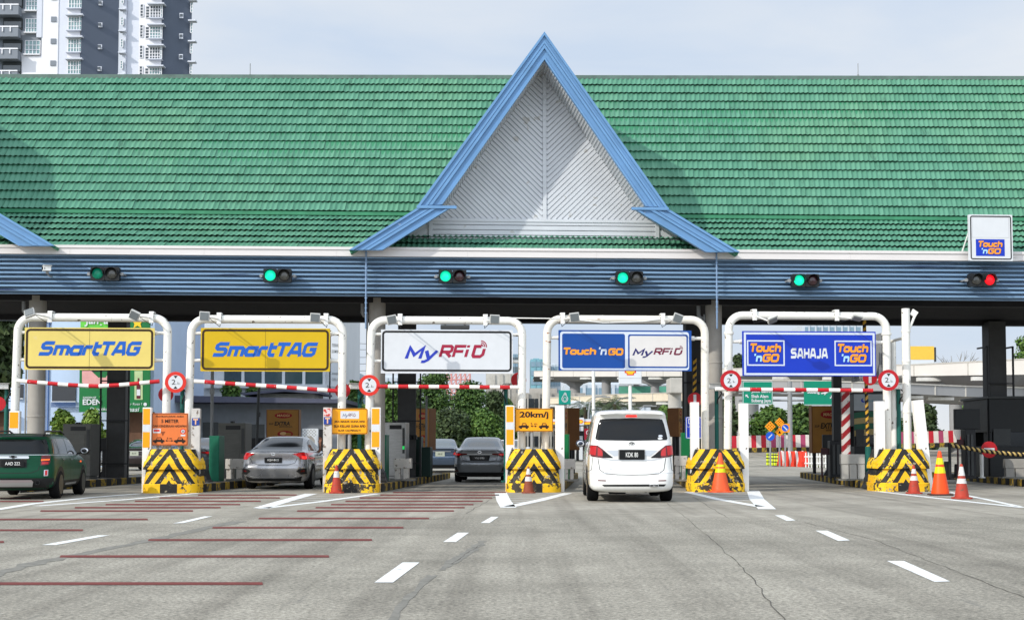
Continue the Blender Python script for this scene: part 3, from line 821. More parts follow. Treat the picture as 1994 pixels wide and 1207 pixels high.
# ---------------------------------------------------------------- white guard posts beside the blocks
REFY = mat('orange_yellow_reflector', (232, 158, 16), .35, var=.04)
REFW = mat('white_reflector', (205, 208, 212), .4, var=.05)
POSTW = mat('guard_post_white', (228, 226, 222), .6, var=.06, chip=(128, 118, 108), chipt=.66, chips=8)
POSTD = mat('worn_guard_post', (192, 188, 182), .7, var=.15, chip=(120, 108, 98), chipt=.56, chips=5)
def post(px0, px1, ptop, lab, refl=False, tee=False, worn=False, tilt=0., D=DN + .1, bottom=0.0):
    a = WP(px0, 860, D); b = WP(px1, 860, D); w = (b - a).length; c = (a + b) / 2
    top = WP((px0 + px1) / 2, ptop, D).z
    r = empty('guard_post', (c.x, c.y, bottom), PHI, lab, 'guard post', 'white guard posts beside the crash blocks')
    t = MB(); t.box(-w / 2, w / 2, 0, .17, 0, top - bottom)
    if tilt: r.rotation_euler = (0, tilt, PHI)
    t.build('slab', POSTD if worn else POSTW, r, bevel=.008)
    if refl:
        zs = top - bottom
        for (z0, z1, m) in ((zs - .42, zs - .03, REFY), (zs - .60, zs - .43, REFW), (zs - .99, zs - .61, REFY)):
            t = MB(); t.box(-w / 2 + .012, w / 2 - .03, -.006, -.001, z0, z1); t.build('reflector', m, r)
    if tee:
        zs = top - bottom
        t = MB(); t.box(-w / 2 + .015, w / 2 - .015, -.006, -.001, zs - .42, zs - .24); s = t.build('sticker', mat('blue_sticker', (30, 62, 140), .5, var=0), r)
        t = MB(); t.box(-.06, .06, -.009, -.007, zs - .29, zs - .255); t.box(-.016, .016, -.009, -.007, zs - .40, zs - .291); t.build('lettering', SGNW if not worn else mat('pale_orange_sticker', (226, 178, 140), .5, var=0), s)
    return r
post(17, 37, 800, 'white post with orange reflectors behind the roof of the green car', True)
post(277, 294, 793, 'white post with orange reflectors left of the orange square board', True)
post(372, 389, 795, 'worn white post with blue sticker right of the orange square board', False, True, True)
q = post(629, 646, 793, 'worn white post with blue and red stickers left of the yellow penalty board', False, True, True)
t = MB(); zz = WP(638, 793, DN).z; t.box(-.1, .1, -.006, -.001, zz - .22, zz - .02); t.build('sticker', mat('torn_red_sticker', (214, 190, 184), .6, var=.1, chip=(190, 60, 52), chipt=.52, chips=14), q)
post(723, 741, 793, 'white post with orange reflectors right of the yellow penalty board', True)
post(985, 1002, 789, 'white post with orange reflectors left of the yellow speed board', True)
post(1082, 1099, 789, 'plain white post right of the yellow speed board')
post(1346, 1362, 783, 'plain white post covering the small blue sign right of the white van')
post(1441, 1458, 785, 'plain white post at the left edge of the empty lane')
post(1706, 1724, 781, 'plain white post at the right edge of the empty lane')
post(1797, 1817, 778, 'leaning white post behind the block with three cones', tilt=-.10)
# ---------------------------------------------------------------- pipe gantries over the lanes
DG = DN + .55
def gantry(xl, xr, pt, lab, rust=False, rails=(652, 704), sx=(None, None), flange=False):
    a = WP(xl, 860, DG); b = WP(xr, 860, DG); c = (a + b) / 2; w = (b - a).length / 2
    top = WP((xl + xr) / 2, pt, DG).z; r_ = .103
    r = empty('height_gantry', (c.x, c.y, 0), PHI, lab, 'gantry', 'white pipe gantries over the lanes')
    def arc(cx, cz, a0, a1, rr, n=8): return [(cx + rr * math.cos(R(a0 + (a1 - a0) * k / n)), 0, cz + rr * math.sin(R(a0 + (a1 - a0) * k / n))) for k in range(n + 1)]
    rr = .36
    lean = .07
    path = [(-w - lean, 0, .3), (-w, 0, top - rr)] + arc(-w + rr, top - rr, 180, 90, rr)[1:] + [(-w * .35, 0, top), (w * .35, 0, top)] + arc(w - rr, top - rr, 90, 0, rr) + [(w - lean * .3, 0, .3)]
    t = MB(); t.tube(path, r_, 18)
    for (x, z, ax) in ([(-w, top - rr - .1, 'z'), (w, top - rr - .1, 'z')] if flange else []): t.lathe([(.13, z - .03), (.13, z + .03)], 16, c=(x, 0, 0))
    for x in (-w * .3, w * .25): t.lathe([(.107, x - .01), (.107, x + .01)], 16, c=(0, 0, top), ax='x')
    t.build('pipe_frame', RUSTP if rust else PIPE, r, smooth='auto')
    if rails:
        t = MB()
        for py in rails:
            z = WP(CX, py, DG).z
            t.tube([(-w, 0, z), (w, 0, z)], .042, 10)
            for s in (-1, 1): t.lathe([(.06, -.05), (.06, .05)], 12, c=(s * (w - .32), 0, z), ax='x')
        t.build('sign_rail', PIPE, r, smooth='auto')
    return r, w, top
GA = [gantry(31, 324, 618.5, 'white pipe gantry carrying the pale yellow sign at far left'),
      gantry(370, 666, 622, 'white pipe gantry carrying the deep yellow sign', sx=(None, None)),
      gantry(722, 1017, 624, 'white pipe gantry carrying the plain white sign'),
      gantry(1066, 1374, 622, 'white pipe gantry with rusty top carrying the blue and white double sign', True, (657,)),
      gantry(1421, 1729, 615, 'white pipe gantry carrying the all blue sign over the empty lane', False, (663,), flange=True)]
g4, w4, t4 = GA[3]
t = MB(); t.tube([(-w4 - 1.0, -.02, t4 + .02), (-w4 + .5, -.12, t4 + .0), (-w4 * .3, -.12, t4 - .1), (w4 * .2, -.12, t4 - .06), (w4 * .55, -.12, t4 + .03)], .014, 6); t.build('cable', WHITE, g4, smooth=True)
# single post with the edge-on sign frame at the right
p = WP(1767, 850, DG); top = WP(1767, 601, DG).z
r = empty('sign_mast', (p.x, p.y, 0), PHI, 'single white mast with an edge-on sign frame beside the empty lane', 'mast')
t = MB(); t.tube([(0, 0, .3), (0, 0, top)], .105, 16)
for z in (top - .62, top - 1.4, 2.0): t.lathe([(.118, z), (.118, z + .05)], 16)
t.build('pole', PIPE, r, smooth='auto')
t = MB()
for (y0, zz) in ((2.2, top - .75), (2.2, top - 1.75)): t.tube([(0, .1, zz), (-.28, y0, zz - .1)], .04, 8)
t.tube([(.06, 0, top - .6), (.28, 0, top - .1)], .035, 8)
t.cbox((.22, 0, top - .12), (.16, .06, .16), rot=Matrix.Rotation(.6, 4, 'Y'))
t.build('bracket', PIPE, r)
t = MB(); t.box(-.30, -.24, .9, 3.6, top - 1.75, top - .55)
for k in range(5): t.box(-.36, -.31, 1.0 + k * .55, 1.08 + k * .55, top - 1.7, top - .6)
t.build('sign_panel', GREY, r)
p = WP(1741, 850, DG + 1.2); t = MB(); t.tube([(0, 0, .1), (0, 0, WP(1741, 662, DG + 1.2).z)], .085, 12); t.cbox((.12, -.02, 2.0), (.22, .12, .2)); t.tube([(.05, 0, 1.85), (.3, 0, 1.85), (.22, 0, .5)], .03, 8)
tag(t.build('camera_pole', PIPE, smooth='auto', loc=(p.x, p.y, 0)), 'thin white pole with small box just left of the single white mast', 'pole')
# ---------------------------------------------------------------- floodlights clamped to the gantries
FLGL = mat('floodlight_glass', (98, 104, 106), .3, var=.06, spec=.7)
FLB = mat('floodlight_housing', (186, 186, 182), .5, var=.08)
def flood(g, px, py, tilt, roll, lab, clamp=1):
    gr, w, top = GA[g]
    ARM = 1.15
    p = WP(px, py, DG - ARM)
    r = empty('floodlight', (p.x, p.y, p.z), PHI, lab, 'floodlight', 'floodlights clamped to the gantries')
    hd = MB(); rot = Matrix.Rotation(roll, 4, 'Y') @ Matrix.Rotation(tilt, 4, 'X')
    hd.cbox((0, -.05, 0), (.245, .07, .225), rot=rot); h = hd.build('housing', FLB, r, bevel=.012)
    v = rot @ Vector((0, -.052, 0)); f = MB(); f.cbox((0 + v.x, -.042 + v.y, v.z), (.2, .014, .18), rot=rot); f.build('lens', FLGL, r)
    b = MB(); s = clamp; dz = top - p.z
    b.tube([(0, 0, 0), (s * .1, .06, -.02), (s * .16, ARM, dz)], .02, 8); b.cbox((s * .18, ARM - .12, dz), (.11, .05, .27)); b.cbox((s * .18, ARM, dz + .14), (.12, .24, .03)); b.build('clamp', WHITE, r, bevel=.006)
    w_ = MB(); w_.tube([(s * .1, .1, -.04), (s * .12, ARM * .5, dz * .5 - .1), (s * .2, ARM - .1, dz - .2), (s * .24, ARM - .12, dz + .05)], .008, 6); w_.build('cable', BLACK, r)
flood(0, 59, 610, -.5, -.35, 'grey floodlight tilted up at left end of the first pipe gantry')
flood(0, 263, 614, .35, .45, 'grey floodlight tilted sideways at right end of the first pipe gantry')
flood(1, 399, 616, .05, .06, 'square floodlight at left end of the gantry over the silver sedan')
flood(1, 614, 619, .1, .06, 'square floodlight at right end of the gantry over the silver sedan')
flood(2, 763, 623, .15, -.2, 'tilted square floodlight at left end of the gantry with white sign')
flood(2, 963, 622, .1, .04, 'square floodlight at right end of the gantry with white sign', -1)
flood(3, 1118, 618, .2, -.12, 'square floodlight at left end of the rusty gantry', -1)
flood(3, 1319, 620, .2, .35, 'square floodlight at right end of the rusty gantry', -1)
flood(4, 1503, 622, 1.0, -.4, 'floodlight turned down at left end of the gantry over the empty lane', -1)
flood(4, 1668, 618, 1.2, .2, 'floodlight turned down at right end of the gantry over the empty lane', -1)
# ---------------------------------------------------------------- lane signs
DS = DG - .16
def board(name, lab, cat, px0, py0, px1, py1, D, m, group=None, rad=.0, thick_=.03, back=None, rotz=None):
    c = WP((px0 + px1) / 2, (py0 + py1) / 2, D); a = WP(px0, (py0 + py1) / 2, D); b = WP(px1, (py0 + py1) / 2, D)
    w = (b - a).length; h = WP((px0 + px1) / 2, py0, D).z - WP((px0 + px1) / 2, py1, D).z
    t = MB(); t.prism(rrect(-w / 2, w / 2, -h / 2, h / 2, max(rad, .012)), 0, thick_)
    o = t.build(name, m, loc=c, rotz=PHI if rotz is None else rotz); tag(o, lab, cat, group)
    k = w / (px1 - px0)
    # photo pixels to the sign's own plane
    def at(x0, y0, x1, y1): return ((x0 - (px0 + px1) / 2) * k, (x1 - (px0 + px1) / 2) * k, ((py0 + py1) / 2 - y1) * k, ((py0 + py1) / 2 - y0) * k)
    o['w'] = w; o['h'] = h
    del o['w'], o['h']
    return o, w, h, at, k
SIGNG = 'large lane signs on the gantries'
YP = mat('faded_yellow_film', (214, 193, 106), .38, var=.07, vscale=.8, dirt=((208, 190, 150), .7, 2.))
YD = mat('deep_yellow_film', (198, 164, 6), .36, var=.05, vscale=.8)
LBLUE = mat('logo_blue', (22, 88, 178), .4, var=.05)
BRN = mat('dark_brown_film', (52, 34, 8), .4, var=0)
for (px, m, lab, lg) in (((48, 638, 301, 720), YP, 'wide faded yellow lane sign with blue lettering at far left', (75, 664, 277, 693)),
                         ((391, 639, 643, 723), YD, 'wide deep yellow lane sign with blue lettering above the silver sedan', (414, 666, 620, 695))):
    o, w, h, at, k = board('lane_sign', lab, 'lane sign', *px, DS, m, SIGNG, .01)
    rim(o, 'border', -w / 2 + .03, w / 2 - .03, -h / 2 + .03, h / 2 - .03, .11, .055, BRN)
    b = at(*lg); sp = b[0] + (b[1] - b[0]) * .615
    logo(o, 'Smart', (b[0], sp, b[2], b[3]), LBLUE, .275, .34); logo(o, 'TAG', (sp + .0, b[1], b[2], b[3]), LBLUE, .275, .34)
    t = MB(); t.box(-.006, .0, -.0022, -.001, -h / 2, h / 2); t.build('seam', BRN, o)
o, w, h, at, k = board('lane_sign', 'wide white lane sign with blue and red lettering', 'lane sign', 742, 642, 999, 727, DS, SGNW, SIGNG, .01)
rim(o, 'border', -w / 2 + .03, w / 2 - .03, -h / 2 + .05, h / 2 - .03, .1, .05, SGNK)
MBLUE = mat('logo_royal_blue', (38, 56, 168), .4, var=0); MRED = mat('logo_crimson', (150, 28, 58), .4, var=0)
def myrf(o, bx, wifi=True, wd=.25, dark=False):
    x0, x1, z0, z1 = bx; W_ = x1 - x0; H_ = z1 - z0
    # bx spans cap height; the y drops below
    sp = x0 + W_ * .40
    B_, R_ = (mat('logo_navy', (40, 36, 96), .4, var=0), mat('logo_maroon', (104, 22, 52), .4, var=0)) if dark else (MBLUE, MRED)
    logo(o, 'My', (x0, sp, z0 - H_ * .38, z1 - H_ * .02), B_, wd, .3)
    logo(o, 'RFi', (sp + W_ * .0, x0 + W_ * .775, z0, z1), R_, wd, .3); logo(o, 'D', (x0 + W_ * .785, x0 + W_ * .96, z0, z1), R_, wd, .3)
    if wifi:
        cx, cz = x0 + W_ * .90, z1 - H_ * .12
        for rr in (.16, .29, .42):
            arc = [(cx + math.cos(R(a)) * rr * H_, cz + math.sin(R(a)) * rr * H_) for a in range(-8, 99, 12)]
            s = stroke_poly(arc, H_ * .075); put_shape('logo', s, (min(p[0] for p in s[0]), max(p[0] for p in s[0]), min(p[1] for p in s[0]), max(p[1] for p in s[0])), R_, o)
myrf(o, at(788, 671, 953, 697))
BL1 = mat('sign_blue_deep', (8, 66, 142), .35, var=.04, vscale=1)
BL2 = mat('sign_blue_bright', (10, 50, 172), .35, var=.06, vscale=1)
LGREY = mat('sign_pale_grey', (196, 204, 216), .4, var=.03)
SORA = mat('logo_orange', (232, 148, 36), .4, var=.04)
SNAVY = mat('logo_outline_navy', (10, 34, 96), .4, var=0)
PBLUE = mat('logo_pale_blue', (160, 205, 245), .4, var=0)
o, w, h, at, k = board('lane_sign', 'blue lane sign split in a blue half and a white half', 'lane sign', 1088, 643, 1347, 722, DS, BL1, SIGNG, .01)
def panel(nm, b, r, m, y): return put_shape(nm, (rrect(*b, r), [list(range(24))]), b, m, o, y)
panel('inset', at(1091, 646, 1342, 720), .07, LGREY, -.003); panel('blue_panel', at(1095, 650, 1217, 717), .05, BL1, -.005)
panel('blue_panel', at(1223, 651, 1340, 716), .05, BL1, -.005); panel('white_panel', at(1226, 654, 1337, 713), .04, mat('sign_warm_white', (206, 203, 200), .4, var=.03), -.007)
logo(o, 'Touch', at(1098, 677, 1161, 691), SORA, .29, .12, -.007); logo(o, "'n", at(1166, 676, 1182, 691), LGREY, .27, .2, -.007); logo(o, 'GO', at(1184, 678, 1214, 692), SORA, .29, .12, -.007)
o['label'] = o['label']
myrf(o, at(1231, 677, 1334, 691), True, .24, True)
for ch in o.children:
    if ch.name.startswith('logo'): ch.location.y = -.005
o, w, h, at, k = board('lane_sign', 'all blue lane sign with white word between two framed emblems', 'lane sign', 1446, 645, 1706, 732, DS, BL2, SIGNG, .005)
rim(o, 'border', *at(1449, 648, 1704, 730), .012, .055, LGREY)
def tng(o, at, x0, y0, x1, y1, frame=True):
    b = at(x0, y0, x1, y1)
    def sub(a, c, d, e): return (b[0] + (b[1] - b[0]) * a, b[0] + (b[1] - b[0]) * c, b[2] + (b[3] - b[2]) * d, b[2] + (b[3] - b[2]) * e)
    if frame: rim(o, 'emblem_frame', *b, .008, .035, LGREY)
    for (dx, dz, y) in ((.012, -.012, -.0035), (0, 0, -.006)):
        for (s, bb, m) in (('Touch', sub(.09, .91, .53, .88), SORA), ("'n", sub(.19, .40, .16, .47), PBLUE), ('GO', sub(.40, .86, .14, .47), SORA)):
            logo(o, s, (bb[0] + dx, bb[1] + dx, bb[2] + dz, bb[3] + dz), SNAVY if y > -.005 else m, .28, .2, y)
tng(o, at, 1455, 663, 1528, 712); tng(o, at, 1625, 663, 1698, 712)
put_shape('lettering', logo_shape('SAHAJA', .27, 0, .14), at(1540, 678, 1612, 698), SGNW, o)
# board on the gutter
o, w, h, at, k = board('gutter_sign', 'square white sign with blue emblem standing on the gutter', 'sign', 1887, 418, 1972, 508, D0 - .5, SGNW, None, .02, .08)
rim(o, 'border', -w / 2 + .035, w / 2 - .035, -h / 2 + .035, h / 2 - .035, .06, .03, SGNK)
b = at(1900, 466, 1956, 498); panel('emblem_panel', b, .006, BL2, -.003); tng(o, at, 1900, 465, 1957, 499, False)
rim(o, 'cover_plate', *at(1893, 424, 1965, 463), .004, .008, mat('sign_seam_grey', (176, 178, 180), .5, var=0), -.002)
t = MB(); t.tube([(-w / 2 + .05, .08, h / 2 - .4), (-w / 2 - .1, .5, -h / 2)], .02, 8); t.tube([(w / 2 - .05, .08, h / 2 - .4), (w / 2 - .1, .5, -h / 2)], .02, 8); t.build('brace', WHITE, o)
p = WP(886, 637, DG + .1); o = empty('antenna_panel', p, PHI, 'dark flat antenna hung under the pipe above the white sign', 'antenna')
t = MB(); t.cbox((0, 0, 0), (.74, .34, .09)); t.build('housing', DGREY, o, bevel=.01)
for s in (-.25, .25): t = MB(); t.box(s - .02, s + .02, -.03, .03, .046, .16); t.build('hanger', GREY, o)
# ---------------------------------------------------------------- red and white height bars
def bar(pts, lab, n, D=DG - .3, first=1, r=.05):
    q = [WP(x, y, D) for x, y in pts]; o0 = q[0].copy()
    path = [p - o0 for p in q]
    # resample
    out = []; m_ = []
    tot = 2 * n
    L = [0]
    for i in range(1, len(path)): L.append(L[-1] + (path[i] - path[i - 1]).length)
    def pos(s):
        for i in range(1, len(path)):
            if s <= L[i] + 1e-6: f = (s - L[i - 1]) / (L[i] - L[i - 1]); return path[i - 1].lerp(path[i], f)
        return path[-1]
    for i in range(n):
        for e in (0.0, .97): out.append(pos(L[-1] * (i + e + (.03 if e == 0 and i else 0)) / n))
        m_ += [(i + first) % 2, (i + first) % 2]
    t = MB(); t.tube(out, r, 12, mats=m_[:len(out) - 1])
    o = t.build('height_bar', [BARRED, BARWHITE], smooth='auto', loc=o0); tag(o, lab, 'height bar', 'red and white height bars across the lanes')
    return o
bar([(33, 741), (80, 745), (130, 749), (187, 752), (240, 749), (311, 742)], 'sagging red and white bar below the pale yellow sign', 14, first=1)
bar([(378, 742), (470, 748), (560, 754), (657, 761)], 'slanting red and white bar below the deep yellow sign', 14, first=1)
bar([(735, 752), (1012, 754)], 'level red and white bar below the white sign', 14, first=0)
bar([(1393, 757), (1445, 758), (1700, 760)], 'level red and white bar below the all blue sign', 14, first=1)
# ---------------------------------------------------------------- round signs
def disc(name, lab, px, py, rpx, D, kind):
    p = WP(px, py, D); k = mpp(p); r_ = rpx * k
    t = MB(); t.lathe([(r_, -.012), (r_, .012)], 36, ax='y')
    o = t.build(name, mat('sign_red', (206, 48, 36), .4, var=.05) if kind == 'h' else mat('sign_red_deep', (176, 22, 32), .4, var=.05), loc=p, rotz=PHI)
    if kind in 'hH':
        flat(o, 'face', circle(0, 0, r_ * .68), SGNW, -.015)
        letters(o, '2', (-.36 * r_, -.0 * r_, -.22 * r_, .24 * r_), SGNK, 0, 0, -.018); letters(o, '.1', (.04 * r_, .24 * r_, -.2 * r_, .02 * r_), SGNK, 0, 0, -.018); letters(o, 'm', (.26 * r_, .40 * r_, -.2 * r_, -.1 * r_), SGNK, 0, 0, -.018)
        for s in (1, -1): flat(o, 'arrow', [(-.2 * r_, s * .62 * r_), (.2 * r_, s * .62 * r_), (0, s * .36 * r_)], SGNK, -.018)
        b = MB(); b.cbox((0, .05, 0), (.1, .08, .1)); b.build('bracket', GREY, o)
    else:
        w_ = .66 if kind == 'n' else .2; h_ = .2 if kind == 'n' else .7
        flat(o, 'bar', rrect(-w_ * r_, w_ * r_, -h_ * r_ / 1, h_ * r_, .01), SGNW, -.015) if kind != 'b' else None
    return tag(o, lab, 'road sign', 'round height limit signs' if kind in 'hH' else 'red no entry signs')
HS = 'round_height_sign'
disc(HS, 'round orange-rimmed height sign above the orange square board', 342, 744, 20.5, DG - .24, 'h')
disc(HS, 'round orange-rimmed height sign above the yellow penalty board', 719, 750, 20.5, DG - .24, 'h')
disc(HS, 'round crimson-rimmed height sign left of the all blue sign', 1423, 741, 20.5, DG - .36, 'H')
disc(HS, 'round crimson-rimmed height sign right of the all blue sign', 1730, 740, 20.5, DG - .36, 'H')
NE = 'no_entry_sign'
disc(NE, 'red disc partly hidden behind the gantry leg and orange-rimmed height sign', 323, 768, 14.5, DG + 1.4, 'b')
disc(NE, 'red disc half hidden by gantry leg at right end of the slanting bar', 667, 760, 15, DG + 1.4, 'b')
disc(NE, 'red disc half hidden by gantry leg at right end of the level bar', 1010, 740, 15, DG + 1.4, 'v')
disc(NE, 'red disc with upright white bar above the post right of the white van', 1353, 778, 14, DG + 1.8, 'v')
disc(NE, 'red disc peeping out below the right end of the all blue sign', 1694, 736, 14, DG + 1.2, 'v')
disc(NE, 'red disc cut by the left edge of the photo', -3, 786, 14, DG + .8, 'b')
disc(NE, 'red no entry sign hung on the twisted rope in front of the dark booth', 1926, 875, 16, 38.5, 'n')
# ---------------------------------------------------------------- information boards on the noses
ORB = mat('orange_board', (216, 116, 58), .45, var=.06); YLB = mat('amber_board', (240, 160, 14), .4, var=.04)
ORK = mat('board_print_dark', (40, 26, 18), .5, var=0)
def carpic(o, b, m, y=-.004):
    x0, x1, z0, z1 = b; W_ = x1 - x0; H_ = z1 - z0
    pts = [(0, .22), (0, .45), (.12, .52), (.28, .58), (.36, .98), (.68, .98), (.82, .56), (.97, .52), (1, .22)]
    flat(o, 'car_symbol', [(x0 + a * W_, z0 + c * H_) for a, c in pts], m, y)
    for cx in (.22, .78): flat(o, 'car_symbol', circle(x0 + cx * W_, z0 + .2 * H_, .21 * H_, 16), m, y - .001)
    for a, c in ((.38, .5), (.53, .67)): flat(o, 'car_symbol', [(x0 + a * W_, z0 + .6 * H_), (x0 + c * W_, z0 + .6 * H_), (x0 + (c - .02) * W_, z0 + .88 * H_), (x0 + (a + .02) * W_, z0 + .88 * H_)], ORB if m is ORK and o.data.materials[0] is ORB else YLB, y - .002)
def arrow2(o, b, m):
    x0, x1, z0, z1 = b; zc = (z0 + z1) / 2; h = (z1 - z0)
    flat(o, 'arrow', [(x0, zc), (x0 + h, zc + h / 2), (x0 + h, zc + h * .12), (x1 - h, zc + h * .12), (x1 - h, zc + h / 2), (x1, zc), (x1 - h, zc - h / 2), (x1 - h, zc - h * .12), (x0 + h, zc - h * .12), (x0 + h, zc - h / 2)], m)
DB = DG - .35
o, w, h, at, k = board('distance_board', 'orange square board about keeping five metres from the car ahead', 'sign board', 295, 804, 366, 867, DB, ORB, None, .02)
rim(o, 'border', -w / 2 + .012, w / 2 - .012, -h / 2 + .012, h / 2 - .012, .02, .012, ORK)
letters(o, 'PASTIKAN JARAK ANDA', at(303.5, 808.5, 358, 813), ORK, .02); letters(o, '5 METER', at(314, 816, 348, 823), ORK, .025); letters(o, 'DARI KENDERAAN HADAPAN', at(298, 827, 363, 831.5), ORK, .02)
flat(o, 'barrier_symbol', rrect(*at(298, 834, 313, 843), .01), SGNW, -.003); flat(o, 'barrier_symbol', rrect(*at(299.5, 836, 311, 840), .004), mat('sign_red', (206, 48, 36)), -.006)
flat(o, 'barrier_symbol', [(at(313, 840, 322, 849)[0], at(313, 840, 322, 849)[3]), (at(313, 840, 322, 849)[1], at(313, 840, 322, 849)[3]), (at(313, 840, 317, 849)[1], at(313, 840, 322, 849)[2])], mat('board_brown', (140, 70, 36), .5, var=0), -.004)
bb = at(351, 834, 362, 845); flat(o, 'limit_symbol', circle((bb[0] + bb[1]) / 2, (bb[2] + bb[3]) / 2, .068, 20), mat('sign_red', (206, 48, 36)), -.004); flat(o, 'limit_symbol', circle((bb[0] + bb[1]) / 2, (bb[2] + bb[3]) / 2, .046, 20), SGNW, -.0055); letters(o, '20', at(354, 837.5, 359, 841.5), SGNK, .02, 0, -.007)
flat(o, 'limit_symbol', rrect(*at(352, 846, 361, 849), .004), SGNW)
carpic(o, at(298, 851, 321, 863), ORK); carpic(o, at(339, 851, 362, 863), ORK); arrow2(o, at(322, 856, 338, 860), ORK); letters(o, '5 m', at(325, 851.5, 335, 855), ORK, .02)
t = MB()
for x in (-.3, .0, .22): t.tube([(x, .08, -h / 2 - .55), (x, .08, h / 2 - .05)], .03, 8)
t.build('support', GREY, o)
o, w, h, at, k = board('penalty_board', 'amber board with small white logo about toll entry and exit penalty', 'sign board', 645, 795, 716, 845, DB, YLB, None, .04)
rim(o, 'border', -w / 2 + .01, w / 2 - .01, -h / 2 + .01, h / 2 - .01, .035, .014, ORK)
flat(o, 'logo_panel', rrect(*at(663, 800, 699, 815), .005), SGNW, -.003); b = at(667, 804.5, 694, 811)
myrf(o, b, False, .17, True)
letters(o, 'JIKA MASUK GUNA RFID', at(651, 818.5, 711, 823.5), ORK, .03); letters(o, 'SILA KELUAR GUNA RFID', at(650, 827, 712, 832), ORK, .03); letters(o, 'ELAK CAJ PENALTI', at(659, 836, 702, 841), ORK, .03)
t = MB(); t.tube([(0, .06, -h / 2 - .5), (0, .06, h / 2 - .05)], .045, 10); t.build('support', GREY, o)
o, w, h, at, k = board('speed_board', 'amber board with speed limit and two car symbols', 'sign board', 1003, 795, 1077, 840, DB, YLB, None, .03)
rim(o, 'border', -w / 2 + .008, w / 2 - .008, -h / 2 + .008, h / 2 - .008, .03, .012, ORK)
letters(o, '20km/j', at(1012, 801, 1068, 816), ORK, .035); letters(o, '5 m', at(1033, 822.5, 1046, 827), ORK, .01); arrow2(o, at(1033, 827.5, 1045.5, 831.5), ORK)
carpic(o, at(1010, 823, 1030, 834.5), ORK); carpic(o, at(1049, 823, 1069, 834.5), ORK)
t = MB(); t.tube([(-.05, .06, -h / 2 - .5), (-.05, .06, h / 2 - .05)], .04, 10); t.build('support', GREY, o)
o, w, h, at, k = board('lane_board', 'small blue board half hidden by a plain white post beside the white van', 'sign board', 1335, 811, 1367, 854, DG + .9, BL2, None, .04)
rim(o, 'border', -w / 2 + .012, w / 2 - .012, -h / 2 + .012, h / 2 - .012, .035, .02, SGNW)
rim(o, 'symbol', *at(1340, 815, 1350, 825), .01, .02, SGNW); rim(o, 'symbol', *at(1352, 815, 1362, 825), .01, .02, SGNW); letters(o, 'LORONG', at(1339, 828, 1363, 832), SGNW)
t = MB(); t.tube([(.05, .06, -2.2), (.05, .06, h / 2 - .05)], .04, 10); t.build('support', GREY, o)
# ---------------------------------------------------------------- traffic lights on the fascia
GON = mat('green_lamp_lit', (10, 220, 170), .3, var=0, emit=(20, 235, 180), estr=.85)
GDIM = mat('green_lamp_weak', (6, 110, 84), .3, var=0, emit=(10, 130, 100), estr=.25)
RON = mat('red_lamp_lit', (230, 20, 30), .3, var=0, emit=(255, 22, 36), estr=1.0)
LOFF = mat('unlit_lamp_glass', (62, 62, 58), .2, var=.1, spec=.7)
LOFFR = mat('unlit_red_lamp_glass', (52, 24, 30), .2, var=.1, spec=.7)
TLB = mat('traffic_light_black', (28, 30, 32), .55, var=.1)
def tlight(px, py, l, r_, lab, arm=1):
    p = LC(px, py, -.42)
    o = empty('traffic_light', canopy.location + RZ @ p, PHI, lab, 'traffic light', 'traffic lights on the blue fascia')
    t = MB(); t.prism(rrect(-.36, -.005, -.17, .17, .03), 0, .18); t.prism(rrect(.005, .36, -.17, .17, .03), 0, .18); t.build('housing', TLB, o)
    for s, m in ((-1, l), (1, r_)):
        f = MB(); f.lathe([(.138, .005), (.125, .03), (.07, .05), (0, .056)], 22, c=(s * .18, 0, 0), ax='y'); f.build('lamp', m, o, smooth=True)
        v = MB(); n = 14
        for k in range(n):
            a0, a1 = R(-5 + 190 * k / n), R(-5 + 190 * (k + 1) / n)
            for (ra, rb) in ((.15, .15),):
                P = lambda a, rr, y: (s * .18 + rr * math.cos(a), y, rr * math.sin(a))
                d0 = -.14 * (1 if True else 0)
                v.add([P(a0, .15, 0), P(a1, .15, 0), P(a1, .15, d0), P(a0, .15, d0), P(a0, .158, 0), P(a1, .158, 0), P(a1, .158, d0), P(a0, .158, d0)], [(0, 1, 2, 3), (4, 7, 6, 5), (3, 2, 6, 7)])
        v.build('hood', TLB, o)
    for s in (-1, 1):
        b = MB(); b.tube([(s * .36, .09, 0), (s * .45, .1, .0), (s * .45, .42, 0)], .025, 8); b.cbox((s * .42, .08, .0), (.06, .06, .08)); b.build('arm', GREY, o)
    return o
tlight(204, 533, GDIM, LOFF, 'two-lamp traffic light with faint green lamp right of the small camera')
tlight(540, 536.5, GON, LOFF, 'two-lamp traffic light lit green above the deep yellow sign')
tlight(881, 538, GON, LOFFR, 'two-lamp traffic light lit green under the left half of the grey gable')
tlight(1226, 541, GON, LOFF, 'two-lamp traffic light lit green under the right half of the grey gable')
tlight(1569, 546, GON, LOFFR, 'two-lamp traffic light lit green above the all blue sign')
tlight(1914, 545, LOFF, RON, 'two-lamp traffic light lit red below the gutter sign')
p = canopy.location + RZ @ LC(91, 525, -.4)
o = empty('security_camera', p, PHI, 'small white security camera on the blue fascia at far left', 'camera')
t = MB(); t.cbox((0, 0, .02), (.19, .26, .12), rot=Matrix.Rotation(.35, 4, 'Z')); t.cbox((0.01, -.01, .09), (.22, .3, .012), rot=Matrix.Rotation(.35, 4, 'Z')); t.build('body', WHITE, o, bevel=.006)
t = MB(); t.lathe([(.045, .0), (.045, .02)], 14, c=(-.045, -.125, .015), ax='y'); t.build('lens', GLASS, o)
t = MB(); t.tube([(0, .05, -.04), (.02, .1, -.14), (.08, .42, -.16)], .018, 8); t.cbox((.0, .05, -.07), (.06, .06, .06)); t.build('arm', GREY, o)
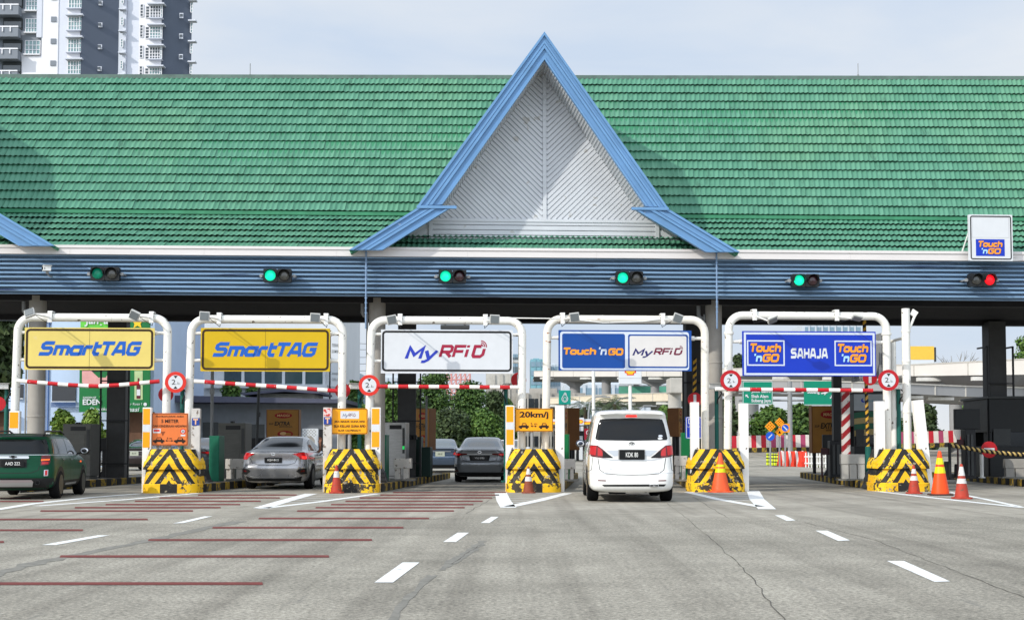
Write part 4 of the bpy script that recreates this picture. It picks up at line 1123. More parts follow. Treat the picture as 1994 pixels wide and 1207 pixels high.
# ---------------------------------------------------------------- cars
def car_paint(name, c, metal=0., rough=.3):
    return mat(name, c, rough, metal, var=.03, vscale=2, coat=1.0)
LAMPR = mat('tail_lamp_red', (150, 12, 18), .15, var=0, coat=.5, emit=(255, 30, 30), estr=.22)
LAMPD = mat('tail_lamp_dark_red', (92, 14, 18), .15, var=0, coat=.5)
LAMPON = mat('brake_lamp_lit', (255, 60, 50), .2, var=0, emit=(255, 40, 36), estr=1.6)
LAMPAMB = mat('lamp_amber_lit', (255, 110, 40), .2, var=0, emit=(255, 90, 30), estr=1.2)
PLASTIC = mat('black_car_plastic', (24, 25, 26), .6, var=.08)
SILV = mat('silver_trim', (196, 198, 200), .3, .8, var=0)
ALLOY = mat('alloy_wheel', (150, 152, 155), .3, .8, var=0)
ALLOYD = mat('dark_alloy_wheel', (60, 62, 64), .35, .7, var=0)
SEAM = mat('panel_gap', (30, 30, 31), .7, var=0)
def slice_ring(z, yr, yf, w, rc, bulge, fb):
    # rounded plan outline, anticlockwise from rear centre
    pts = []
    nb = 5
    def corner(cx, cy, a0, r_, n=5): return [(cx + r_ * math.cos(R(a0 + 90 * k / n)), cy + r_ * math.sin(R(a0 + 90 * k / n))) for k in range(n + 1)]
    rr = min(rc, w * .8, (yf - yr) * .45)
    xr = w - rr
    for k in range(nb): pts.append((xr * k / nb, yr))
    pts += corner(xr, yr + rr, -90, rr)
    for k in range(1, 10): pts.append((w, yr + rr + (yf - yr - 2 * rr) * k / 10))
    pts += corner(xr, yf - rr, 0, rr)
    for k in range(1, nb + 1): pts.append((xr * (1 - k / nb), yf))
    half = pts
    full = half + [(-x, y) for (x, y) in half[-2:0:-1]]
    out = []
    ym = (yr + yf) / 2; hl = (yf - yr) / 2
    for (x, y) in full:
        f = (x / w) ** 2
        t = (y - ym) / hl
        yy = y - bulge * (1 - f) * max(0, -t) ** 3 + fb * (1 - f) * max(0, t) ** 3
        xx = x * (1 - .05 * abs(t) ** 3)
        out.append((xx, yy, z))
    return out
def body_from(slices, name, m, parent):
    mb = MB(); rings = [slice_ring(*s) for s in slices]; n = len(rings[0])
    vs = [p for r in rings for p in r]; fs = []
    for i in range(len(rings) - 1):
        for k in range(n): fs.append((i * n + k, i * n + (k + 1) % n, (i + 1) * n + (k + 1) % n, (i + 1) * n + k))
    # caps as quad strips so the subdivision stays even
    for base, flip in ((0, True), ((len(rings) - 1) * n, False)):
        h = n // 2
        for k in range(h):
            a, b, c, d = base + k, base + k + 1, base + (n - k - 1) % n, base + (n - k) % n
            q = [a, b, c, d]; q = [v for i, v in enumerate(q) if v not in q[:i]]
            if len(q) > 2: fs.append(q[::-1] if flip else q)
    mb.add(vs, fs)
    o = mb.build(name, m, parent, smooth=True)
    md = o.modifiers.new('s', 'SUBSURF'); md.levels = 2; md.render_levels = 2
    bpy.context.view_layer.update()
    me = bpy.data.meshes.new_from_object(o.evaluated_get(bpy.context.evaluated_depsgraph_get()))
    o.modifiers.clear(); o.data = me; me.name = name
    for p in me.polygons: p.use_smooth = True
    return o
def bvh_of(o):
    me = o.data
    return BVHTree.FromPolygons([v.co for v in me.vertices], [p.vertices for p in me.polygons])
def dense(pts, st):
    out = []
    for i, p in enumerate(pts):
        q = pts[(i + 1) % len(pts)]; n = max(1, int(math.dist(p, q) / st))
        out += [(p[0] + (q[0] - p[0]) * k / n, p[1] + (q[1] - p[1]) * k / n) for k in range(n)]
    return out
def patch(bvh, pts, m, parent, name, view='rear', off=.006, st=.05, smooth=True, label=None):
    pts = dense(pts, st); n = len(pts)
    xs = [p[0] for p in pts]; ys = [p[1] for p in pts]
    inner = []
    x = min(xs) + st / 2
    def inside(px, py):
        c = False
        for i in range(n):
            (x0, y0), (x1, y1) = pts[i], pts[(i + 1) % n]
            if (y0 > py) != (y1 > py) and px < (x1 - x0) * (py - y0) / (y1 - y0) + x0: c = not c
        return c
    while x < max(xs):
        y = min(ys) + st / 2
        while y < max(ys):
            if inside(x, y) and min(math.dist((x, y), p) for p in pts) > st * .4: inner.append((x, y))
            y += st
        x += st
    v2, _, f2 = delaunay_2d_cdt([Vector(p) for p in pts + inner], [(i, (i + 1) % n) for i in range(n)], [list(range(n))], 1, 1e-5)[:3]
    vs = []; ok = []
    for p in v2:
        if view == 'rear': o, d = Vector((p.x, -3, p.y)), Vector((0, 1, 0))
        elif view == 'front': o, d = Vector((p.x, 9, p.y)), Vector((0, -1, 0))
        elif view == 'right': o, d = Vector((3, p.x, p.y)), Vector((-1, 0, 0))
        elif view == 'left': o, d = Vector((-3, p.x, p.y)), Vector((1, 0, 0))
        else: o, d = Vector((p.x, p.y, 4)), Vector((0, 0, -1))
        h = bvh.ray_cast(o, d)
        if h[0] is None: vs.append((0, 0, 0)); ok.append(False)
        else:
            nn = h[1]; nn = nn if nn.dot(d) < 0 else -nn
            vs.append(tuple(h[0] + nn * off)); ok.append(True)
    fs = []
    for f in f2:
        if all(ok[i] for i in f):
            a, b, c = (Vector(vs[i]) for i in f[:3])
            nn = (b - a).cross(c - a); fs.append(list(f) if nn.dot(d) < 0 else list(f)[::-1])
    if not fs: return None
    mb = MB(); mb.add(vs, fs); o_ = mb.build(name, m, parent, smooth=smooth)
    if label: o_['label'] = label
    return o_
def both(f):
    return f(1), f(-1)
def mir(pts): return [(-x, z) for x, z in pts]
def wheel(parent, x, y, r_, wd, rimm, spokes=5):
    s = 1 if x > 0 else -1
    t = MB()
    prof = [(r_ * .66, -wd / 2), (r_ * .9, -wd / 2), (r_ * .975, -wd / 2 + .02), (r_, -wd / 2 + .05), (r_, wd / 2 - .05), (r_ * .975, wd / 2 - .02), (r_ * .9, wd / 2), (r_ * .66, wd / 2)]
    t.lathe(prof, 32, c=(0, 0, 0), ax='x')
    o = t.build('wheel', RUBBER, parent, smooth='auto', loc=(x, y, r_))
    q = MB(); e = wd / 2 * s
    q.lathe([(0, e - s * .05), (r_ * .5, e - s * .06), (r_ * .62, e - s * .05), (r_ * .66, e - s * .0), (r_ * .69, e + s * .004)], 32, ax='x')
    for k in range(spokes):
        a = 2 * math.pi * k / spokes
        q.cbox((e - s * .02, math.sin(a) * r_ * .34, math.cos(a) * r_ * .34), (.03, .06, r_ * .62), rot=Matrix.Rotation(-a, 4, 'X'))
    q.lathe([(r_ * .14, e - s * .06), (r_ * .14, e - s * .004), (0, e - s * .0)], 16, ax='x')
    q.build('rim', rimm, o, smooth='auto')
    d = MB(); d.lathe([(0, e - s * .075), (r_ * .64, e - s * .075)], 24, ax='x'); d.build('brake_disc', BLACK, o)
    return o
def arch(bvh, parent, y, r_, m=PLASTIC, k=1.12):
    for s, v in ((1, 'right'), (-1, 'left')):
        pts = [(y + r_ * k * math.cos(R(a)), r_ + r_ * k * math.sin(R(a))) for a in range(-60, 241, 10)]
        patch(bvh, pts, m, parent, 'wheel_arch', v, .004)
def line(pts, w):   # open line to a thin outline
    v, f = stroke_poly(pts, w)
    return v[0::2] + v[1::2][::-1]
def plate(parent, y, z, w, h, s, x=0, tilt=0.):
    t = MB(); t.prism(rrect(-w / 2, w / 2, -h / 2, h / 2, .01), -.012, 0)
    o = t.build('number_plate', PLATE, parent, loc=(x, y, z)); o.rotation_euler = (tilt, 0, 0)
    k = .24 if len(s) < 7 else .33
    letters(o, s, (-w * k, w * k, -h * .24, h * .24), PLTXT, .004, 0, -.0145)
    return o
def mirror(parent, x, y, z, m, s=1.):
    t = MB()
    prof = [(.0, -.07), (.05, -.065), (.085, -.04), (.098, 0), (.09, .03), (.05, .07), (0, .085)]
    t.lathe(prof, 16, ax='y')
    t.v = [(p[0] * 1.15 * s, p[1] * .9 * s, p[2] * .85 * s) for p in t.v]
    o = t.build('side_mirror', m, parent, smooth=True, loc=(x, y, z))
    g = MB(); g.lathe([(0, .066 * s), (.075 * s, .062 * s)], 16, ax='y'); g.v = [(p[0] * 1.1, p[1], p[2] * .8) for p in g.v]; g.build('mirror_glass', CHROME, o)
    b = MB(); sg = 1 if x > 0 else -1; b.tube([(-sg * .06, .01, -.03), (-sg * .2, .03, -.09)], .022, 8); b.build('mirror_arm', PLASTIC, o)
    return o
def side_glass(bvh, parent, polys, m=GLASS):
    for pts in polys:
        for v in ('right', 'left'): patch(bvh, pts, m, parent, 'side_window', v, .005)
def underbody(parent, w, y0, y1, z0, z1):
    t = MB(); t.box(-w, w, y0, y1, z0, z1); t.build('underbody', PLASTIC, parent, bevel=.03)

def make_mpv(loc, rz):
    P = car_paint('white_pearl_paint', (226, 226, 222), 0, .3)
    r = empty('van', loc, rz, 'tall white people carrier seen from behind in the middle lane', 'van')
    B = body_from([(.20, .16, 4.6, .74, .2, .02, .1), (.25, .06, 4.74, .85, .2, .04, .12), (.32, .03, 4.8, .895, .22, .05, .15), (.42, .02, 4.84, .912, .22, .05, .16), (.55, .03, 4.85, .915, .22, .05, .16), (.62, .05, 4.84, .915, .2, .045, .16), (.66, .07, 4.83, .913, .2, .04, .16), (.9, .085, 4.78, .908, .2, .04, .16), (1.08, .095, 4.6, .898, .2, .04, .16), (1.15, .10, 4.3, .885, .2, .04, .1),
                   (1.2, .115, 4.0, .878, .17, .045, .05), (1.26, .13, 3.85, .865, .17, .05, .05), (1.5, .20, 3.4, .82, .18, .05, .05), (1.68, .26, 3.05, .775, .18, .05, .05), (1.735, .22, 2.9, .765, .18, .05, .05), (1.79, .16, 2.75, .75, .19, .05, .05), (1.845, .19, 2.55, .72, .2, .05, .0), (1.88, .36, 2.3, .63, .24, .04, 0), (1.89, .7, 1.9, .42, .3, 0, 0)], 'body', P, r)
    b = bvh_of(B)
    win = [(-.645, 1.685), (-.3, 1.705), (.3, 1.705), (.645, 1.685), (.685, 1.58), (.745, 1.30), (.72, 1.262), (0, 1.25), (-.72, 1.262), (-.745, 1.30), (-.685, 1.58)]
    g = patch(b, win, GLASS, r, 'rear_window', 'rear', .006)
    patch(b, [(-.60, 1.695), (0, 1.715), (.60, 1.695), (.58, 1.635), (0, 1.66), (-.58, 1.635)], BLACK, g, 'sunshade_band', 'rear', .009)
    for (cx, cz, rx, rz_) in ((.60, 1.345, .045, .024), (.59, 1.295, .05, .024)): patch(b, [(cx + rx * math.cos(R(a)), cz + rz_ * math.sin(R(a))) for a in range(0, 360, 20)], SILV if cz > 1.32 else SGNW, g, 'sticker', 'rear', .009, .02)
    hs = MB(); hs.box(-.11, .11, .16, .20, 1.735, 1.775); L3 = patch(b, [(-.12, 1.735), (.12, 1.735), (.105, 1.775), (-.105, 1.775)], LAMPON, r, 'brake_lamp', 'rear', .008, .02)
    for s in (1, -1):
        tl = [(s * x, z) for x, z in [(.855, 1.165), (.70, 1.155), (.60, 1.08), (.40, .905), (.60, .90), (.80, .925), (.875, .955), (.885, 1.05)]]
        o = patch(b, tl, LAMPD, r, 'tail_lamp', 'rear', .008, .03)
        for q in ([(.845, 1.145), (.72, 1.14), (.74, .955), (.855, .975)], [(.70, 1.12), (.635, 1.08), (.57, .945), (.70, .945)]):
            patch(b, [(s * x, z) for x, z in q], LAMPR, o, 'lens', 'rear', .012, .03)
        patch(b, [(s * x, z) for x, z in [(.58, 1.045), (.38, .905), (.60, .91), (.60, 1.03)]], BLACK, o, 'lamp_corner', 'rear', .0125, .03)
        patch(b, [(s * x, z) for x, z in [(.37, .935), (.54, 1.055), (.28, 1.06), (.28, .95)]], SILV, r, 'trim', 'rear', .007, .03)
        patch(b, [(s * .54, .455), (s * .70, .46), (s * .70, .44), (s * .54, .435)], LAMPD, r, 'reflector', 'rear', .007, .03)
        patch(b, line([(s * .70, .9), (s * .66, .66), (s * .55, .585), (s * .3, .565), (0, .56)], .012), SEAM, r, 'panel_gap', 'rear', .004, .03)
        patch(b, line([(s * .80, .92), (s * .83, .66), (s * .89, .62)], .008), SEAM, r, 'panel_gap', 'rear', .004, .03)
        patch(b, [(s * .46, .675), (s * .46, .69), (s * .40, .69), (s * .40, .675)], SILV, r, 'badge', 'rear', .006, .02) if s < 0 else None
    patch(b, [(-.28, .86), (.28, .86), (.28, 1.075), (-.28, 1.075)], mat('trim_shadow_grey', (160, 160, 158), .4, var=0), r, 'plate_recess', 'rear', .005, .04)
    patch(b, [(-.40, .872), (.40, .872), (.62, .900), (.62, .888), (.42, .852), (-.42, .852), (-.62, .888), (-.62, .900)], SILV, r, 'trim', 'rear', .008, .03)
    plate(r, .018, .967, .52, .2, 'KDK 80')
    patch(b, [(-.62, .365), (-.58, .33), (.66, .33), (.70, .375)], PLASTIC, r, 'bumper_grille', 'rear', .007, .03)
    for x in (.40, .50):
        t = MB(); t.prism(rrect(x - .045, x + .045, .322, .372, .012), -.07, .12); e = t.build('exhaust_tip', CHROME, r); t = MB(); t.prism(rrect(x - .032, x + .032, .332, .362, .008), -.073, -.071); t.build('opening', SEAM, e)
    patch(b, [(-.85, .60), (.85, .60), (.85, .592), (-.85, .592)], SILV, r, 'trim', 'rear', .004, .04)
    # emblem: three ovals
    def ov(cx, cz, rx, rz_, wd): return [(ring_shape([(cx + (rx) * math.cos(R(a)), cz + rz_ * math.sin(R(a))) for a in range(0, 360, 15)], [(cx + (rx - wd) * math.cos(R(a)), cz + (rz_ - wd) * math.sin(R(a))) for a in range(0, 360, 15)]))][0]
    em = MB()
    for i, sh in enumerate((ov(0, 1.185, .062, .042, .009), ov(0, 1.185, .022, .04, .008), ov(0, 1.197, .046, .018, .008))):
        em.add([(p[0], .053 - i * .002 + .0 * p[1], p[1]) for p in sh[0]], sh[1])
    e = em.build('emblem', mat('dark_chrome', (70, 72, 74), .2, .9, var=0), r)
    ys = [b.ray_cast(Vector((0, -3, 1.185)), Vector((0, 1, 0)))[0].y]; e.location.y = ys[0] - .058
    side_glass(b, r, [[(.55, 1.24), (1.6, 1.23), (1.6, 1.66), (.62, 1.63)], [(1.68, 1.23), (2.75, 1.22), (2.45, 1.64), (1.68, 1.66)], [(2.83, 1.22), (3.5, 1.21), (2.6, 1.62)]])
    for y in (1.0, 4.0): arch(b, r, y, .34, SEAM, 1.16)
    for y in (1.0, 4.0):
        for s in (1, -1): wheel(r, s * .78, y, .34, .24, ALLOY)
    for s in (-1, 1): mirror(r, s * .98, 3.2, 1.2, mat('dark_blue_mirror', (28, 40, 58), .25, var=0, coat=.5), 1.0)
    patch(b, [(-.86, 1.28), (-.86, 1.1), (-.85, 1.1), (-.85, 1.28)], SEAM, r, 'panel_gap', 'rear') if False else None
    underbody(r, .70, .3, 4.5, .2, .34)
    t = MB(); t.box(-.62, .62, .14, .5, .235, .29); t.tube([(.3, .2, .25), (.3, .9, .25)], .06, 10); t.box(-.45, -.1, .5, .9, .16, .3); t.build('rear_axle', PLASTIC, r, bevel=.02)
    t = MB(); t.prism([(-.66, 1.79), (-.3, 1.83), (.3, 1.83), (.66, 1.79), (.655, 1.775), (.3, 1.805), (-.3, 1.805), (-.655, 1.775)], .09, .3); t.build('spoiler', P, r, bevel=.008)
    return r
SED = dict(fast=[(.17, .22, 4.4, .70, .2, .02, .1), (.22, .1, 4.52, .82, .22, .05, .12), (.30, .05, 4.6, .868, .25, .07, .16), (.45, .02, 4.62, .895, .26, .08, .2), (.58, .0, 4.62, .90, .26, .09, .2), (.64, .03, 4.6, .90, .25, .085, .2), (.70, .055, 4.55, .897, .24, .08, .2), (.80, .06, 4.4, .888, .24, .08, .2), (.88, .05, 4.1, .87, .24, .08, .15), (.94, .05, 3.7, .845, .25, .085, .1), (.985, .045, 3.5, .815, .26, .09, .06), (1.005, .10, 3.4, .79, .26, .09, .06),
               (1.03, .36, 3.32, .765, .26, .05, .06), (1.1, .62, 3.12, .735, .26, .06, .06), (1.2, .95, 2.85, .69, .28, .07, .06), (1.32, 1.36, 2.5, .625, .3, .08, .05), (1.39, 1.66, 2.26, .56, .3, .06, .03), (1.415, 1.8, 2.1, .44, .14, .02, 0)],
           notch=[(.17, .22, 4.2, .68, .2, .02, .1), (.22, .1, 4.3, .80, .22, .05, .12), (.30, .05, 4.36, .84, .25, .06, .16), (.45, .02, 4.4, .862, .26, .07, .2), (.58, .0, 4.42, .866, .26, .08, .2), (.66, .02, 4.4, .866, .25, .08, .2), (.72, .05, 4.36, .864, .24, .08, .2), (.84, .06, 4.2, .855, .24, .08, .2), (.93, .05, 3.9, .84, .24, .08, .15), (1.0, .05, 3.5, .815, .25, .085, .1), (1.045, .045, 3.3, .785, .26, .09, .06), (1.06, .12, 3.2, .765, .26, .08, .06),
               (1.075, .48, 3.12, .745, .26, .04, .06), (1.14, .66, 2.96, .72, .26, .06, .06), (1.25, .88, 2.7, .675, .28, .07, .06), (1.37, 1.16, 2.38, .615, .3, .08, .05), (1.445, 1.42, 2.16, .55, .28, .06, .03), (1.47, 1.55, 2.0, .43, .14, .02, 0)])
def make_sedan(loc, rz, kind, P, lab, cfg):
    r = empty('sedan', loc, rz, lab, 'car')
    sl = SED['fast' if kind == 'civic' else 'notch']
    B = body_from(sl, 'body', P, r); b = bvh_of(B)
    wt = cfg.get('wt', mat('car_glass', (20, 24, 28), .05, var=0, coat=.6, spec=.9))
    if kind == 'civic':
        patch(b, [(-.70, 1.02), (-.66, 1.045), (-.50, 1.36), (-.3, 1.385), (.3, 1.385), (.50, 1.36), (.66, 1.045), (.70, 1.02), (.4, 1.012), (-.4, 1.012)], GLASS, r, 'rear_window', 'rear', .006)
        for s in (1, -1):
            C1 = [(.895, .88), (.86, .955), (.74, .975), (.50, .945), (.66, .86), (.70, .80), (.80, .79), (.88, .80)]
            o = patch(b, [(s * x, z) for x, z in C1], LAMPR, r, 'tail_lamp', 'rear', .009, .03)
            patch(b, [(s * x, z) for x, z in [(.82, .87), (.72, .88), (.74, .82), (.82, .81)]], LAMPON if s > 0 else LAMPR, o, 'lens', 'rear', .013, .02)
            patch(b, [(s * x, z) for x, z in [(.84, .42), (.72, .40), (.60, .49), (.66, .545), (.84, .56)]], PLASTIC, r, 'bumper_vent', 'rear', .006, .03)
            patch(b, [(s * x, z) for x, z in [(.80, .475), (.70, .47), (.72, .51), (.80, .52)]], LAMPD, r, 'reflector', 'rear', .010, .02)
            patch(b, line([(s * .62, .83), (s * .56, .70), (s * .40, .66), (0, .655)], .01), SEAM, r, 'panel_gap', 'rear', .004, .03)
        patch(b, [(-.74, .36), (-.55, .30), (.55, .30), (.74, .36), (.70, .23), (-.70, .23)], PLASTIC, r, 'diffuser', 'rear', .006, .04)
        patch(b, [(-.56, .335), (.56, .335), (.62, .36), (.60, .378), (.52, .35), (-.52, .35), (-.60, .378), (-.62, .36)], SILV, r, 'trim', 'rear', .010, .03)
        patch(b, [(-.50, .945), (.50, .945), (.47, .915), (-.47, .915)], SILV, r, 'trim', 'rear', .007, .03)
        plate(r, -.048, .78, .46, .13, 'BQH 8622')
        e = MB(); e.prism(rrect(-.045, .045, .895, .975, .02), -.055, -.04); em = e.build('emblem', CHROME, r)
        h = MB(); h.box(-.028, -.016, -.060, -.056, .905, .965); h.box(.016, .028, -.060, -.056, .905, .965); h.box(-.015, .015, -.060, -.056, .93, .942); h.build('logo', SEAM, em)
        patch(b, [(-.8, .79), (-.8, .74), (.8, .74), (.8, .79)], P, r, 'crease', 'rear', .0005) if False else None
        side = [[(.95, 1.03), (2.02, 1.01), (2.02, 1.335), (1.75, 1.33), (1.3, 1.24)], [(2.08, 1.01), (3.05, .99), (2.45, 1.31), (2.08, 1.335)]]
        wy, wr, rm_ = (.95, 3.65), .325, ALLOYD
    else:
        patch(b, [(-.68, 1.085), (-.64, 1.11), (-.50, 1.40), (-.3, 1.425), (.3, 1.425), (.50, 1.40), (.64, 1.11), (.68, 1.085), (.4, 1.078), (-.4, 1.078)], wt, r, 'rear_window', 'rear', .006)
        if kind == 'vios':
            for s in (1, -1):
                o = patch(b, [(s * x, z) for x, z in [(.86, .90), (.82, .965), (.40, .93), (.40, .895), (.62, .86), (.70, .80), (.84, .83)]], LAMPD, r, 'tail_lamp', 'rear', .009, .03)
                patch(b, [(s * x, z) for x, z in [(.80, .935), (.60, .92), (.66, .87), (.80, .87)]], LAMPR, o, 'lens', 'rear', .013, .02)
                patch(b, line([(s * .58, .86), (s * .54, .72), (s * .36, .66), (0, .655)], .012), SEAM, r, 'panel_gap', 'rear', .004, .03)
                patch(b, [(s * x, z) for x, z in [(.83, .40), (.70, .38), (.74, .50), (.83, .52)]], PLASTIC, r, 'bumper_vent', 'rear', .006, .03)
                patch(b, [(s * .80, .36), (s * .68, .36), (s * .68, .38), (s * .80, .38)], LAMPD, r, 'reflector', 'rear', .010, .02)
            patch(b, [(-.78, .33), (.78, .33), (.74, .22), (-.74, .22)], PLASTIC, r, 'diffuser', 'rear', .006, .04)
            patch(b, [(-.60, 1.04), (.60, 1.04), (.62, 1.015), (-.62, 1.015)], PLASTIC, r, 'spoiler_lip', 'rear', .010, .03)
            patch(b, [(-.40, .925), (.40, .925), (.40, .90), (-.40, .90)], SILV, r, 'trim', 'rear', .007, .03)
            e = MB(); e.add(*[(lambda s: ([(p[0], -.05, p[1]) for p in s[0]], s[1]))(ring_shape([(.06 * math.cos(R(a)), .975 + .038 * math.sin(R(a))) for a in range(0, 360, 20)], [(.048 * math.cos(R(a)), .975 + .027 * math.sin(R(a))) for a in range(0, 360, 20)]))][0]); em = e.build('emblem', CHROME, r)
            em.location.y = b.ray_cast(Vector((0, -3, .975)), Vector((0, 1, 0)))[0].y + .05 - .008
            patch(b, [(-.30, .70), (.30, .70), (.34, .87), (-.34, .87)], SEAM, r, 'plate_recess', 'rear', .005, .04)
            plate(r, -.03, .785, .46, .12, cfg['plate'])
        else:
            for s in (1, -1):
                o = patch(b, [(s * x, z) for x, z in [(.85, .96), (.80, .985), (.60, .86), (.56, .78), (.72, .76), (.85, .84)]], LAMPR, r, 'tail_lamp', 'rear', .009, .03)
                patch(b, [(s * x, z) for x, z in [(.74, .88), (.64, .84), (.64, .80), (.74, .80)]], LAMPAMB if s > 0 else LAMPR, o, 'lens', 'rear', .013, .02)
                patch(b, [(s * .80, .36), (s * .68, .36), (s * .68, .40), (s * .80, .40)], LAMPD, r, 'reflector', 'rear', .010, .02)
            patch(b, [(-.66, 1.03), (.66, 1.03), (.68, .99), (-.68, .99)], PLASTIC, r, 'spoiler_lip', 'rear', .010, .03)
            patch(b, [(-.8, .34), (.8, .34), (.76, .22), (-.76, .22)], PLASTIC, r, 'diffuser', 'rear', .006, .04)
            patch(b, [(-.46, .925), (.46, .925), (.46, .90), (-.46, .90)], SILV, r, 'trim', 'rear', .007, .03)
            pl = plate(r, -.03, .80, .40, .2, cfg['plate']); pl.data = pl.data.copy(); pl.data.materials[0] = mat('pale_plate', (170, 176, 160), .5, var=0)
            for c in pl.children: c.data.materials[0] = PLATE
        side = [[(.95, 1.09), (1.9, 1.075), (1.9, 1.39), (1.5, 1.38), (1.2, 1.30)], [(1.96, 1.075), (2.9, 1.06), (2.3, 1.37), (1.96, 1.39)]]
        wy, wr, rm_ = (.92, 3.45), .30, ALLOY
        if kind == 'vios':
            t = MB(); t.prism([(-.0, .0), (.02, .0), (.006, .06), (0, .06)], -.005, .005); t.v = [(p[1], p[0] * 5, p[2]) for p in t.v]; t.build('antenna', BLACK, r, loc=(0, 1.5, 1.455))
    side_glass(b, r, side, GLASS)
    for y in (wy[0] + 1.15, wy[0] + .95 + 1.2):
        for v in ('right', 'left'): patch(b, line([(y, .36), (y + .02, 1.0)], .012), SEAM, r, 'panel_gap', v, .004, .06)
    for v in ('right', 'left'):
        for y in (wy[0] + 1.35, wy[0] + .4): patch(b, [(y, .90), (y + .2, .895), (y + .2, .87), (y, .875)], SILV, r, 'door_handle', v, .012, .04)
    for y in wy:
        arch(b, r, y, wr, SEAM, 1.13)
        for s in (1, -1): wheel(r, s * (sl[4][3] - .115), y, wr, .215, rm_)
    for s in (-1, 1): mirror(r, s * (sl[4][3] + .09), 2.95, 1.03, PLASTIC if kind == 'civic' else P)
    underbody(r, .66, .3, 4.2, .17, .3)
    return r
def make_mini(loc, rz):
    P = mat('racing_green_paint', (3, 62, 40), .3, 0., var=.03, coat=.06, spec=.15)
    r = empty('compact_suv', loc, rz, 'dark green compact suv with black arches and roof rails', 'car')
    B = body_from([(.22, .2, 4.0, .72, .2, .02, .08), (.28, .08, 4.14, .84, .22, .05, .1), (.38, .03, 4.22, .885, .24, .06, .14), (.5, .01, 4.26, .905, .26, .07, .16), (.62, .02, 4.27, .91, .26, .07, .16), (.72, .05, 4.25, .908, .26, .065, .16), (.82, .06, 4.18, .90, .26, .06, .16), (.90, .065, 3.98, .89, .28, .06, .14), (.975, .07, 3.72, .872, .30, .06, .1), (1.02, .09, 3.52, .845, .30, .07, .08), (1.04, .12, 3.46, .825, .30, .07, .06),
                   (1.2, .20, 3.24, .79, .32, .08, .08), (1.36, .30, 2.96, .735, .34, .09, .08), (1.42, .22, 2.86, .71, .34, .09, .08), (1.47, .22, 2.74, .68, .36, .09, .06), (1.51, .32, 2.5, .61, .36, .06, .02), (1.53, .6, 2.2, .5, .3, .02, 0)], 'body', P, r)
    b = bvh_of(B)
    g = patch(b, [(-.70, 1.05), (.70, 1.05), (.74, 1.09), (.64, 1.375), (.3, 1.39), (-.3, 1.39), (-.64, 1.375), (-.74, 1.09)], GLASS, r, 'rear_window', 'rear', .006)
    t = MB(); t.tube([(-.1, .1, 1.11), (.22, .12, 1.12)], .018, 8); t.build('wiper', BLACK, g)
    patch(b, [(-.80, 1.035), (.80, 1.035), (.80, 1.02), (-.80, 1.02)], SILV, r, 'trim', 'rear', .008, .04)
    patch(b, [(-.34, .945), (.34, .945), (.35, .975), (.33, 1.0), (-.33, 1.0), (-.35, .975)], SILV, r, 'boot_handle', 'rear', .02, .03)
    em = MB(); em.prism(circle(0, .99, .035, 18), -.045, -.02); e = em.build('emblem', BLACK, r); em = MB(); em.prism([(-.085, .985), (-.035, .98), (-.035, 1.0), (-.085, .998)], -.04, -.025); em.prism([(.085, .985), (.035, .98), (.035, 1.0), (.085, .998)], -.04, -.025); em.build('wing', BLACK, e)
    plate(r, -.035, .835, .50, .15, 'AAD 222')
    patch(b, [(-.30, .745), (.30, .745), (.30, .93), (-.30, .93)], SEAM, r, 'plate_recess', 'rear', .004, .04)
    for s in (1, -1):
        o = patch(b, [(s * x, z) for x, z in [(.60, .79), (.76, .80), (.785, .86), (.775, .99), (.74, 1.02), (.61, 1.01)]], LAMPD, r, 'tail_lamp', 'rear', .012, .03)
        patch(b, [(s * x, z) for x, z in [(.61, .895), (.765, .905), (.765, .935), (.61, .925)]], LAMPAMB, o, 'lens', 'rear', .017, .02)
        patch(b, [(s * x, z) for x, z in [(.625, .815), (.75, .82), (.75, .87), (.625, .865)]], LAMPR, o, 'lens', 'rear', .017, .02)
        fo = patch(b, [(s * x, z) for x, z in [(.68, .545), (.76, .55), (.76, .69), (.68, .685)]], SILV, r, 'fog_lamp', 'rear', .012, .03)
        patch(b, [(s * x, z) for x, z in [(.70, .56), (.745, .565), (.745, .675), (.70, .67)]], LAMPR, fo, 'lens', 'rear', .016, .03)
        patch(b, line([(s * .58, .78), (s * .56, .68), (s * .4, .62), (0, .615)], .012), SEAM, r, 'panel_gap', 'rear', .004, .03)
        e_ = MB(); e_.lathe([(.055, -.02), (.055, .1), (.042, .1), (.042, -.02)], 16, c=(s * .55, .06, .40), ax='y'); e_.build('exhaust_tip', BLACK, r)
    patch(b, [(-.86, .50), (-.6, .50), (.6, .50), (.86, .50), (.84, .27), (-.84, .27)], PLASTIC, r, 'lower_bumper', 'rear', .006, .05)
    patch(b, [(-.42, .46), (.42, .46), (.46, .42), (.43, .31), (-.43, .31), (-.46, .42)], mat('satin_silver', (190, 192, 192), .28, .7, var=0), r, 'skid_plate', 'rear', .02, .04)
    side_glass(b, r, [[(.40, 1.05), (.96, 1.045), (.96, 1.40), (.60, 1.395)], [(.98, 1.045), (1.84, 1.04), (1.84, 1.41), (.98, 1.41)], [(1.88, 1.04), (3.3, 1.03), (2.8, 1.37), (1.88, 1.42)]])
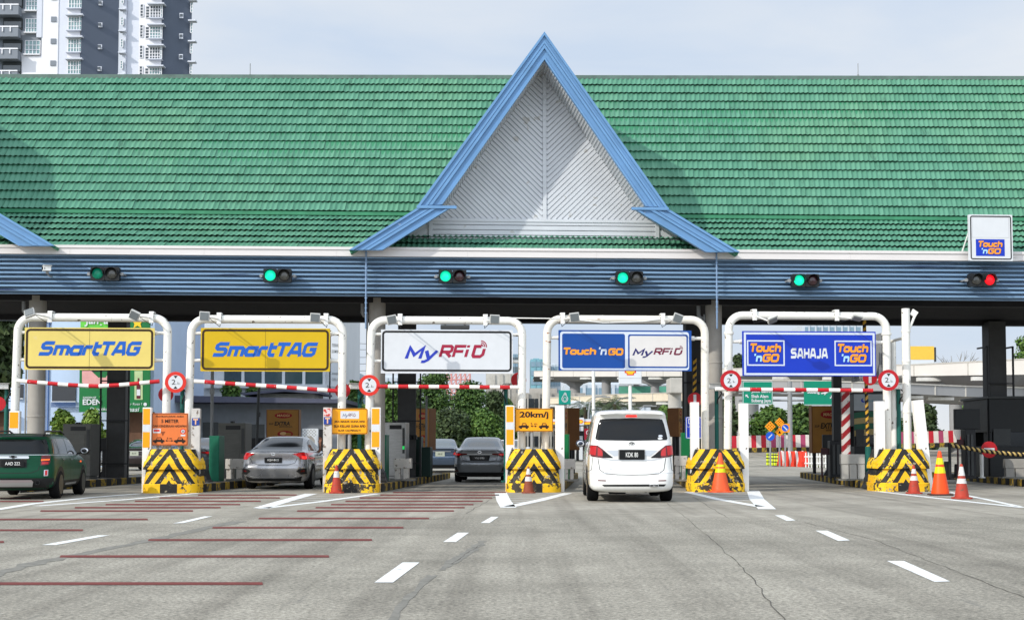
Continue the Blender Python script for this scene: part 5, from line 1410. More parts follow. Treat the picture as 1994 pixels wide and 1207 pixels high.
    for v in ('right', 'left'):
        patch(b, [(.3, .42), (3.95, .42), (3.9, .28), (.35, .28)], PLASTIC, r, 'sill_cladding', v, .008, .06)
        patch(b, [(1.45, .36), (2.7, .36), (2.7, .31), (1.45, .31)], SILV, r, 'trim', v, .014, .06)
        for y in (1.86, .98, 2.9): patch(b, line([(y, .43), (y, 1.07)], .012), SEAM, r, 'panel_gap', v, .004, .06)
        for y in (1.9, 1.04): patch(b, [(y, .93), (y + .2, .925), (y + .2, .90), (y, .905)], CHROME, r, 'door_handle', v, .014, .04)
        patch(b, [(.1, 1.03), (3.25, 1.022), (3.25, 1.008), (.1, 1.016)], SILV, r, 'trim', v, .006, .06)
        patch(b, [(3.05, .83), (3.2, .83), (3.2, .87), (3.05, .87)], LAMPAMB, r, 'indicator', v, .012, .03)
    for y in (.78, 3.45):
        arch(b, r, y, .34, PLASTIC, 1.24)
        for s in (1, -1): wheel(r, s * .80, y, .335, .225, ALLOYD)
    for s in (-1, 1):
        mirror(r, s * 1.0, 3.1, 1.12, BLACK, 1.15)
        t = MB(); t.tube([(s * .60, .35, 1.49), (s * .60, .5, 1.575), (s * .60, 2.1, 1.6), (s * .6, 2.5, 1.53)], .022, 8); t.build('roof_rail', BLACK, r, smooth='auto')
    patch(b, [(-.72, 1.45), (.72, 1.45), (.66, 1.515), (-.66, 1.515)], BLACK, r, 'spoiler', 'rear', .008, .04)
    patch(b, [(-.62, .3), (.62, .3), (.6, 2.4), (-.6, 2.4)], BLACK, r, 'roof_panel', 'top', .006, .1)
    underbody(r, .68, .25, 3.9, .2, .34)
    return r
def at(px, Y): v = W(px, 868, Y); return Vector((v.x, v.y, 0))
mpv = make_mpv(at(1230.5, 27.2), R(-1.5)); mpv.scale = (.985, 1, 1.005)
mini = make_mini(at(26, 28.6), R(7)); mini.scale = (.935, .935, .93)
civ = make_sedan(at(533, 35.2), R(-1), 'civic', car_paint('silver_grey_paint', (152, 153, 156), .7, .28), 'silver grey fastback sedan in the second lane, brake lamp lit', {}); civ.scale = (1.0, 1, 1)
vio = make_sedan(at(934, 42.2), R(-2), 'vios', car_paint('mid_grey_paint', (124, 128, 132), .5, .3), 'mid grey sedan with shark fin aerial under the white sign', {'plate': 'VAE 8986', 'wt': mat('sky_reflecting_glass', (70, 84, 92), .08, var=0, coat=.5, spec=.9)}); vio.scale = (.98, 1, .98)
alm = make_sedan(at(857, 58), R(1), 'almera', car_paint('slate_blue_paint', (66, 82, 104), .5, .3), 'slate blue sedan further on, left of the mid grey sedan', {'plate': 'WA 43', 'wt': MATS['sky_reflecting_glass']})
far = make_sedan(at(368, 50), R(-3), 'vios', car_paint('gunmetal_paint', (70, 76, 80), .5, .3), 'gunmetal sedan mostly hidden behind the block with the orange board', {'plate': 'WXD 51'})
van = make_sedan(at(262, 62), R(-2), 'almera', car_paint('dark_maroon_paint', (44, 34, 36), .4, .3), 'dark sedan with red tail lamp left of the orange board', {'plate': 'BJ 20'})
wv = make_mpv(at(206, 64), R(88)); wv['label'] = 'small white van crossing behind the green car'
wc = make_sedan(at(992, 66), R(0), 'almera', car_paint('plain_white_paint', (220, 222, 224), .0, .3), 'white car just showing right of the mid grey sedan', {'plate': 'WKL 7'})
# driver's arm out of the silver sedan
def driver_arm():
    r = empty('person', civ.location + Vector((.84, 2.35, .98)), 0, "driver's bare forearm and raised hand at the silver sedan's open window", 'person')
    v = [(-.16, .0, -.10), (-.04, 0, -.02), (.03, 0, .02), (.05, -.01, .12), (.055, -.015, .22), (.055, -.015, .25), (.055, -.018, .30)]
    rad = [.048, .046, .044, .038, .026, .036, .036]
    e = [(i, i + 1) for i in range(6)]
    fing = [(-.034, .075, .010), (-.012, .088, .010), (.010, .082, .0095), (.030, .066, .0085)]
    for (dx, ln, fr_) in fing:
        b = len(v); v += [(.055 + dx, -.018, .335), (.055 + dx * 1.15, -.028, .335 + ln * .5), (.055 + dx * 1.2, -.045, .335 + ln)]; rad += [fr_ + .002, fr_, fr_ * .85]; e += [(6, b), (b, b + 1), (b + 1, b + 2)]
    b = len(v); v += [(.005, -.03, .28), (-.012, -.045, .32)]; rad += [.013, .010]; e += [(5, b), (b, b + 1)]
    me = bpy.data.meshes.new('body'); me.from_pydata(v, e, []); o = bpy.data.objects.new('body', me); C.objects.link(o); o.parent = r
    me.materials.append(mat('skin', (150, 104, 82), .55, var=.06))
    sk = o.modifiers.new('skin', 'SKIN'); 
    for i, q in enumerate(me.skin_vertices[0].data): q.radius = (rad[i], rad[i]); q.use_root = i == 0
    sb = o.modifiers.new('sub', 'SUBSURF'); sb.levels = 1; sb.render_levels = 1
    return r
driver_arm()
# ---------------------------------------------------------------- equipment standing on the islands
def stand(px0, px1, ptop, Y, zb=.185):
    c = W((px0 + px1) / 2, 868, Y); k = mpp(c)
    return Vector((c.x, Y, zb)), (px1 - px0) * k, W((px0 + px1) / 2, ptop, Y).z - zb
def cabinet(px0, px1, ptop, Y, m, lab, green=False, shiny=False):
    p, w, h = stand(px0, px1, ptop, Y)
    r = empty('steel_cabinet', p, LANG, lab, 'cabinet', 'metal cabinets on the islands')
    t = MB(); t.box(-w / 2, w / 2, 0, .7, .08, h); t.box(-w / 2 + .03, w / 2 - .03, .03, .67, 0, .078); t.build('body', m, r, bevel=.012)
    t = MB(); t.box(-w / 2 + .05, w / 2 * .6, -.012, -.001, .16, h - .3); t.build('door', m, r, bevel=.004)
    t = MB(); t.box(-w * .22, w * .32, -.01, -.001, h - .2, h - .08); t.build('vent', BLACK, r)
    t = MB(); t.box(w * .36, w * .46, -.02, -.001, h * .45, h * .9); s = t.build('reader_strip', DGREY, r)
    if green:
        t = MB(); t.box(w * .365, w * .455, -.026, -.021, h * .52, h * .58); t.build('indicator', mat('green_indicator', (30, 190, 90), .4, var=0, emit=(40, 220, 100), estr=.6), s)
    t = MB(); t.box(-.05, .05, .02, .16, h + .001, h + .05); t.build('sensor', BLACK, r)
    return r
CABM = mat('dull_grey_cabinet', (86, 86, 82), .5, .3, var=.12, vscale=2, stretch=(1, 1, 4))
cabinet(121, 177, 825, 39, CABM, 'dull grey metal cabinet behind the green car')
cabinet(424, 478, 823, 39.5, CABM, 'tall grey metal cabinet left of the silver sedan')
cabinet(746, 790, 822, 39.5, STEEL, 'shiny steel cabinet with green light beside the round column', True)
def slab_board(px0, px1, ptop, Y, m, lab, rot=0.):
    p, w, h = stand(px0, px1, ptop, Y)
    t = MB(); t.box(-w / 2, w / 2, 0, .5, 0, h)
    o = t.build('painted_board', m, loc=p, rotz=LANG + rot, bevel=.01); tag(o, lab, 'board')
    t = MB(); t.box(-w / 2 + .02, w / 2 - .02, -.008, -.001, .05, h - .06); t.build('panel', m, o, bevel=.003)
    return o
GB2 = mat('bright_green_board', (14, 112, 62), .45, var=.1)
slab_board(407, 427, 848, 36.6, GREENB, 'upright green board left of the tall grey cabinet')
slab_board(741, 752, 846, 36.6, GREENB, 'narrow green board in front of the shiny steel cabinet')
slab_board(1099, 1108, 845, 37.5, GB2, 'narrow bright green board right of the post by the amber speed board')
slab_board(1327, 1347, 842, 38, GB2, 'bright green board right of the white van')
DG2 = mat('dark_green_housing', (18, 48, 42), .5, var=.1)
slab_board(800, 820, 850, 42, DG2, 'dark green housing with a small camera, right of the shiny steel cabinet')
slab_board(821, 838, 870, 41.5, DG2, 'dark green gate housing with upright arm')
p, w, h = stand(828, 832, 770, 41.8, 1.0)
t = MB(); t.cbox((0, 0, h / 2), (w, .05, h)); t.cbox((0, -.04, 0.02), (w * 2.6, .1, .2)); tag(t.build('gate_arm', GREY, loc=p), 'raised grey gate arm beside the orange brown food poster', 'gate arm')
p, w, h = stand(800, 810, 850, 41.2, 1.3)
r = empty('security_camera', p, 0, 'small dark camera at the top of the dark green housing', 'camera'); t = MB(); t.cbox((0, 0, .12), (.22, .3, .14)); t.build('body', BLACK, r, bevel=.01); t = MB(); t.lathe([(.05, .15), (.05, .17)], 14, c=(0, 0, .12), ax='y'); t.build('lens', GLASS, r); t = MB(); t.tube([(0, .1, .05), (0, .3, -.1)], .025, 8); t.build('arm', BLACK, r)
BOLW = mat('chipped_white_concrete', (196, 190, 182), .8, var=.12, chip=(130, 122, 112), chipt=.6, chips=9)
def bollards(px0, px1, ptop, Y, lab, m=BOLW, n=2):
    p, w, h = stand(px0, px1, ptop, Y)
    r = empty('concrete_guard', p, LANG, lab, 'guard frame', 'concrete guards on the islands')
    t = MB(); t.box(-w / 2, w / 2, -.12, .12, h - .28, h); t.build('top_beam', m, r, bevel=.012)
    for i in range(n):
        x = -w / 2 + w * (i + .1) / n
        t = MB(); t.box(x, x + w * .3, -.1, .11, 0, h - .281); t.build('leg', m, r, bevel=.01)
    t = MB(); t.box(-w / 2 - .1, w / 2 + .1, -.2, .2, -.0, .05); t.build('footing', KERBT, r)
    return r
bollards(441, 480, 893, 37.5, 'white concrete guard frame between the tall grey cabinet and silver sedan')
bollards(768, 802, 892, 37.2, 'white concrete guard frame in front of the shiny steel cabinet')
bollards(1099, 1120, 893, 37, 'white concrete guard frame left of the white van')
bollards(1313, 1338, 887, 37, 'white concrete guard frame right of the white van')
bollards(1636, 1682, 884, 37.6, 'grey concrete guard frame in front of the red striped post', CONC, 3)
bollards(1955, 2010, 893, 40, 'dark concrete guard frame under the booth at far right', CONCD, 3)
TARP = mat('black_rubber_sheet', (34, 34, 35), .6, var=.2, bump=.4, bscale=6)
def tarp(px0, px1, ptop, Y, lab, s=1):
    p, w, h = stand(px0, px1, ptop, Y, .02)
    t = MB(); n = 6
    for k in range(n):
        z0, z1 = h * k / n, h * (k + 1) / n; x0 = w * (.5 - .9 * k / n) * s + .02 * math.sin(k * 2); x1 = w * (.5 - .9 * (k + 1) / n) * s + .02 * math.sin(k * 2 + 2)
        a, b = min(.0, 0), .0
        xs = [-w * .5 * s, x0, x1, -w * .5 * s]
        t.add([(xs[0], 0, z0), (xs[1], 0, z0), (xs[2], .03, z1), (xs[3], .03, z1), (xs[0], .5, z0), (xs[1], .5, z0), (xs[2], .5, z1), (xs[3], .5, z1)], [(0, 1, 2, 3), (1, 5, 6, 2), (5, 4, 7, 6), (3, 2, 6, 7)] if s > 0 else [(0, 3, 2, 1), (1, 2, 6, 5), (5, 6, 7, 4), (3, 7, 6, 2)])
    return tag(t.build('rubber_sheet', TARP, loc=p, smooth='auto'), lab, 'rubber sheet', 'black rubber sheets leaning on the posts')
tarp(388, 412, 896, 35.4, 'black rubber sheet leaning on the worn post beside the green board')
tarp(738, 760, 905, 35.2, 'black rubber sheet leaning on the post under the amber penalty board')
tarp(1684, 1710, 893, 35.6, 'black rubber sheet leaning on the post right of the empty lane', -1)
# poles with cameras behind each block
def cam_pole(px, ptop, Y, lab, side=1):
    p, w, h = stand(px - 4, px + 4, ptop, Y)
    r = empty('camera_pole', p, PHI, lab, 'camera pole', 'teal poles with cameras on the islands')
    t = MB(); t.tube([(0, 0, 0), (0, 0, h)], .055, 12); t.cbox((0, 0, .02), (.25, .25, .04)); t.build('pole', TEAL, r, smooth='auto')
    t = MB(); t.cbox((-side * .1, -.1, h + .06), (.34, .16, .14), rot=Matrix.Rotation(.3 * side, 4, 'Z')); t.cbox((-side * .1, -.12, h + .14), (.4, .2, .012), rot=Matrix.Rotation(.3 * side, 4, 'Z')); c = t.build('camera', WHITE, r, bevel=.01)
    t = MB(); t.tube([(side * .04, -.07, h), (side * .12, -.1, h - .12), (side * .02, -.08, h - .28), (0, -.06, h - .4)], .018, 6); t.build('cable', BLACK, r)
for px, lab in ((11, 'teal camera pole at the left edge, red disc beside it'), (354, 'teal camera pole behind the orange-rimmed height sign by the orange board'), (700, 'teal camera pole behind the amber penalty board'), (985, 'teal camera pole behind the amber speed board'), (1396, 'teal camera pole beside the round column right of the white van'), (1751, 'teal camera pole behind the block with three cones')):
    cam_pole(px, 757, 35.8, lab, 1 if px != 985 else -1)
for px, top, Y, lab, lean in ((412, 690, 40, 'thin grey lamp pole rising behind the green board', 0.), (498, 757, 45, 'slim dark mast left of the food poster behind the silver sedan', .03)):
    p, w, h = stand(px - 2, px + 2, top, Y); t = MB(); t.tube([(0, 0, 0), (lean * h, 0, h)], .05, 10); t.cbox((0, 0, .03), (.2, .2, .06)); t.cbox((lean * h, 0, h * .7), (.12, .12, .16)); tag(t.build('mast', GREY if lean == 0 else DGREY, loc=p, smooth='auto'), lab, 'mast')
# payment screens
def screen(px0, px1, py0, py1, Y, lab):
    p, w, h = stand(px0, px1, py0, Y); zb = W(px0, py1, Y).z - .185
    r = empty('display_screen', p, LANG, lab, 'display', 'dark display screens on posts')
    t = MB(); t.box(-w / 2, w / 2, 0, .14, zb, h); t.build('housing', BLACK, r, bevel=.015)
    t = MB(); t.box(-w / 2 + .04, w / 2 - .04, -.006, -.001, zb + .04, h - .04); t.build('glass', mat('matt_dark_screen', (20, 22, 24), .45, var=.1, spec=.3), r)
    t = MB(); t.box(-.07, .07, .02, .12, .2, zb); t.prism([(-.2, 0), (.2, 0), (.08, .2), (-.08, .2)], 0, .16); t.build('post', BLACK, r)
screen(185, 221, 853, 878, 41, 'dark display screen on a post right of the green car')
screen(486, 531, 852, 874, 45, 'dark display screen behind the roof of the silver sedan')
screen(1860, 1909, 796, 836, 40.5, 'wide dark display screen left of the booth at far right')
screen(1602, 1626, 846, 872, 43, 'dark display screen in front of the food poster in the empty lane')
# food posters
OCH = mat('poster_ochre', (150, 104, 44), .5, var=.12, vscale=2); PRED = mat('poster_red', (138, 22, 22), .5, var=0); PKHA = mat('poster_pale', (196, 160, 108), .5, var=0); PBR = mat('poster_brown_side', (110, 70, 34), .6, var=.1)
def poster(px0, px1, py0, py1, Y, lab, rot=0.):
    p, w, h = stand(px0, px1, py0, Y, 0); zb = W(px0, py1, Y).z
    p.z = (zb + h) / 2; hh = (h - zb)
    o = empty('food_poster', p, rot, lab, 'poster', 'ochre food posters at the island ends')
    t = MB(); t.box(-w / 2, w / 2, 0, .45, -hh / 2, hh / 2); t.build('frame', PBR, o, bevel=.01)
    P = lambda a, b: (a * w, b * hh)
    flat(o, 'sheet', [P(-.47, -.48), P(.47, -.48), P(.47, .48), P(-.47, .48)], OCH, -.003)
    flat(o, 'brand_oval', [(w * (.02 + .27 * math.cos(R(a))), hh * (.32 + .085 * math.sin(R(a)))) for a in range(0, 360, 12)], PRED, -.006)
    letters(o, 'MAGGI', (-.17 * w, .21 * w, .285 * hh, .355 * hh), PKHA, .02, .1, -.008)
    letters(o, 'EXTRA', (-.25 * w, .22 * w, .02 * hh, .14 * hh), SGNK, .03, .2, -.006); letters(o, 'SUP', (-.42 * w, -.28 * w, .045 * hh, .095 * hh), SGNK, .02, .2, -.006); letters(o, 'BERPERISA', (-.1 * w, .3 * w, -.035 * hh, .005 * hh), SGNK, .01, .2, -.006)
    for (cx, cz, rx, rz_, m) in ((.08, -.24, .30, .13, PKHA), (.08, -.23, .24, .095, PRED), (.02, -.22, .1, .05, PKHA), (.18, -.24, .09, .05, OCH)):
        flat(o, 'bowl_picture', [(w * (cx + rx * math.cos(R(a))), hh * (cz + rz_ * math.sin(R(a)))) for a in range(0, 360, 12)], m, -.005 - rx * -.01 - (.006 if m is not PKHA or rx < .2 else 0))
    t = MB()
    for sx in (-1, 1): t.box(sx * w * .4 - .05, sx * w * .4 + .05, .15, .25, -p.z + .18, -hh / 2)
    t.build('leg', BLACK, o)
poster(518, 582, 797, 862, 46, 'ochre food poster with red oval behind the silver sedan')
poster(806, 838, 795, 876, 46, 'ochre food poster half hidden by the steel clad column under the white sign', R(-28))
poster(1096, 1110, 794, 876, 46, 'food poster seen almost edge-on behind the bright green board', R(-66))
poster(1318, 1333, 794, 850, 46, 'narrow food poster edge behind the bright green board by the white van', R(50))
poster(1581, 1650, 790, 882, 47, 'large ochre food poster at the end of the empty lane island')
# striped posts
def stripe_mat(name, a, b, per, diag):
    m = mat(name, a, .55, var=0); n = m.node_tree.nodes; l = m.node_tree.links; bs = n['Principled BSDF']
    t = n.new('ShaderNodeTexCoord'); s = n.new('ShaderNodeSeparateXYZ'); l.new(t.outputs['Object'], s.inputs[0])
    q = n.new('ShaderNodeMath'); q.operation = 'MULTIPLY_ADD'; l.new(s.outputs['X'], q.inputs[0]); q.inputs[1].default_value = diag; l.new(s.outputs['Z'], q.inputs[2])
    d = n.new('ShaderNodeMath'); d.operation = 'DIVIDE'; l.new(q.outputs[0], d.inputs[0]); d.inputs[1].default_value = per
    f = n.new('ShaderNodeMath'); f.operation = 'FRACT'; l.new(d.outputs[0], f.inputs[0]); g = n.new('ShaderNodeMath'); g.operation = 'GREATER_THAN'; g.inputs[1].default_value = .5; l.new(f.outputs[0], g.inputs[0])
    z = n.new('ShaderNodeTexNoise'); z.inputs['Scale'].default_value = 9; z.inputs['Detail'].default_value = 4; l.new(t.outputs['Object'], z.inputs[0])
    x = n.new('ShaderNodeMix'); x.data_type = 'RGBA'; l.new(g.outputs[0], x.inputs[0]); x.inputs[6].default_value = lin(a) + (1,); x.inputs[7].default_value = lin(b) + (1,)
    mr = n.new('ShaderNodeMapRange'); mr.inputs['From Min'].default_value = .62; mr.inputs['From Max'].default_value = .65; l.new(z.outputs['Fac'], mr.inputs['Value'])
    y = n.new('ShaderNodeMix'); y.data_type = 'RGBA'; l.new(mr.outputs[0], y.inputs[0]); l.new(x.outputs[2], y.inputs[6]); y.inputs[7].default_value = lin((150, 130, 118)) + (1,); l.new(y.outputs[2], bs.inputs['Base Color'])
    return m
RW = stripe_mat('red_white_stripe', (214, 206, 200), (150, 26, 34), .36, -1.0)
YK = stripe_mat('yellow_black_stripe', (206, 158, 46), (30, 28, 26), .2, -.9)
p, w, h = stand(1641, 1656, 758, 38.4)
o = tag(MB().box(-w / 2, w / 2, 0, w, 0, h).build('striped_post', RW, loc=p, rotz=LANG, bevel=.01), 'square post with diagonal red and white stripes beside the empty lane', 'striped post'); MB().box(-w / 2 - .02, w / 2 + .02, -.02, w + .02, h + .001, h + .05).build('cap', GREY, o)
p, w, h = stand(1691, 1703, 612, 38.2)
o = empty('striped_pole', p, 0, 'slim yellow and black striped pole on a teal foot behind the all blue sign', 'striped pole'); t = MB(); t.tube([(-.1, 0, .95), (-.16, 0, h)], .05, 12); t.build('pole', YK, o, smooth='auto'); t = MB(); t.tube([(-.09, 0, 0), (-.1, 0, .95)], .085, 12); t.lathe([(.14, 0), (.14, .04)], 14, c=(-.09, 0, 0)); t.build('foot', TEAL, o, smooth='auto')
p, w, h = stand(1349, 1357, 697, 39, 2.55); o = empty('striped_pole', p, 0, 'short yellow and black striped pole above the red disc right of the white van', 'striped pole'); t = MB(); t.tube([(0, 0, 0), (0.02, 0, h)], .055, 12); t.build('pole', YK, o, smooth='auto'); t = MB(); t.tube([(0, .02, -2.4), (0, .02, 0)], .05, 10); t.build('foot', DGREY, o)
p, w, h = stand(1013, 1019, 700, 38.5, 2.2); o = empty('striped_pole', p, 0, 'striped pole partly hidden behind the right leg of the white sign gantry', 'striped pole'); t = MB(); t.tube([(0, 0, 0), (0, 0, h)], .055, 12); t.build('pole', YK, o, smooth='auto'); t = MB(); t.tube([(0, .0, -2.0), (0, .0, 0)], .06, 10); t.build('foot', RW, o)
# toll booths
BOOD = mat('dark_booth_panel', (26, 28, 29), .5, var=.15); BOOW = mat('pale_booth_sign', (168, 174, 178), .5, var=.06); BCRM = mat('booth_cream_wave', (170, 150, 98), .5, var=.05); BGRN = mat('booth_green_wave', (26, 92, 66), .5, var=.05)
def booth(px0, px1, ptop, Y, lab, dark):
    p, w, h = stand(px0, px1, ptop, Y)
    r = empty('toll_booth', p, LANG * .3, lab, 'toll booth', 'toll booths under the canopy')
    t = MB(); t.box(-w / 2, w / 2, 0, 2.6, 0, .95); t.box(-w / 2, w / 2, 0, 2.6, h - 1.05, h); 
    for x in (-w / 2, w / 2 - .06): t.box(x, x + .06, .001, .07, .95, h - 1.05)
    t.box(-w / 2, w / 2, 2.5, 2.6, .95, h - 1.05); t.build('wall', BOOD, r, bevel=.01)
    t = MB(); t.box(-w / 2 + .06, w / 2 - .06, .03, .05, .95, h - 1.05); t.build('window', GLASS, r)
    t = MB(); t.box(-w / 2 - .06, w / 2 + .06, -.08, 2.7, h + .001, h + .08); t.build('roof', DGREY, r, bevel=.01)
    if True:
        x0 = -w / 2 if not dark else w * .1
        flat(r, 'sign_band', [(x0, h - .55), (w / 2, h - .55), (w / 2, h - .02), (x0, h - .02)], BOOW, -.005)
        flat(r, 'logo', circle(x0 + (w / 2 - x0) * .3, h - .22, .07, 16), BL2, -.008); flat(r, 'logo', circle(x0 + (w / 2 - x0) * .3 + .03, h - .2, .045, 16), BOOW, -.01)
        letters(r, 'plus', (x0 + (w / 2 - x0) * .38, x0 + (w / 2 - x0) * .62, h - .3, h - .17), mat('logo_teal_pale', (90, 150, 160), .5, var=0), 0, .2, -.008)
        for k, m in enumerate((BGRN, BCRM, BGRN, BCRM)):
            n = 12; pts = [(x0 + (w / 2 - x0) * i / n, h - .62 - k * .19 + (.05 if not dark else .16) * math.sin(i / n * 2.6 + (0 if not dark else .3))) for i in range(n + 1)]
            put = pts + [(a, b - .185) for a, b in pts[::-1]]
            put_shape('wave_stripe', (put, [[i, i + 1, 2 * n - i, 2 * n + 1 - i] for i in range(n)]), (min(q[0] for q in put), max(q[0] for q in put), min(q[1] for q in put), max(q[1] for q in put)), m, r, -.006 - k * .001)
    t = MB(); t.box(-w * .45, -w * .2, -.05, -.002, 1.0, 1.5); t.build('service_hatch', DGREY, r)
    t = MB(); t.box(w * .2, w * .26, -.06, -.002, 1.3, 1.75); t.build('card_reader', mat('amber_reader', (180, 128, 30), .5, var=0), r)
    return r
booth(1664, 1724, 766, 43, 'toll booth with green and cream waves behind the red striped post', False)
booth(1928, 2060, 776, 42, 'dark toll booth with curved green waves at far right', True)
# gate machine of the empty lane and of the closed lane
def gate(px0, px1, ptop, Y, lab, extra=0.):
    p, w, h = stand(px0, px1, ptop, Y)
    r = empty('barrier_gate', p, LANG, lab, 'barrier gate', 'barrier gates in the lanes')
    t = MB(); t.box(-w * .1, w * .5, 0, .5, 0, h); t.build('housing', BLACK, r, bevel=.015)
    t = MB(); t.box(-w * .5, -w * .1 - .01, .1, .16, h * .62, h * .8); t.box(-w * .5, -w * .42, .1, .16, 0, h * .62); t.build('arm', mat('dark_maroon_arm', (58, 22, 28), .5, var=.1), r)
    t = MB(); t.box(w * .0, w * .12, -.05, -.002, .1, h * .9); t.box(w * .2, w * .34, -.05, -.002, .1, h * .9); t.build('door', DGREY, r)
    if extra: t = MB(); t.box(w * .1, w * .5, .06, .42, h + .002, h + extra); t.build('column', BLACK, r, bevel=.01)
gate(1600, 1641, 858, 41, 'black barrier gate machine with dark arm on the empty lane island', 2.0)
gate(1866, 1900, 836, 39.5, 'black barrier gate machine left of the dark booth at far right')
# twisted rope
pts = []; A, Bp = W(1850, 866, 38.4), W(2010, 886, 38.9)
hel = [MB(), MB()]
ROPEY = mat('rope_pale_yellow', (196, 168, 104), .7, var=.1); ROPEK = mat('rope_black', (36, 32, 28), .8, var=.1)
o = empty('barrier_rope', A, 0, 'twisted yellow and black rope across the closed lane at far right', 'rope')
n = 150
for j in (0, 1):
    path = []
    for i in range(n + 1):
        f = i / n; a = f * 2 * math.pi * 16 + j * math.pi
        q = (Bp - A) * f; path.append((q.x, q.y + .03 * math.cos(a), q.z - .05 * math.sin(math.pi * f) + .03 * math.sin(a)))
    hel[j].tube(path, .035, 8); hel[j].build('strand', (ROPEY, ROPEK)[j], o, smooth=True)
for px, lab in ((1849, 'dark post holding the left end of the twisted rope'),):
    p, w, h = stand(px - 3, px + 3, 862, 38.4); t = MB(); t.tube([(0, 0, 0), (0, 0, h)], .045, 10); t.lathe([(.14, 0), (.14, .03)], 14); tag(t.build('rope_post', BLACK, loc=p, smooth='auto'), lab, 'post')
p, w, h = stand(1908, 1914, 884, 40.5); t = MB(); t.tube([(0, 0, 0), (0, 0, h)], .06, 10); t.lathe([(.1, 0), (.1, .03)], 14); tag(t.build('marker_post', WHITE, loc=p, smooth='auto'), 'thin white marker post below the red no entry sign', 'post')
for px0, px1, pt, m, lab in ((1857, 1866, 903, BLACK, 'short black bollard right of the tall orange cone'), (1836, 1848, 898, DGREY, 'dull dark cone shape behind the tall orange cone')):
    p, w, h = stand(px0, px1, pt, 40.5); t = MB(); t.lathe([(w * .55, 0), (w * .5, .05), (w * .42, h * .9), (w * .3, h)], 16); tag(t.build('bollard', m, loc=p, smooth='auto'), lab, 'bollard')
# ---------------------------------------------------------------- traffic cones
def cone(px, ptop, pbot, m, bands, lab, wf=1., Y=None):
    p = G(px, pbot) if Y is None else Vector((W(px, 868, Y).x, Y, .003)); p.z = .003
    h = W(px, ptop, p.y).z; r0 = h * .20 * wf; r1 = h * .035
    o = empty('traffic_cone', p, PHI + random.uniform(-.2, .2), lab, 'traffic cone', 'orange traffic cones in front of the blocks')
    b = MB(); w = r0 * 1.28; b.prism([(-w, -w * .6), (-w * .6, -w), (w * .6, -w), (w, -w * .6), (w, w * .6), (w * .6, w), (-w * .6, w), (-w, w * .6)], 0, .035, ax='z'); b.build('base', m if m is not CONO else mat('cone_base_dark', (74, 52, 44), .8, var=.2), o, bevel=.006)
    c = MB(); c.lathe([(r0, .036), (r0 * .98, .08), (r1 * 1.15, h * .96), (r1 * .8, h), (r1 * .5, h), (r1 * .45, h - .04)], 24); c.build('cone', m, o, smooth='auto')
    for (z0, z1, mm) in bands:
        f = lambda z: r0 * .98 + (r1 * 1.15 - r0 * .98) * (z * h - .08) / (h * .96 - .08) + .004
        t = MB(); t.lathe([(f(z0) , z0 * h), (f(z1), z1 * h)], 24); t.build('band', mm, o, smooth='auto')
    return o
CONO = mat('cone_bright_orange', (238, 78, 20), .45, var=.06); COND = mat('cone_faded_red', (170, 60, 44), .6, var=.15, chip=(120, 70, 56), chipt=.62, chips=10); CONF = mat('cone_orange_worn', (226, 92, 48), .5, var=.1, chip=(190, 120, 90), chipt=.68, chips=12)
CBW = mat('cone_band_white', (206, 204, 200), .5, var=.1, chip=(150, 120, 104), chipt=.62, chips=14); CBL = mat('cone_band_lime', (216, 214, 20), .4, var=.04)
CONB = mat('cone_brown_grimy', (134, 70, 50), .7, var=.2)
cone(655, 905, 960, COND, ((.56, .78, CBW),), 'faded red cone with one white band before the amber penalty board block')
cone(1029, 908, 960, CONB, ((.45, .62, CBW), (.70, .92, CBW)), 'grimy brown cone with two white bands before the amber speed board block')
cone(1403, 881, 958, CONF, ((.50, .60, CBL), (.64, .70, CBL)), 'tall worn orange cone with small lime band before the block right of the van', 1.15)
cone(1780, 905, 961, COND, ((.46, .62, CBW), (.70, .86, CBW)), 'dull red cone with two white bands, leftmost of three')
cone(1831, 878, 964, CONO, ((.50, .64, CBL), (.70, .84, CBL)), 'tall bright orange cone with two lime bands')
cone(1873, 903, 971, COND, ((.44, .58, CBW), (.66, .92, CBW)), 'weathered cone with wide pale bands, rightmost of three')
cone(404, 866, 886, CONO, ((.5, .75, CBW),), 'tiny far cone left of the upright green board', 1., 60)
# ---------------------------------------------------------------- background
def bx(mb, px0, px1, py0, py1, Y, d=.1, m=0, y0=None):
    a = W(px0, py1, Y); b = W(px1, py0, Y)
    mb.box(a.x, b.x, Y if y0 is None else y0, (Y if y0 is None else y0) + d, a.z, b.z, m); return mb
LEAFM = {}
def leaf_mat(name, a, b):
    m = mat(name, a, .6, var=0, spec=.3); n = m.node_tree.nodes; l = m.node_tree.links; bs = n['Principled BSDF']
    g = n.new('ShaderNodeNewGeometry'); x = n.new('ShaderNodeMix'); x.data_type = 'RGBA'; x.inputs[6].default_value = lin(a) + (1,); x.inputs[7].default_value = lin(b) + (1,); l.new(g.outputs['Random Per Island'], x.inputs[0]); l.new(x.outputs[2], bs.inputs['Base Color'])
    return m
LF1 = leaf_mat('leaf_deep_green', (44, 70, 34), (84, 112, 50)); LF2 = leaf_mat('leaf_mid_green', (52, 82, 34), (96, 124, 52)); LF3 = leaf_mat('leaf_fresh_green', (72, 102, 34), (126, 148, 62)); LF4 = leaf_mat('leaf_dark_olive', (42, 56, 34), (74, 90, 50))
BARK = mat('tree_bark', (92, 78, 64), .9, var=.25, bump=.4)
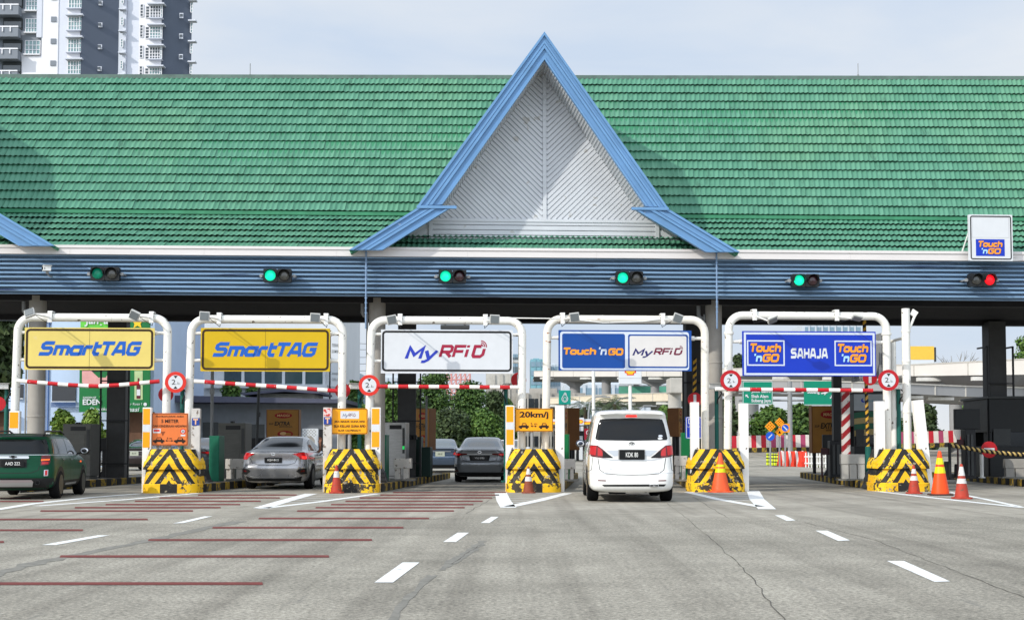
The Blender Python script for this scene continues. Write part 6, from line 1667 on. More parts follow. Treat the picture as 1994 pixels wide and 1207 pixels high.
def leaves(blobs, n, size, seed):
    rnd = random.Random(seed); mb = MB()
    tot = sum(b[3] * b[4] * b[5] for b in blobs) ** 1
    for (cx, cy, cz, rx, ry, rz_) in blobs:
        k = max(12, int(n * (rx * ry * rz_) / tot))
        for _ in range(k):
            v = Vector((rnd.gauss(0, 1), rnd.gauss(0, 1), rnd.gauss(0, 1))).normalized()
            q = (rnd.random() ** .38) * (1 + rnd.uniform(-.1, .14))
            c = Vector((cx + v.x * rx * q, cy + v.y * ry * q, cz + v.z * rz_ * q))
            s = size * rnd.uniform(.6, 1.4)
            nn = (v * .8 + Vector((rnd.uniform(-1, 1), rnd.uniform(-1, 1), rnd.uniform(-.4, 1.2)))).normalized()
            u = nn.orthogonal().normalized(); w = nn.cross(u); a = rnd.uniform(0, 6.28); u, w = u * math.cos(a) + w * math.sin(a), w * math.cos(a) - u * math.sin(a)
            mb.add([c - u * s, c - w * s * .5 + nn * s * .12, c + u * s, c + w * s * .5 + nn * s * .12], [(0, 1, 2, 3)])
    return mb
def tree(px, ptop, pw, Y, lab, m=LF1, n=5200, size=.2, seed=1, zbase=0., trunk_px=None, crown_low=.22, name='tree', group=None):
    c = W(px, 868, Y); k = mpp(c); H_ = W(px, ptop, Y).z - zbase; w = pw * k / 2
    rnd = random.Random(seed)
    o = empty(name, (c.x, Y, zbase), rnd.uniform(0, 6), lab, 'tree', group)
    blobs = []
    nb = 13
    for i in range(nb):
        f = (i + .5) / nb; z = H_ * (crown_low + (1 - crown_low) * f) ; env = math.sin(math.pi * min(1, .12 + f * .86)) ** .6
        a = i * 2.4 + rnd.uniform(-.5, .5); rr = w * (.32 + .16 * rnd.random()); d = max(0, w * env - rr) * rnd.uniform(.6, 1.)
        z = min(z, H_ - rr * .8)
        blobs.append((d * math.cos(a), d * math.sin(a), z, rr, rr, rr * rnd.uniform(.7, .95)))
    blobs.append((0, 0, H_ * (crown_low + .5 * (1 - crown_low)), w * .55, w * .55, H_ * (1 - crown_low) * .38))
    leaves(blobs, n, size, seed).build('crown', m, o)
    t = MB(); r_ = max(.08, H_ * .022); t.tube([(0, 0, 0), (.03 * H_, 0, H_ * .3), (0, .02 * H_, H_ * .7)], [r_, r_ * .75, r_ * .3], 9)
    for b in blobs[::3]: t.tube([(0.015 * H_, 0, H_ * .3), (b[0] * .5, b[1] * .5, b[2] * .8), (b[0], b[1], b[2])], [r_ * .5, r_ * .3, r_ * .08], 6)
    t.build('trunk', BARK, o, smooth=True)
    return o
# --- left blue-white building with the billboard
BWALL = mat('pale_blue_wall', (178, 196, 220), .8, var=.05, vscale=.5); BSTR = mat('blue_corner_strip', (70, 100, 150), .7, var=.06); BROWNW = mat('brown_wall', (92, 66, 50), .8, var=.15); WWALL = mat('white_wall', (206, 210, 214), .8, var=.05, vscale=.4)
DWIN = mat('black_window', (18, 22, 28), .15, var=0, spec=.7)
Y = 74
b = empty('blue_building', (0, Y, 0), 0, 'pale blue building with black windows behind the first lane', 'building')
def on(b_, name, px0, px1, py0, py1, m, d=.1, off=0., rootY=None):
    YY = rootY if rootY else b_.location.y
    a = W(px0, py1, YY); c = W(px1, py0, YY); row = 75 if YY == 180 else (py0 + py1) / 2; a.x = W(px0, row, YY).x; c.x = W(px1, row, YY).x
    t = MB(); t.box(a.x - b_.location.x, c.x - b_.location.x, -off, -off + d, max(0, a.z), c.z); return t.build(name, m, b_)
on(b, 'wall', -140, 300, 470, 960, BWALL, 12)
on(b, 'roof', -150, 304, 462, 470, DGREY, 12.6, .4)
for x0, x1, y0, y1 in ((34, 46, 748, 775), (102, 148, 750, 781), (-40, 4, 750, 781), (34, 46, 655, 690), (102, 148, 655, 690)):
    f = on(b, 'window', x0, x1, y0, y1, DWIN, .08, .06); on(b, 'window_sill', x0 - 1, x1 + 1, y1 + .2, y1 + 2, WWALL, .2, .2)
t = MB()
for i in range(24):
    x = 103 + i * 2; a = W(x, 793, Y); c = W(x + .9, 783, Y); t.box(a.x, c.x, -.3, -.24, a.z, c.z)
t.build('balustrade', BSTR, b)
for x in (88, 95): on(b, 'corner_strip', x, x + 2, 470, 880, BSTR, .1, .08)
on(b, 'brown_base', -140, 22, 802, 960, BROWNW, .3, .25); on(b, 'brown_base', 232, 300, 802, 960, BROWNW, .3, .25)
on(b, 'awning', -140, 22, 796, 801.5, DGREY, 1.2, 1.1)
o = empty('green_billboard', (0, 72.6, 0), 0, 'big green billboard on the blue building, partly hidden by the pale yellow sign', 'billboard')
GBD = mat('billboard_green', (22, 108, 56), .5, var=.15, vscale=.6); GBL = mat('billboard_light_green', (96, 184, 66), .5, var=.15); GBP = mat('billboard_skin', (206, 152, 148), .5, var=.08)
on(o, 'panel', 155, 292, 641, 802, GBD, .15); on(o, 'top_panel', 157, 226, 600, 640.5, GBL, .15); on(o, 'top_panel', 250, 292, 600, 640.5, GBD, .15)
def bpoly(o, name, pts, m, y): 
    q = [W(x, yy, o.location.y) for x, yy in pts]; return flat(o, name, [(v.x, v.z) for v in q], m, y)
def btext(o, s, x0, y0, x1, y1, m, bold=.0, shear=0., y=-.05): 
    a = W(x0, y1, o.location.y); c = W(x1, y0, o.location.y); return letters(o, s, (a.x, c.x, a.z, c.z), m, bold, shear, y)
bpoly(o, 'face_picture', [(160, 722), (178, 722), (192, 735), (206, 735), (214, 722), (218, 740), (208, 748), (196, 757), (186, 750), (172, 752), (160, 745)], GBP, -.02)
bpoly(o, 'hair_picture', [(157, 641), (236, 641), (236, 720), (214, 722), (178, 724), (160, 724)], mat('billboard_dark', (40, 40, 36), .6, var=.2), -.018)
bpoly(o, 'panel_tint', [(262, 722), (278, 722), (278, 778), (262, 778)], mat('billboard_pale', (170, 190, 140), .5, var=.1), -.02)
bpoly(o, 'bottle_picture', [(266, 776), (274, 776), (274, 750), (272, 744), (271.5, 736), (268.5, 736), (268, 744), (266, 750)], mat('billboard_bottle', (90, 34, 40), .4, var=0), -.03); bpoly(o, 'bottle_label', [(266.5, 770), (273.5, 770), (273.5, 758), (266.5, 758)], SGNW, -.035)
btext(o, 'EDEN', 161.5, 777, 198, 788, SGNW, .03); btext(o, 'GARDEN OF', 162, 772, 188, 775.5, SGNW, .02); btext(o, 'Dapatkan', 175, 793, 216, 801, SGNW, 0, .25); btext(o, 'nasi', 250, 793, 272, 801, SGNW, .01, .25); btext(o, 'Jangan', 165, 615, 222, 636, SGNW, .02, .1); btext(o, 'ar Rosa ?', 251, 784, 277, 788.5, SGNW, 0)
bpoly(o, 'seal', [(283 + 3.4 * math.cos(R(a)), 787 + 3.4 * math.sin(R(a))) for a in range(0, 360, 20)], SGNW, -.03)
bpoly(o, 'star_picture', [(268 + (13 if k % 2 == 0 else 6) * math.sin(R(36 * k)), 628 - (13 if k % 2 == 0 else 6) * math.cos(R(36 * k))) for k in range(10)], mat('billboard_yellow', (236, 190, 40), .5, var=0), -.03)
bpoly(o, 'leaf_picture', [(193, 772), (197, 768), (199, 771), (196, 775)], GBL, -.03)
# --- white building with window row, low shuttered hall in front
Y = 92
b = empty('white_building', (0, Y, 0), 0, 'white building with a row of dark windows behind the second lane', 'building')
on(b, 'wall', 285, 662, 560, 900, WWALL, 12); on(b, 'roof', 280, 666, 552, 560, DGREY, 12.4, .3)
for i in range(5):
    x = 437 + i * 39.5; f = on(b, 'window', x, x + 34, 716, 745 + i * .6, WINGL, .1, .06); on(b, 'window_frame', x + 34, x + 39.5, 700, 752, WWALL, .2, .16)
for i in range(4): on(b, 'window', 292 + i * 20, 309 + i * 20, 676, 724, WINGL, .1, .06)
for i in range(4): on(b, 'window', 292 + i * 20, 309 + i * 20, 622, 658, WINGL, .1, .06)
on(b, 'ledge', 285, 400, 661, 668, WWALL, .9, .8); on(b, 'ledge', 400, 640, 750, 756, WWALL, .8, .7)
bn = empty('text_banner', (0, Y - .8, 0), 0, 'tall white banner with small grey lettering at the corner of the white building', 'banner'); on(bn, 'sheet', 643, 663, 650, 752, WWALL, .06); btext(bn, 'TERALI', 646, 669, 661, 675, GREY, .02, 0, -.02); btext(bn, 'DOMINO', 646, 681, 661, 687, GREY, .02, 0, -.02); btext(bn, 'AWNING', 646, 725, 661, 730, GREY, .01, 0, -.02); btext(bn, 'GRILL', 646, 736, 659, 741, GREY, .01, 0, -.02)
t = MB(); p_ = W(641.5, 868, Y - .8); t.box(p_.x - .05, p_.x + .05, 0, .08, 0, W(641, 645, Y).z); t.build('post', BLACK, bn)
Y = 80
RIBW = mat('ribbed_grey_shutter', (120, 124, 130), .7, var=.08)
b = empty('low_hall', (0, Y, 0), 0, 'low grey hall with dark roof edge and ribbed shutters behind the silver sedan', 'building')
on(b, 'wall', 296, 668, 786, 900, RIBW, 9)
t = MB()
for i in range(26):
    y = 788 + i * 2.0; a = W(300, y + 1.2, Y); c = W(655, y, Y); t.box(a.x, c.x, -.05, -.002, a.z, c.z)
t.build('shutter', RIBW, b)
DROOF = mat('dark_slate_roof', (74, 76, 92), .7, var=.1)
q = [W(x, y, Y) for x, y in ((290, 770), (480, 774), (680, 779), (680, 786), (290, 784))]
t = MB(); t.prism([(v.x, v.z) for v in q], -1.4, 9.2); t.build('roof', DROOF, b)
q = [W(x, y, Y) for x, y in ((470, 766), (555, 758), (625, 763), (625, 767), (555, 763), (478, 770))]
t = MB(); t.prism([(v.x, v.z) for v in q], -.6, 5); t.build('canopy_roof', DROOF, b); on(b, 'upper_wall', 500, 610, 766, 776, CONC, 4, -.2)
on(b, 'doorway', 395, 425, 822, 900, DGREY, .1, .07); on(b, 'doorway', 478, 515, 826, 900, DGREY, .1, .07); on(b, 'doorway', 622, 640, 836, 900, BLACK, .1, .07)
f = on(b, 'arch_panel', 589, 620, 834, 900, WWALL, .12, .10)
def arch_pts(cx, w, yb, yt): return [(cx - w, yb), (cx - w, yt + w * .9), (cx - w * .6, yt + w * .35), (cx, yt), (cx + w * .6, yt + w * .35), (cx + w, yt + w * .9), (cx + w, yb)]
q = [W(x, y, Y) for x, y in arch_pts(604.5, 9, 890, 848)]; sh = [(v.x, v.z) for v in q]
flat(f, 'arch_opening', sh, CONCD, -.108); 
t = MB(); rnd = random.Random(5)
for i in range(9):
    for j in range(5):
        a = W(591 + i * 3, 837 + j * 3, Y)
        if (i + j) % 2: t.cbox((a.x, -.11, a.z), (.06, .012, .06), rot=Matrix.Rotation(R(45), 4, 'Y'))
t.build('lattice', CONCD, f)
for px, top, w, n, s, lab in ((447, 742, 46, 900, 3, 'bush growing above the roof edge of the low hall, larger one'), (492, 752, 40, 600, 4, 'smaller bush above the roof edge, under the slanting bar'), (330, 765, 24, 300, 5, 'tiny bush on the roof edge beside the red disc')):
    tree(px, top, w, 83, lab, LF2, n, .16, s, zbase=W(px, 776, 83).z - .3, name='bush', crown_low=.1)
# --- shrubs and trees on the left
for px, s, lab in ((122, 11, 'round clipped tree behind the grey cabinet, left one'), (180, 12, 'round clipped tree with pale trunk right of the grey cabinet')):
    tree(px, 799, 62, 63, lab, LF3, 3600, .12, s, crown_low=.42, group='clipped trees before the blue building')
tree(-14, 560, 150, 62, 'dark tall tree at the far left edge', LF4, 5200, .22, 13, crown_low=.42)
# --- trees in the third lane
for i, (px, top, w, Y, m, lab) in enumerate(((845, 716, 100, 96, LF1, 'tall dark tree left of centre behind the mid grey sedan'), (915, 742, 90, 92, LF1, 'dark tree right behind the mid grey sedan'), (800, 752, 70, 90, LF4, 'dark tree behind the steel clad column of the third lane'), (962, 760, 62, 96, LF4, 'olive tree left of the amber speed board'),
        (755, 745, 70, 84, LF2, 'mid green tree seen between round column and steel clad column'), (690, 742, 56, 88, LF1, 'narrow dark tree right of the white building'), (880, 796, 100, 84, LF4, 'low dark bushy tree right behind the slate blue sedan'), (945, 800, 80, 84, LF2, 'low green bushy tree beside the amber speed board'), (985, 775, 54, 100, LF2, 'small green tree behind the gantry leg by the speed board'), (712, 790, 60, 82, LF2, 'low green tree behind the amber penalty board'), (825, 800, 60, 80, LF2, 'low green tree by the edge of the food poster'))):
    tree(px, top, w * 1.25, Y, lab, m, 11000, .125, 20 + i, crown_low=.03, group='trees beyond the third lane')
# --- distant buildings
def far_block(name, px0, px1, ptop, Y, m, lab, rows, cols, wm=WINGL, d=15.):
    a = W(px0, 868, Y); c = W(px1, ptop, Y)
    o = empty(name, (a.x, Y, 0), 0, lab, 'building', 'distant city buildings')
    w = c.x - a.x; t = MB(); t.box(0, w, 0, d, 0, c.z); t.box(w * .2, w * .6, 2, 6, c.z, c.z + w * .08); t.build('wall', m, o)
    for r_ in range(rows):
        z1 = c.z - (r_ + .3) * c.z * .9 / rows
        for q_ in range(min(cols, 4)):
            a0, a1 = .04 + .92 * q_ / min(cols, 4), .04 + .92 * (q_ + 1) / min(cols, 4) - .012
            t = MB(); t.box(w * a0, w * a1, -.15, -.01, z1 - c.z * .9 / rows * .55, z1); t.build('window', wm, o)
    for k in range(cols): x = w * (k + 1) / (cols + 1); t = MB(); t.box(x - w * .012, x + w * .012, -.3, -.16, 0, c.z); t.build('pilaster', m, o)
    return o
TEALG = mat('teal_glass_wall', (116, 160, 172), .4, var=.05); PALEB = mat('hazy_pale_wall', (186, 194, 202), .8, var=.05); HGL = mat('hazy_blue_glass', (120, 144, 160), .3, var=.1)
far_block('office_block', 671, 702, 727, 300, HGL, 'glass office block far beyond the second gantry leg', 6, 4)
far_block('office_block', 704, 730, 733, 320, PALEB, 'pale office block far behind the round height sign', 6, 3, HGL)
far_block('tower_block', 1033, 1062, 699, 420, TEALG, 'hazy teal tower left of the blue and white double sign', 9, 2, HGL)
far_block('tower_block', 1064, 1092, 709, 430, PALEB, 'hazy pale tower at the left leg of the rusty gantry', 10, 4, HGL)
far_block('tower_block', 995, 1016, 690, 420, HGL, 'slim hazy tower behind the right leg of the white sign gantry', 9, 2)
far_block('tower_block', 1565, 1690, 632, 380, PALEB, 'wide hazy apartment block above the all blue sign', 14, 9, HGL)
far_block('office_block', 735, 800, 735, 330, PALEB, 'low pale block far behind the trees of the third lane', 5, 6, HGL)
far_block('warehouse', 946, 1008, 727, 170, CONC, 'grey concrete block above the level bar beside the crane frame', 2, 3, CONCD)
far_block('warehouse', 1005, 1140, 765, 160, CONCD, 'low grey building behind the amber speed board', 3, 5, DWIN)
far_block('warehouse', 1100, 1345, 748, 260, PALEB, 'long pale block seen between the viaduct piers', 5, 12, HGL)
o = empty('crane_frame', W(892, 868, 175), 0, 'red steel lattice frame above the trees of the third lane', 'steel frame'); o.location.z = 0
t = MB(); z0, z1 = W(892, 765, 175).z, W(892, 726, 175).z; k = mpp(W(892, 868, 175))
for i in range(6): x = (-22 + i * 9) * k; t.tube([(x, 0, 0), (x, 0, z1)], .12, 6)
for j in range(4): z = z0 + (z1 - z0) * j / 3; t.tube([(-22 * k, 0, z), (23 * k, 0, z)], .1, 6)
for i in range(5):
    for j in range(3): t.tube([((-22 + i * 9) * k, 0, z0 + (z1 - z0) * j / 3), ((-13 + i * 9) * k, 0, z0 + (z1 - z0) * (j + 1) / 3)], .06, 5)
t.build('lattice', mat('hazed_red_steel', (196, 140, 136), .6, var=.1), o)  # red paled in the colour itself to carry the distance haze
o = empty('power_lines', (0, 120, 0), 0, 'thin power lines in the sky gap beside the second gantry', 'power lines')
for i, (ya, yb_) in enumerate(((655, 662), (672, 668), (688, 682), (703, 692), (716, 706))):
    a, c = W(560, ya, 120), W(860, yb_, 120); t = MB(); t.tube([(a.x + (c.x - a.x) * f / 10, 0, a.z + (c.z - a.z) * f / 10 - .5 * math.sin(math.pi * f / 10)) for f in range(11)], .022, 5); t.build('wire', DGREY, o)
# --- viaducts
VCON = mat('viaduct_pale_concrete', (204, 200, 194), .85, var=.06, vscale=.15); VGREY = mat('viaduct_grey_concrete', (146, 146, 146), .85, var=.12, vscale=.2, stretch=(1, 1, .3))
def deck(name, lab, pts, up, dn, wd, m_par, m_deck, piers, pm=VGREY):
    o = empty(name, (0, 0, 0), 0, lab, 'viaduct')
    P = [W(x, y, Y_) for x, y, Y_ in pts]; Q = [W(x, y, Y_) for (x, y0, Y_), y in zip(pts, dn)]
    t = MB(); vs = []
    for p, q in zip(P, Q):
        vs += [(p.x, p.y, p.z), (p.x, p.y, q.z), (p.x, p.y + .3, q.z), (p.x, p.y + .3, p.z)]
    fs = []
    for i in range(len(P) - 1):
        for k in range(4): a = 4 * i + k; b_ = 4 * i + (k + 1) % 4; fs.append((a, b_, b_ + 4, a + 4))
    t.add(vs, fs); t.build('parapet', m_par, o)
    t = MB()
    for p, q, p2, q2 in zip(P, Q, P[1:], Q[1:]):
        n_ = max(2, int((p2 - p).length / 4))
        for i in range(n_):
            f = i / n_; a_ = p.lerp(p2, f); b_ = q.lerp(q2, f); t.box(a_.x - .05, a_.x + .05, a_.y - .03, a_.y + .02, b_.z, a_.z)
        t.add([(p.x, p.y - .08, p.z), (p2.x, p2.y - .08, p2.z), (p2.x, p2.y - .08, p2.z + .09), (p.x, p.y - .08, p.z + .09), (p.x, p.y + .34, p.z + .09), (p2.x, p2.y + .34, p2.z + .09)], [(0, 1, 2, 3), (3, 2, 5, 4)])
    t.build('coping', mat('coping_concrete', (176, 172, 164), .85, var=.12), o)
    t = MB()
    for p, q, p2, q2 in zip(P, Q, P[1:], Q[1:]):
        n_ = max(2, int((p2 - p).length / 7))
        for i in range(n_):
            f = (i + .4) / n_; b_ = q.lerp(q2, f); h_ = abs(p.z - q.z); t.box(b_.x - 1.2, b_.x + .6, b_.y + .4, b_.y + .9, b_.z - h_ * .45, b_.z - h_ * .12); t.build('bearing', mat('bearing_white', (206, 204, 198), .8, var=.1), o); t = MB()
    t = MB(); vs = []; fs = []
    for p, q in zip(P, Q):
        h = p.z - q.z
        vs += [(p.x, p.y + .31, q.z + h * .2), (p.x, p.y + .6, q.z - h * .05), (p.x, p.y + wd * .3, q.z - h * .6), (p.x, p.y + wd * .7, q.z - h * .6), (p.x, p.y + wd, q.z - h * .05), (p.x, p.y + wd, q.z + h * .2)]
    for i in range(len(P) - 1):
        for k in range(6): a = 6 * i + k; b_ = 6 * i + (k + 1) % 6; fs.append((a, b_, b_ + 6, a + 6))
    t.add(vs, fs); t.build('deck', m_deck, o)
    for (px, w, Y_, ptop, hw, hy) in piers:
        c = W(px, 868, Y_ + wd * .5); k = mpp(c); zt = W(px, ptop, Y_).z; r_ = w * k / 2
        t = MB(); t.lathe([(r_, 0), (r_, zt)], 20, c=(c.x, Y_ + wd * .5, 0))
        if hw:
            hwid = hw * k / 2; hh = hy * k
            t.prism([(c.x - r_ * 1.02, zt - hh), (c.x + r_ * 1.02, zt - hh), (c.x + hwid * .6, zt - hh * .6), (c.x + hwid, zt - hh * .35), (c.x + hwid, zt + .3), (c.x - hwid, zt + .3), (c.x - hwid, zt - hh * .35), (c.x - hwid * .6, zt - hh * .6)], Y_ + wd * .5 - r_ * .9, Y_ + wd * .5 + r_ * .9)
        t.build('pier', pm, o, smooth='auto')
deck('viaduct', 'pale viaduct with white parapet crossing behind the right lanes', [(1040, 723, 175), (1200, 722, 160), (1400, 719, 135), (1600, 714, 115), (1780, 711, 105), (2000, 700, 96), (2300, 686, 88)], 0, [733, 733, 732, 731, 732, 729, 722], 9, VCON, VGREY,
     [(1120, 20, 168, 735, 56, 14), (1181, 18, 160, 735, 0, 0), (1276, 17, 150, 738, 50, 10), (1240, 12, 158, 738, 0, 0), (1862, 24, 100, 740, 66, 26), (1455, 46, 126, 738, 0, 0)])
deck('viaduct', 'lower grey viaduct deck below the all blue sign', [(1385, 741, 96), (1560, 742, 92), (1760, 748, 90), (1880, 753, 92), (2000, 756, 96)], 0, [757, 758, 766, 772, 775], 6, VGREY, VGREY, [(1705, 26, 92, 772, 0, 0)])
deck('viaduct', 'lower beige viaduct between the piers behind the white van', [(1060, 775, 158), (1200, 768, 152), (1345, 764, 146)], 0, [787, 782, 780], 6, mat('beige_concrete', (204, 192, 172), .85, var=.06), VGREY, [])
o = empty('hoarding', (0, 160, 0), 0, 'green construction hoarding above the lower beige viaduct', 'hoarding'); on(o, 'panel', 1205, 1310, 752, 766, mat('hoarding_green', (84, 150, 128), .7, var=.1), .2); on(o, 'top_rail', 1205, 1310, 750, 751.6, GREY, .25, .02)
o = tag(empty('square_pier', (0, 0, 0), 0), 'thick pale pier with square head right of the white van', 'pier')
c = W(1319, 868, 70); k = mpp(c); t = MB(); t.lathe([(13.2 * k, 0), (13.2 * k, W(1319, 765, 70).z)], 24, c=(c.x, 71, 0)); t.build('shaft', CONC, o, smooth='auto'); t = MB(); t.box(c.x - 13.4 * k, c.x + 13.4 * k, 70.2, 71.8, W(1319, 765, 70).z + .002, W(1319, 735, 70).z); t.build('head', CONC, o, bevel=.05)
# --- motorway direction signs
SGR = mat('motorway_green', (0, 128, 100), .45, var=.04)
o = empty('sign_gantry', (W(1541, 868, 76).x, 76, 0), 0, 'grey pole with twin arms carrying the green direction signs', 'sign gantry')
t = MB(); t.tube([(0, .3, 0), (0, .3, W(1541, 742, 76).z)], .14, 14); t.build('pole', GREY, o, smooth='auto')
for y in (766, 779):
    t = MB(); z = W(1541, y, 76).z; a = W(1440, y, 76).x - o.location.x; c = W(1640, y, 76).x - o.location.x; t.tube([(a, .25, z), (c, .25, z)], .06, 10); t.build('arm', GREY, o)
def dsign(px0, px1, py0, py1, lab):
    a = W(px0, py1, 75.8); c = W(px1, py0, 75.8); s = empty('direction_sign', (0, 75.8, 0), 0, lab, 'direction sign', 'green direction signs over the exit'); on(s, 'panel', px0, px1, py0, py1, SGR, .12)
    return s
s = dsign(1446, 1505, 742, 787, 'green direction sign with three place names and arrow')
put_shape('border', ring_shape([(W(x, y, 75.8).x, W(x, y, 75.8).z) for x, y in ((1446.5, 786.5), (1504.5, 786.5), (1504.5, 742.5), (1446.5, 742.5))], [(W(x, y, 75.8).x, W(x, y, 75.8).z) for x, y in ((1447.5, 785.5), (1503.5, 785.5), (1503.5, 743.5), (1447.5, 743.5))]), (W(1446.5, 786, 75.8).x, W(1504.5, 786, 75.8).x, W(1446, 786.5, 75.8).z, W(1446, 742.5, 75.8).z), SGNW, s, -.01)
btext(s, 'Johor Bahru', 1463, 759, 1500, 766, SGNW, .03, 0, -.02); btext(s, 'Shah Alam', 1463, 768, 1496, 774.5, SGNW, .03, 0, -.02); btext(s, 'Subang Jaya', 1463, 776.5, 1501, 784.5, SGNW, .03, 0, -.02)
AR = [(0, 0), (0, -5), (1.8, -3.2), (5, -6.6), (6.6, -5), (3.2, -1.8), (5, 0)]
bpoly(s, 'arrow', [(1451.5 + a, 768 - b_ ) for a, b_ in AR], SGNW, -.02)
s = dsign(1566, 1630, 742, 789, 'green direction sign with one place name and aeroplane')
btext(s, 'Subang', 1572, 759, 1596, 768, SGNW, .03, 0, -.02)
bpoly(s, 'aeroplane', [(1598, 765), (1605, 763.5), (1602, 759.5), (1604, 759.5), (1609, 763), (1612, 762.4), (1613, 764), (1609, 765.4), (1606, 769), (1604.5, 769), (1605.5, 766), (1599, 767)], SGNW, -.02)
bpoly(s, 'arrow', [(1622 - a, 769.5 - b_) for a, b_ in AR], SGNW, -.02)
bpoly(s, 'border', [(1566.5, 788.5), (1629.5, 788.5), (1629.5, 787.5), (1566.5, 787.5)], SGNW, -.02)
# --- ramp, striped barrier, work signs
def zr(px, py, Y): return W(px, py, Y).z
rp_ = MB(); rp_.add([(8, 78, .01), (60, 78, .01), (75, 112, zr(1600, 876, 106)), (9, 112, zr(1600, 876, 106))], [(0, 1, 2, 3)]); set_kind(rp_.build('exit_ramp', ROAD), 'structure')
o = empty('striped_barrier', (0, 0, 0), 0, 'long concrete barrier painted in red, mauve and white blocks behind the right lanes', 'barrier')
BRW = mat('barrier_white', (206, 198, 190), .7, var=.1); BRR = mat('barrier_red', (176, 34, 48), .7, var=.1); BRM = mat('barrier_mauve', (158, 64, 96), .7, var=.1)
t = MB(); kk = MB()
pb = [(1425, 848.5, 872), (1500, 847, 871), (1600, 846, 870), (1740, 841, 864), (1900, 837, 860), (2060, 832, 856)]
def ip(px, j):
    for i in range(len(pb) - 1):
        if pb[i][0] <= px <= pb[i + 1][0]: f = (px - pb[i][0]) / (pb[i + 1][0] - pb[i][0]); return pb[i][j] + (pb[i + 1][j] - pb[i][j]) * f
n = 0; px = 1425
while px < 2050:
    Yb = 104
    a = W(px, ip(px, 2), Yb); c = W(px + 9.6, ip(min(2055, px + 9.6), 1), Yb); e = W(px + 9.6, ip(min(2055, px + 9.6), 2), Yb); d0 = W(px, ip(px, 1), Yb)
    t.add([(a.x, Yb, a.z), (e.x, Yb, e.z), (c.x, Yb + .15, c.z), (d0.x, Yb + .15, d0.z), (a.x, Yb + .6, a.z), (e.x, Yb + .6, e.z), (c.x, Yb + .4, c.z), (d0.x, Yb + .4, d0.z)], [(0, 1, 2, 3), (5, 4, 7, 6), (3, 2, 6, 7), (0, 3, 7, 4), (1, 5, 6, 2)], (0 if n % 2 else (1 + (n // 2 + n // 5) % 2)))
    kk.add([(a.x, Yb - .2, a.z - .35), (e.x, Yb - .2, e.z - .35), (e.x, Yb - .2, e.z - .002), (a.x, Yb - .2, a.z - .002), (a.x, Yb + .6, a.z - .002), (e.x, Yb + .6, e.z - .002)], [(0, 1, 2, 3), (3, 2, 5, 4)], n % 2)
    px += 9.6; n += 1
t.build('blocks', [BRW, BRR, BRM], o); kk.build('base', [KERBY, KERBK], o)
WOR = mat('works_orange', (240, 150, 20), .45, var=.04); WBL = mat('works_blue', (20, 84, 190), .45, var=.04)
def wsign(px, py, r, Y, shape, lab):
    p = W(px, py, Y); k = mpp(p); o = empty('works_sign', p, 0, lab, 'works sign', 'road works signs before the striped barrier')
    rr = r * k; t = MB(); t.prism([(-rr, 0), (0, -rr), (rr, 0), (0, rr)] if shape in 'dx' else ([(-rr, -rr), (rr, -rr), (rr, rr), (-rr, rr)] if shape == 's' else circle(0, 0, rr, 24)), 0, .05); t.build('panel', WOR if shape in 'dxs' else WBL, o)
    if shape == 'd':
        for i in range(-1, 2):
            for j in range(-1, 2): flat(o, 'dot', circle((i + j) * rr * .29, (i - j) * rr * .29, rr * .11, 10), SGNK)
    if shape == 'x': flat(o, 'symbol', [(-.3 * rr, -.3 * rr), (.3 * rr, -.3 * rr), (.2 * rr, .0), (.05 * rr, .3 * rr), (-.15 * rr, .1 * rr)], SGNK)
    if shape == 's': flat(o, 'disc', circle(0, 0, rr * .8, 22), WBL)
    if shape in 'sc':
        d = 1 if shape == 's' else -1
        v, f = stroke_poly([(-.42 * rr, d * .42 * rr), (.42 * rr, -d * .42 * rr)], .24 * rr); put_shape('arrow', (v, f), (min(q[0] for q in v), max(q[0] for q in v), min(q[1] for q in v), max(q[1] for q in v)), SGNW, o, -.008)
        if shape == 's': flat(o, 'arrow', [(.1 * rr, -.5 * rr), (.5 * rr, -.5 * rr), (.5 * rr, -.1 * rr)], SGNW, -.009)
    t = MB(); t.box(-.04, .04, .06, .12, -p.z + .0, 0); t.build('post', GREY, o)
wsign(1518, 822, 9, 74.4, 'd', 'orange diamond sign with black dots, rear one'); wsign(1500, 830, 10.5, 74, 'd', 'orange diamond sign with black dots, front one'); wsign(1518, 841, 9, 74.2, 'x', 'orange diamond sign with worker symbol')
wsign(1529, 833, 8.5, 73.6, 's', 'orange square sign with blue disc and arrow'); wsign(1500, 849, 8.5, 73.5, 'c', 'round blue sign with white slash')
WBR = mat('water_barrier_red', (226, 62, 40), .45, var=.06); WBW = mat('water_barrier_white', (220, 214, 208), .45, var=.06)
wlab = ['red and white water barrier, first beside the lime posts', 'white and red water barrier, second in the row', 'red water barrier, third in the row', 'plain red water barrier at the right end of the row']
proto = None
for i in range(4):
    p = W(1526 + i * 13.6, 868, 76 - i * .9); p.z = 0
    t = MB(); prof = [(0, 0), (.5, 0), (.5, .12), (.36, .3), (.3, .82), (.2, .86), (.14, .82), (.0, .3)]
    w = .42
    for (x0, x1, m_) in ((-w / 2, -.08, 0), (-.08, .08, 1 if i < 3 else 0), (.08, w / 2, 0)): t.prism([(a, b_) for a, b_ in prof], x0, x1 - .002, m_, ax='x')
    o = t.build('water_barrier', [WBR, WBW], loc=p, rotz=.25, bevel=.02); tag(o, wlab[i], 'water barrier', 'red and white water barriers by the exit')
    t = MB(); t.lathe([(.05, .86), (.05, .89)], 10, c=(0, .25, 0)); t.build('cap', WBW, o)
LIME = mat('lime_post', (206, 220, 30), .5, var=.05)
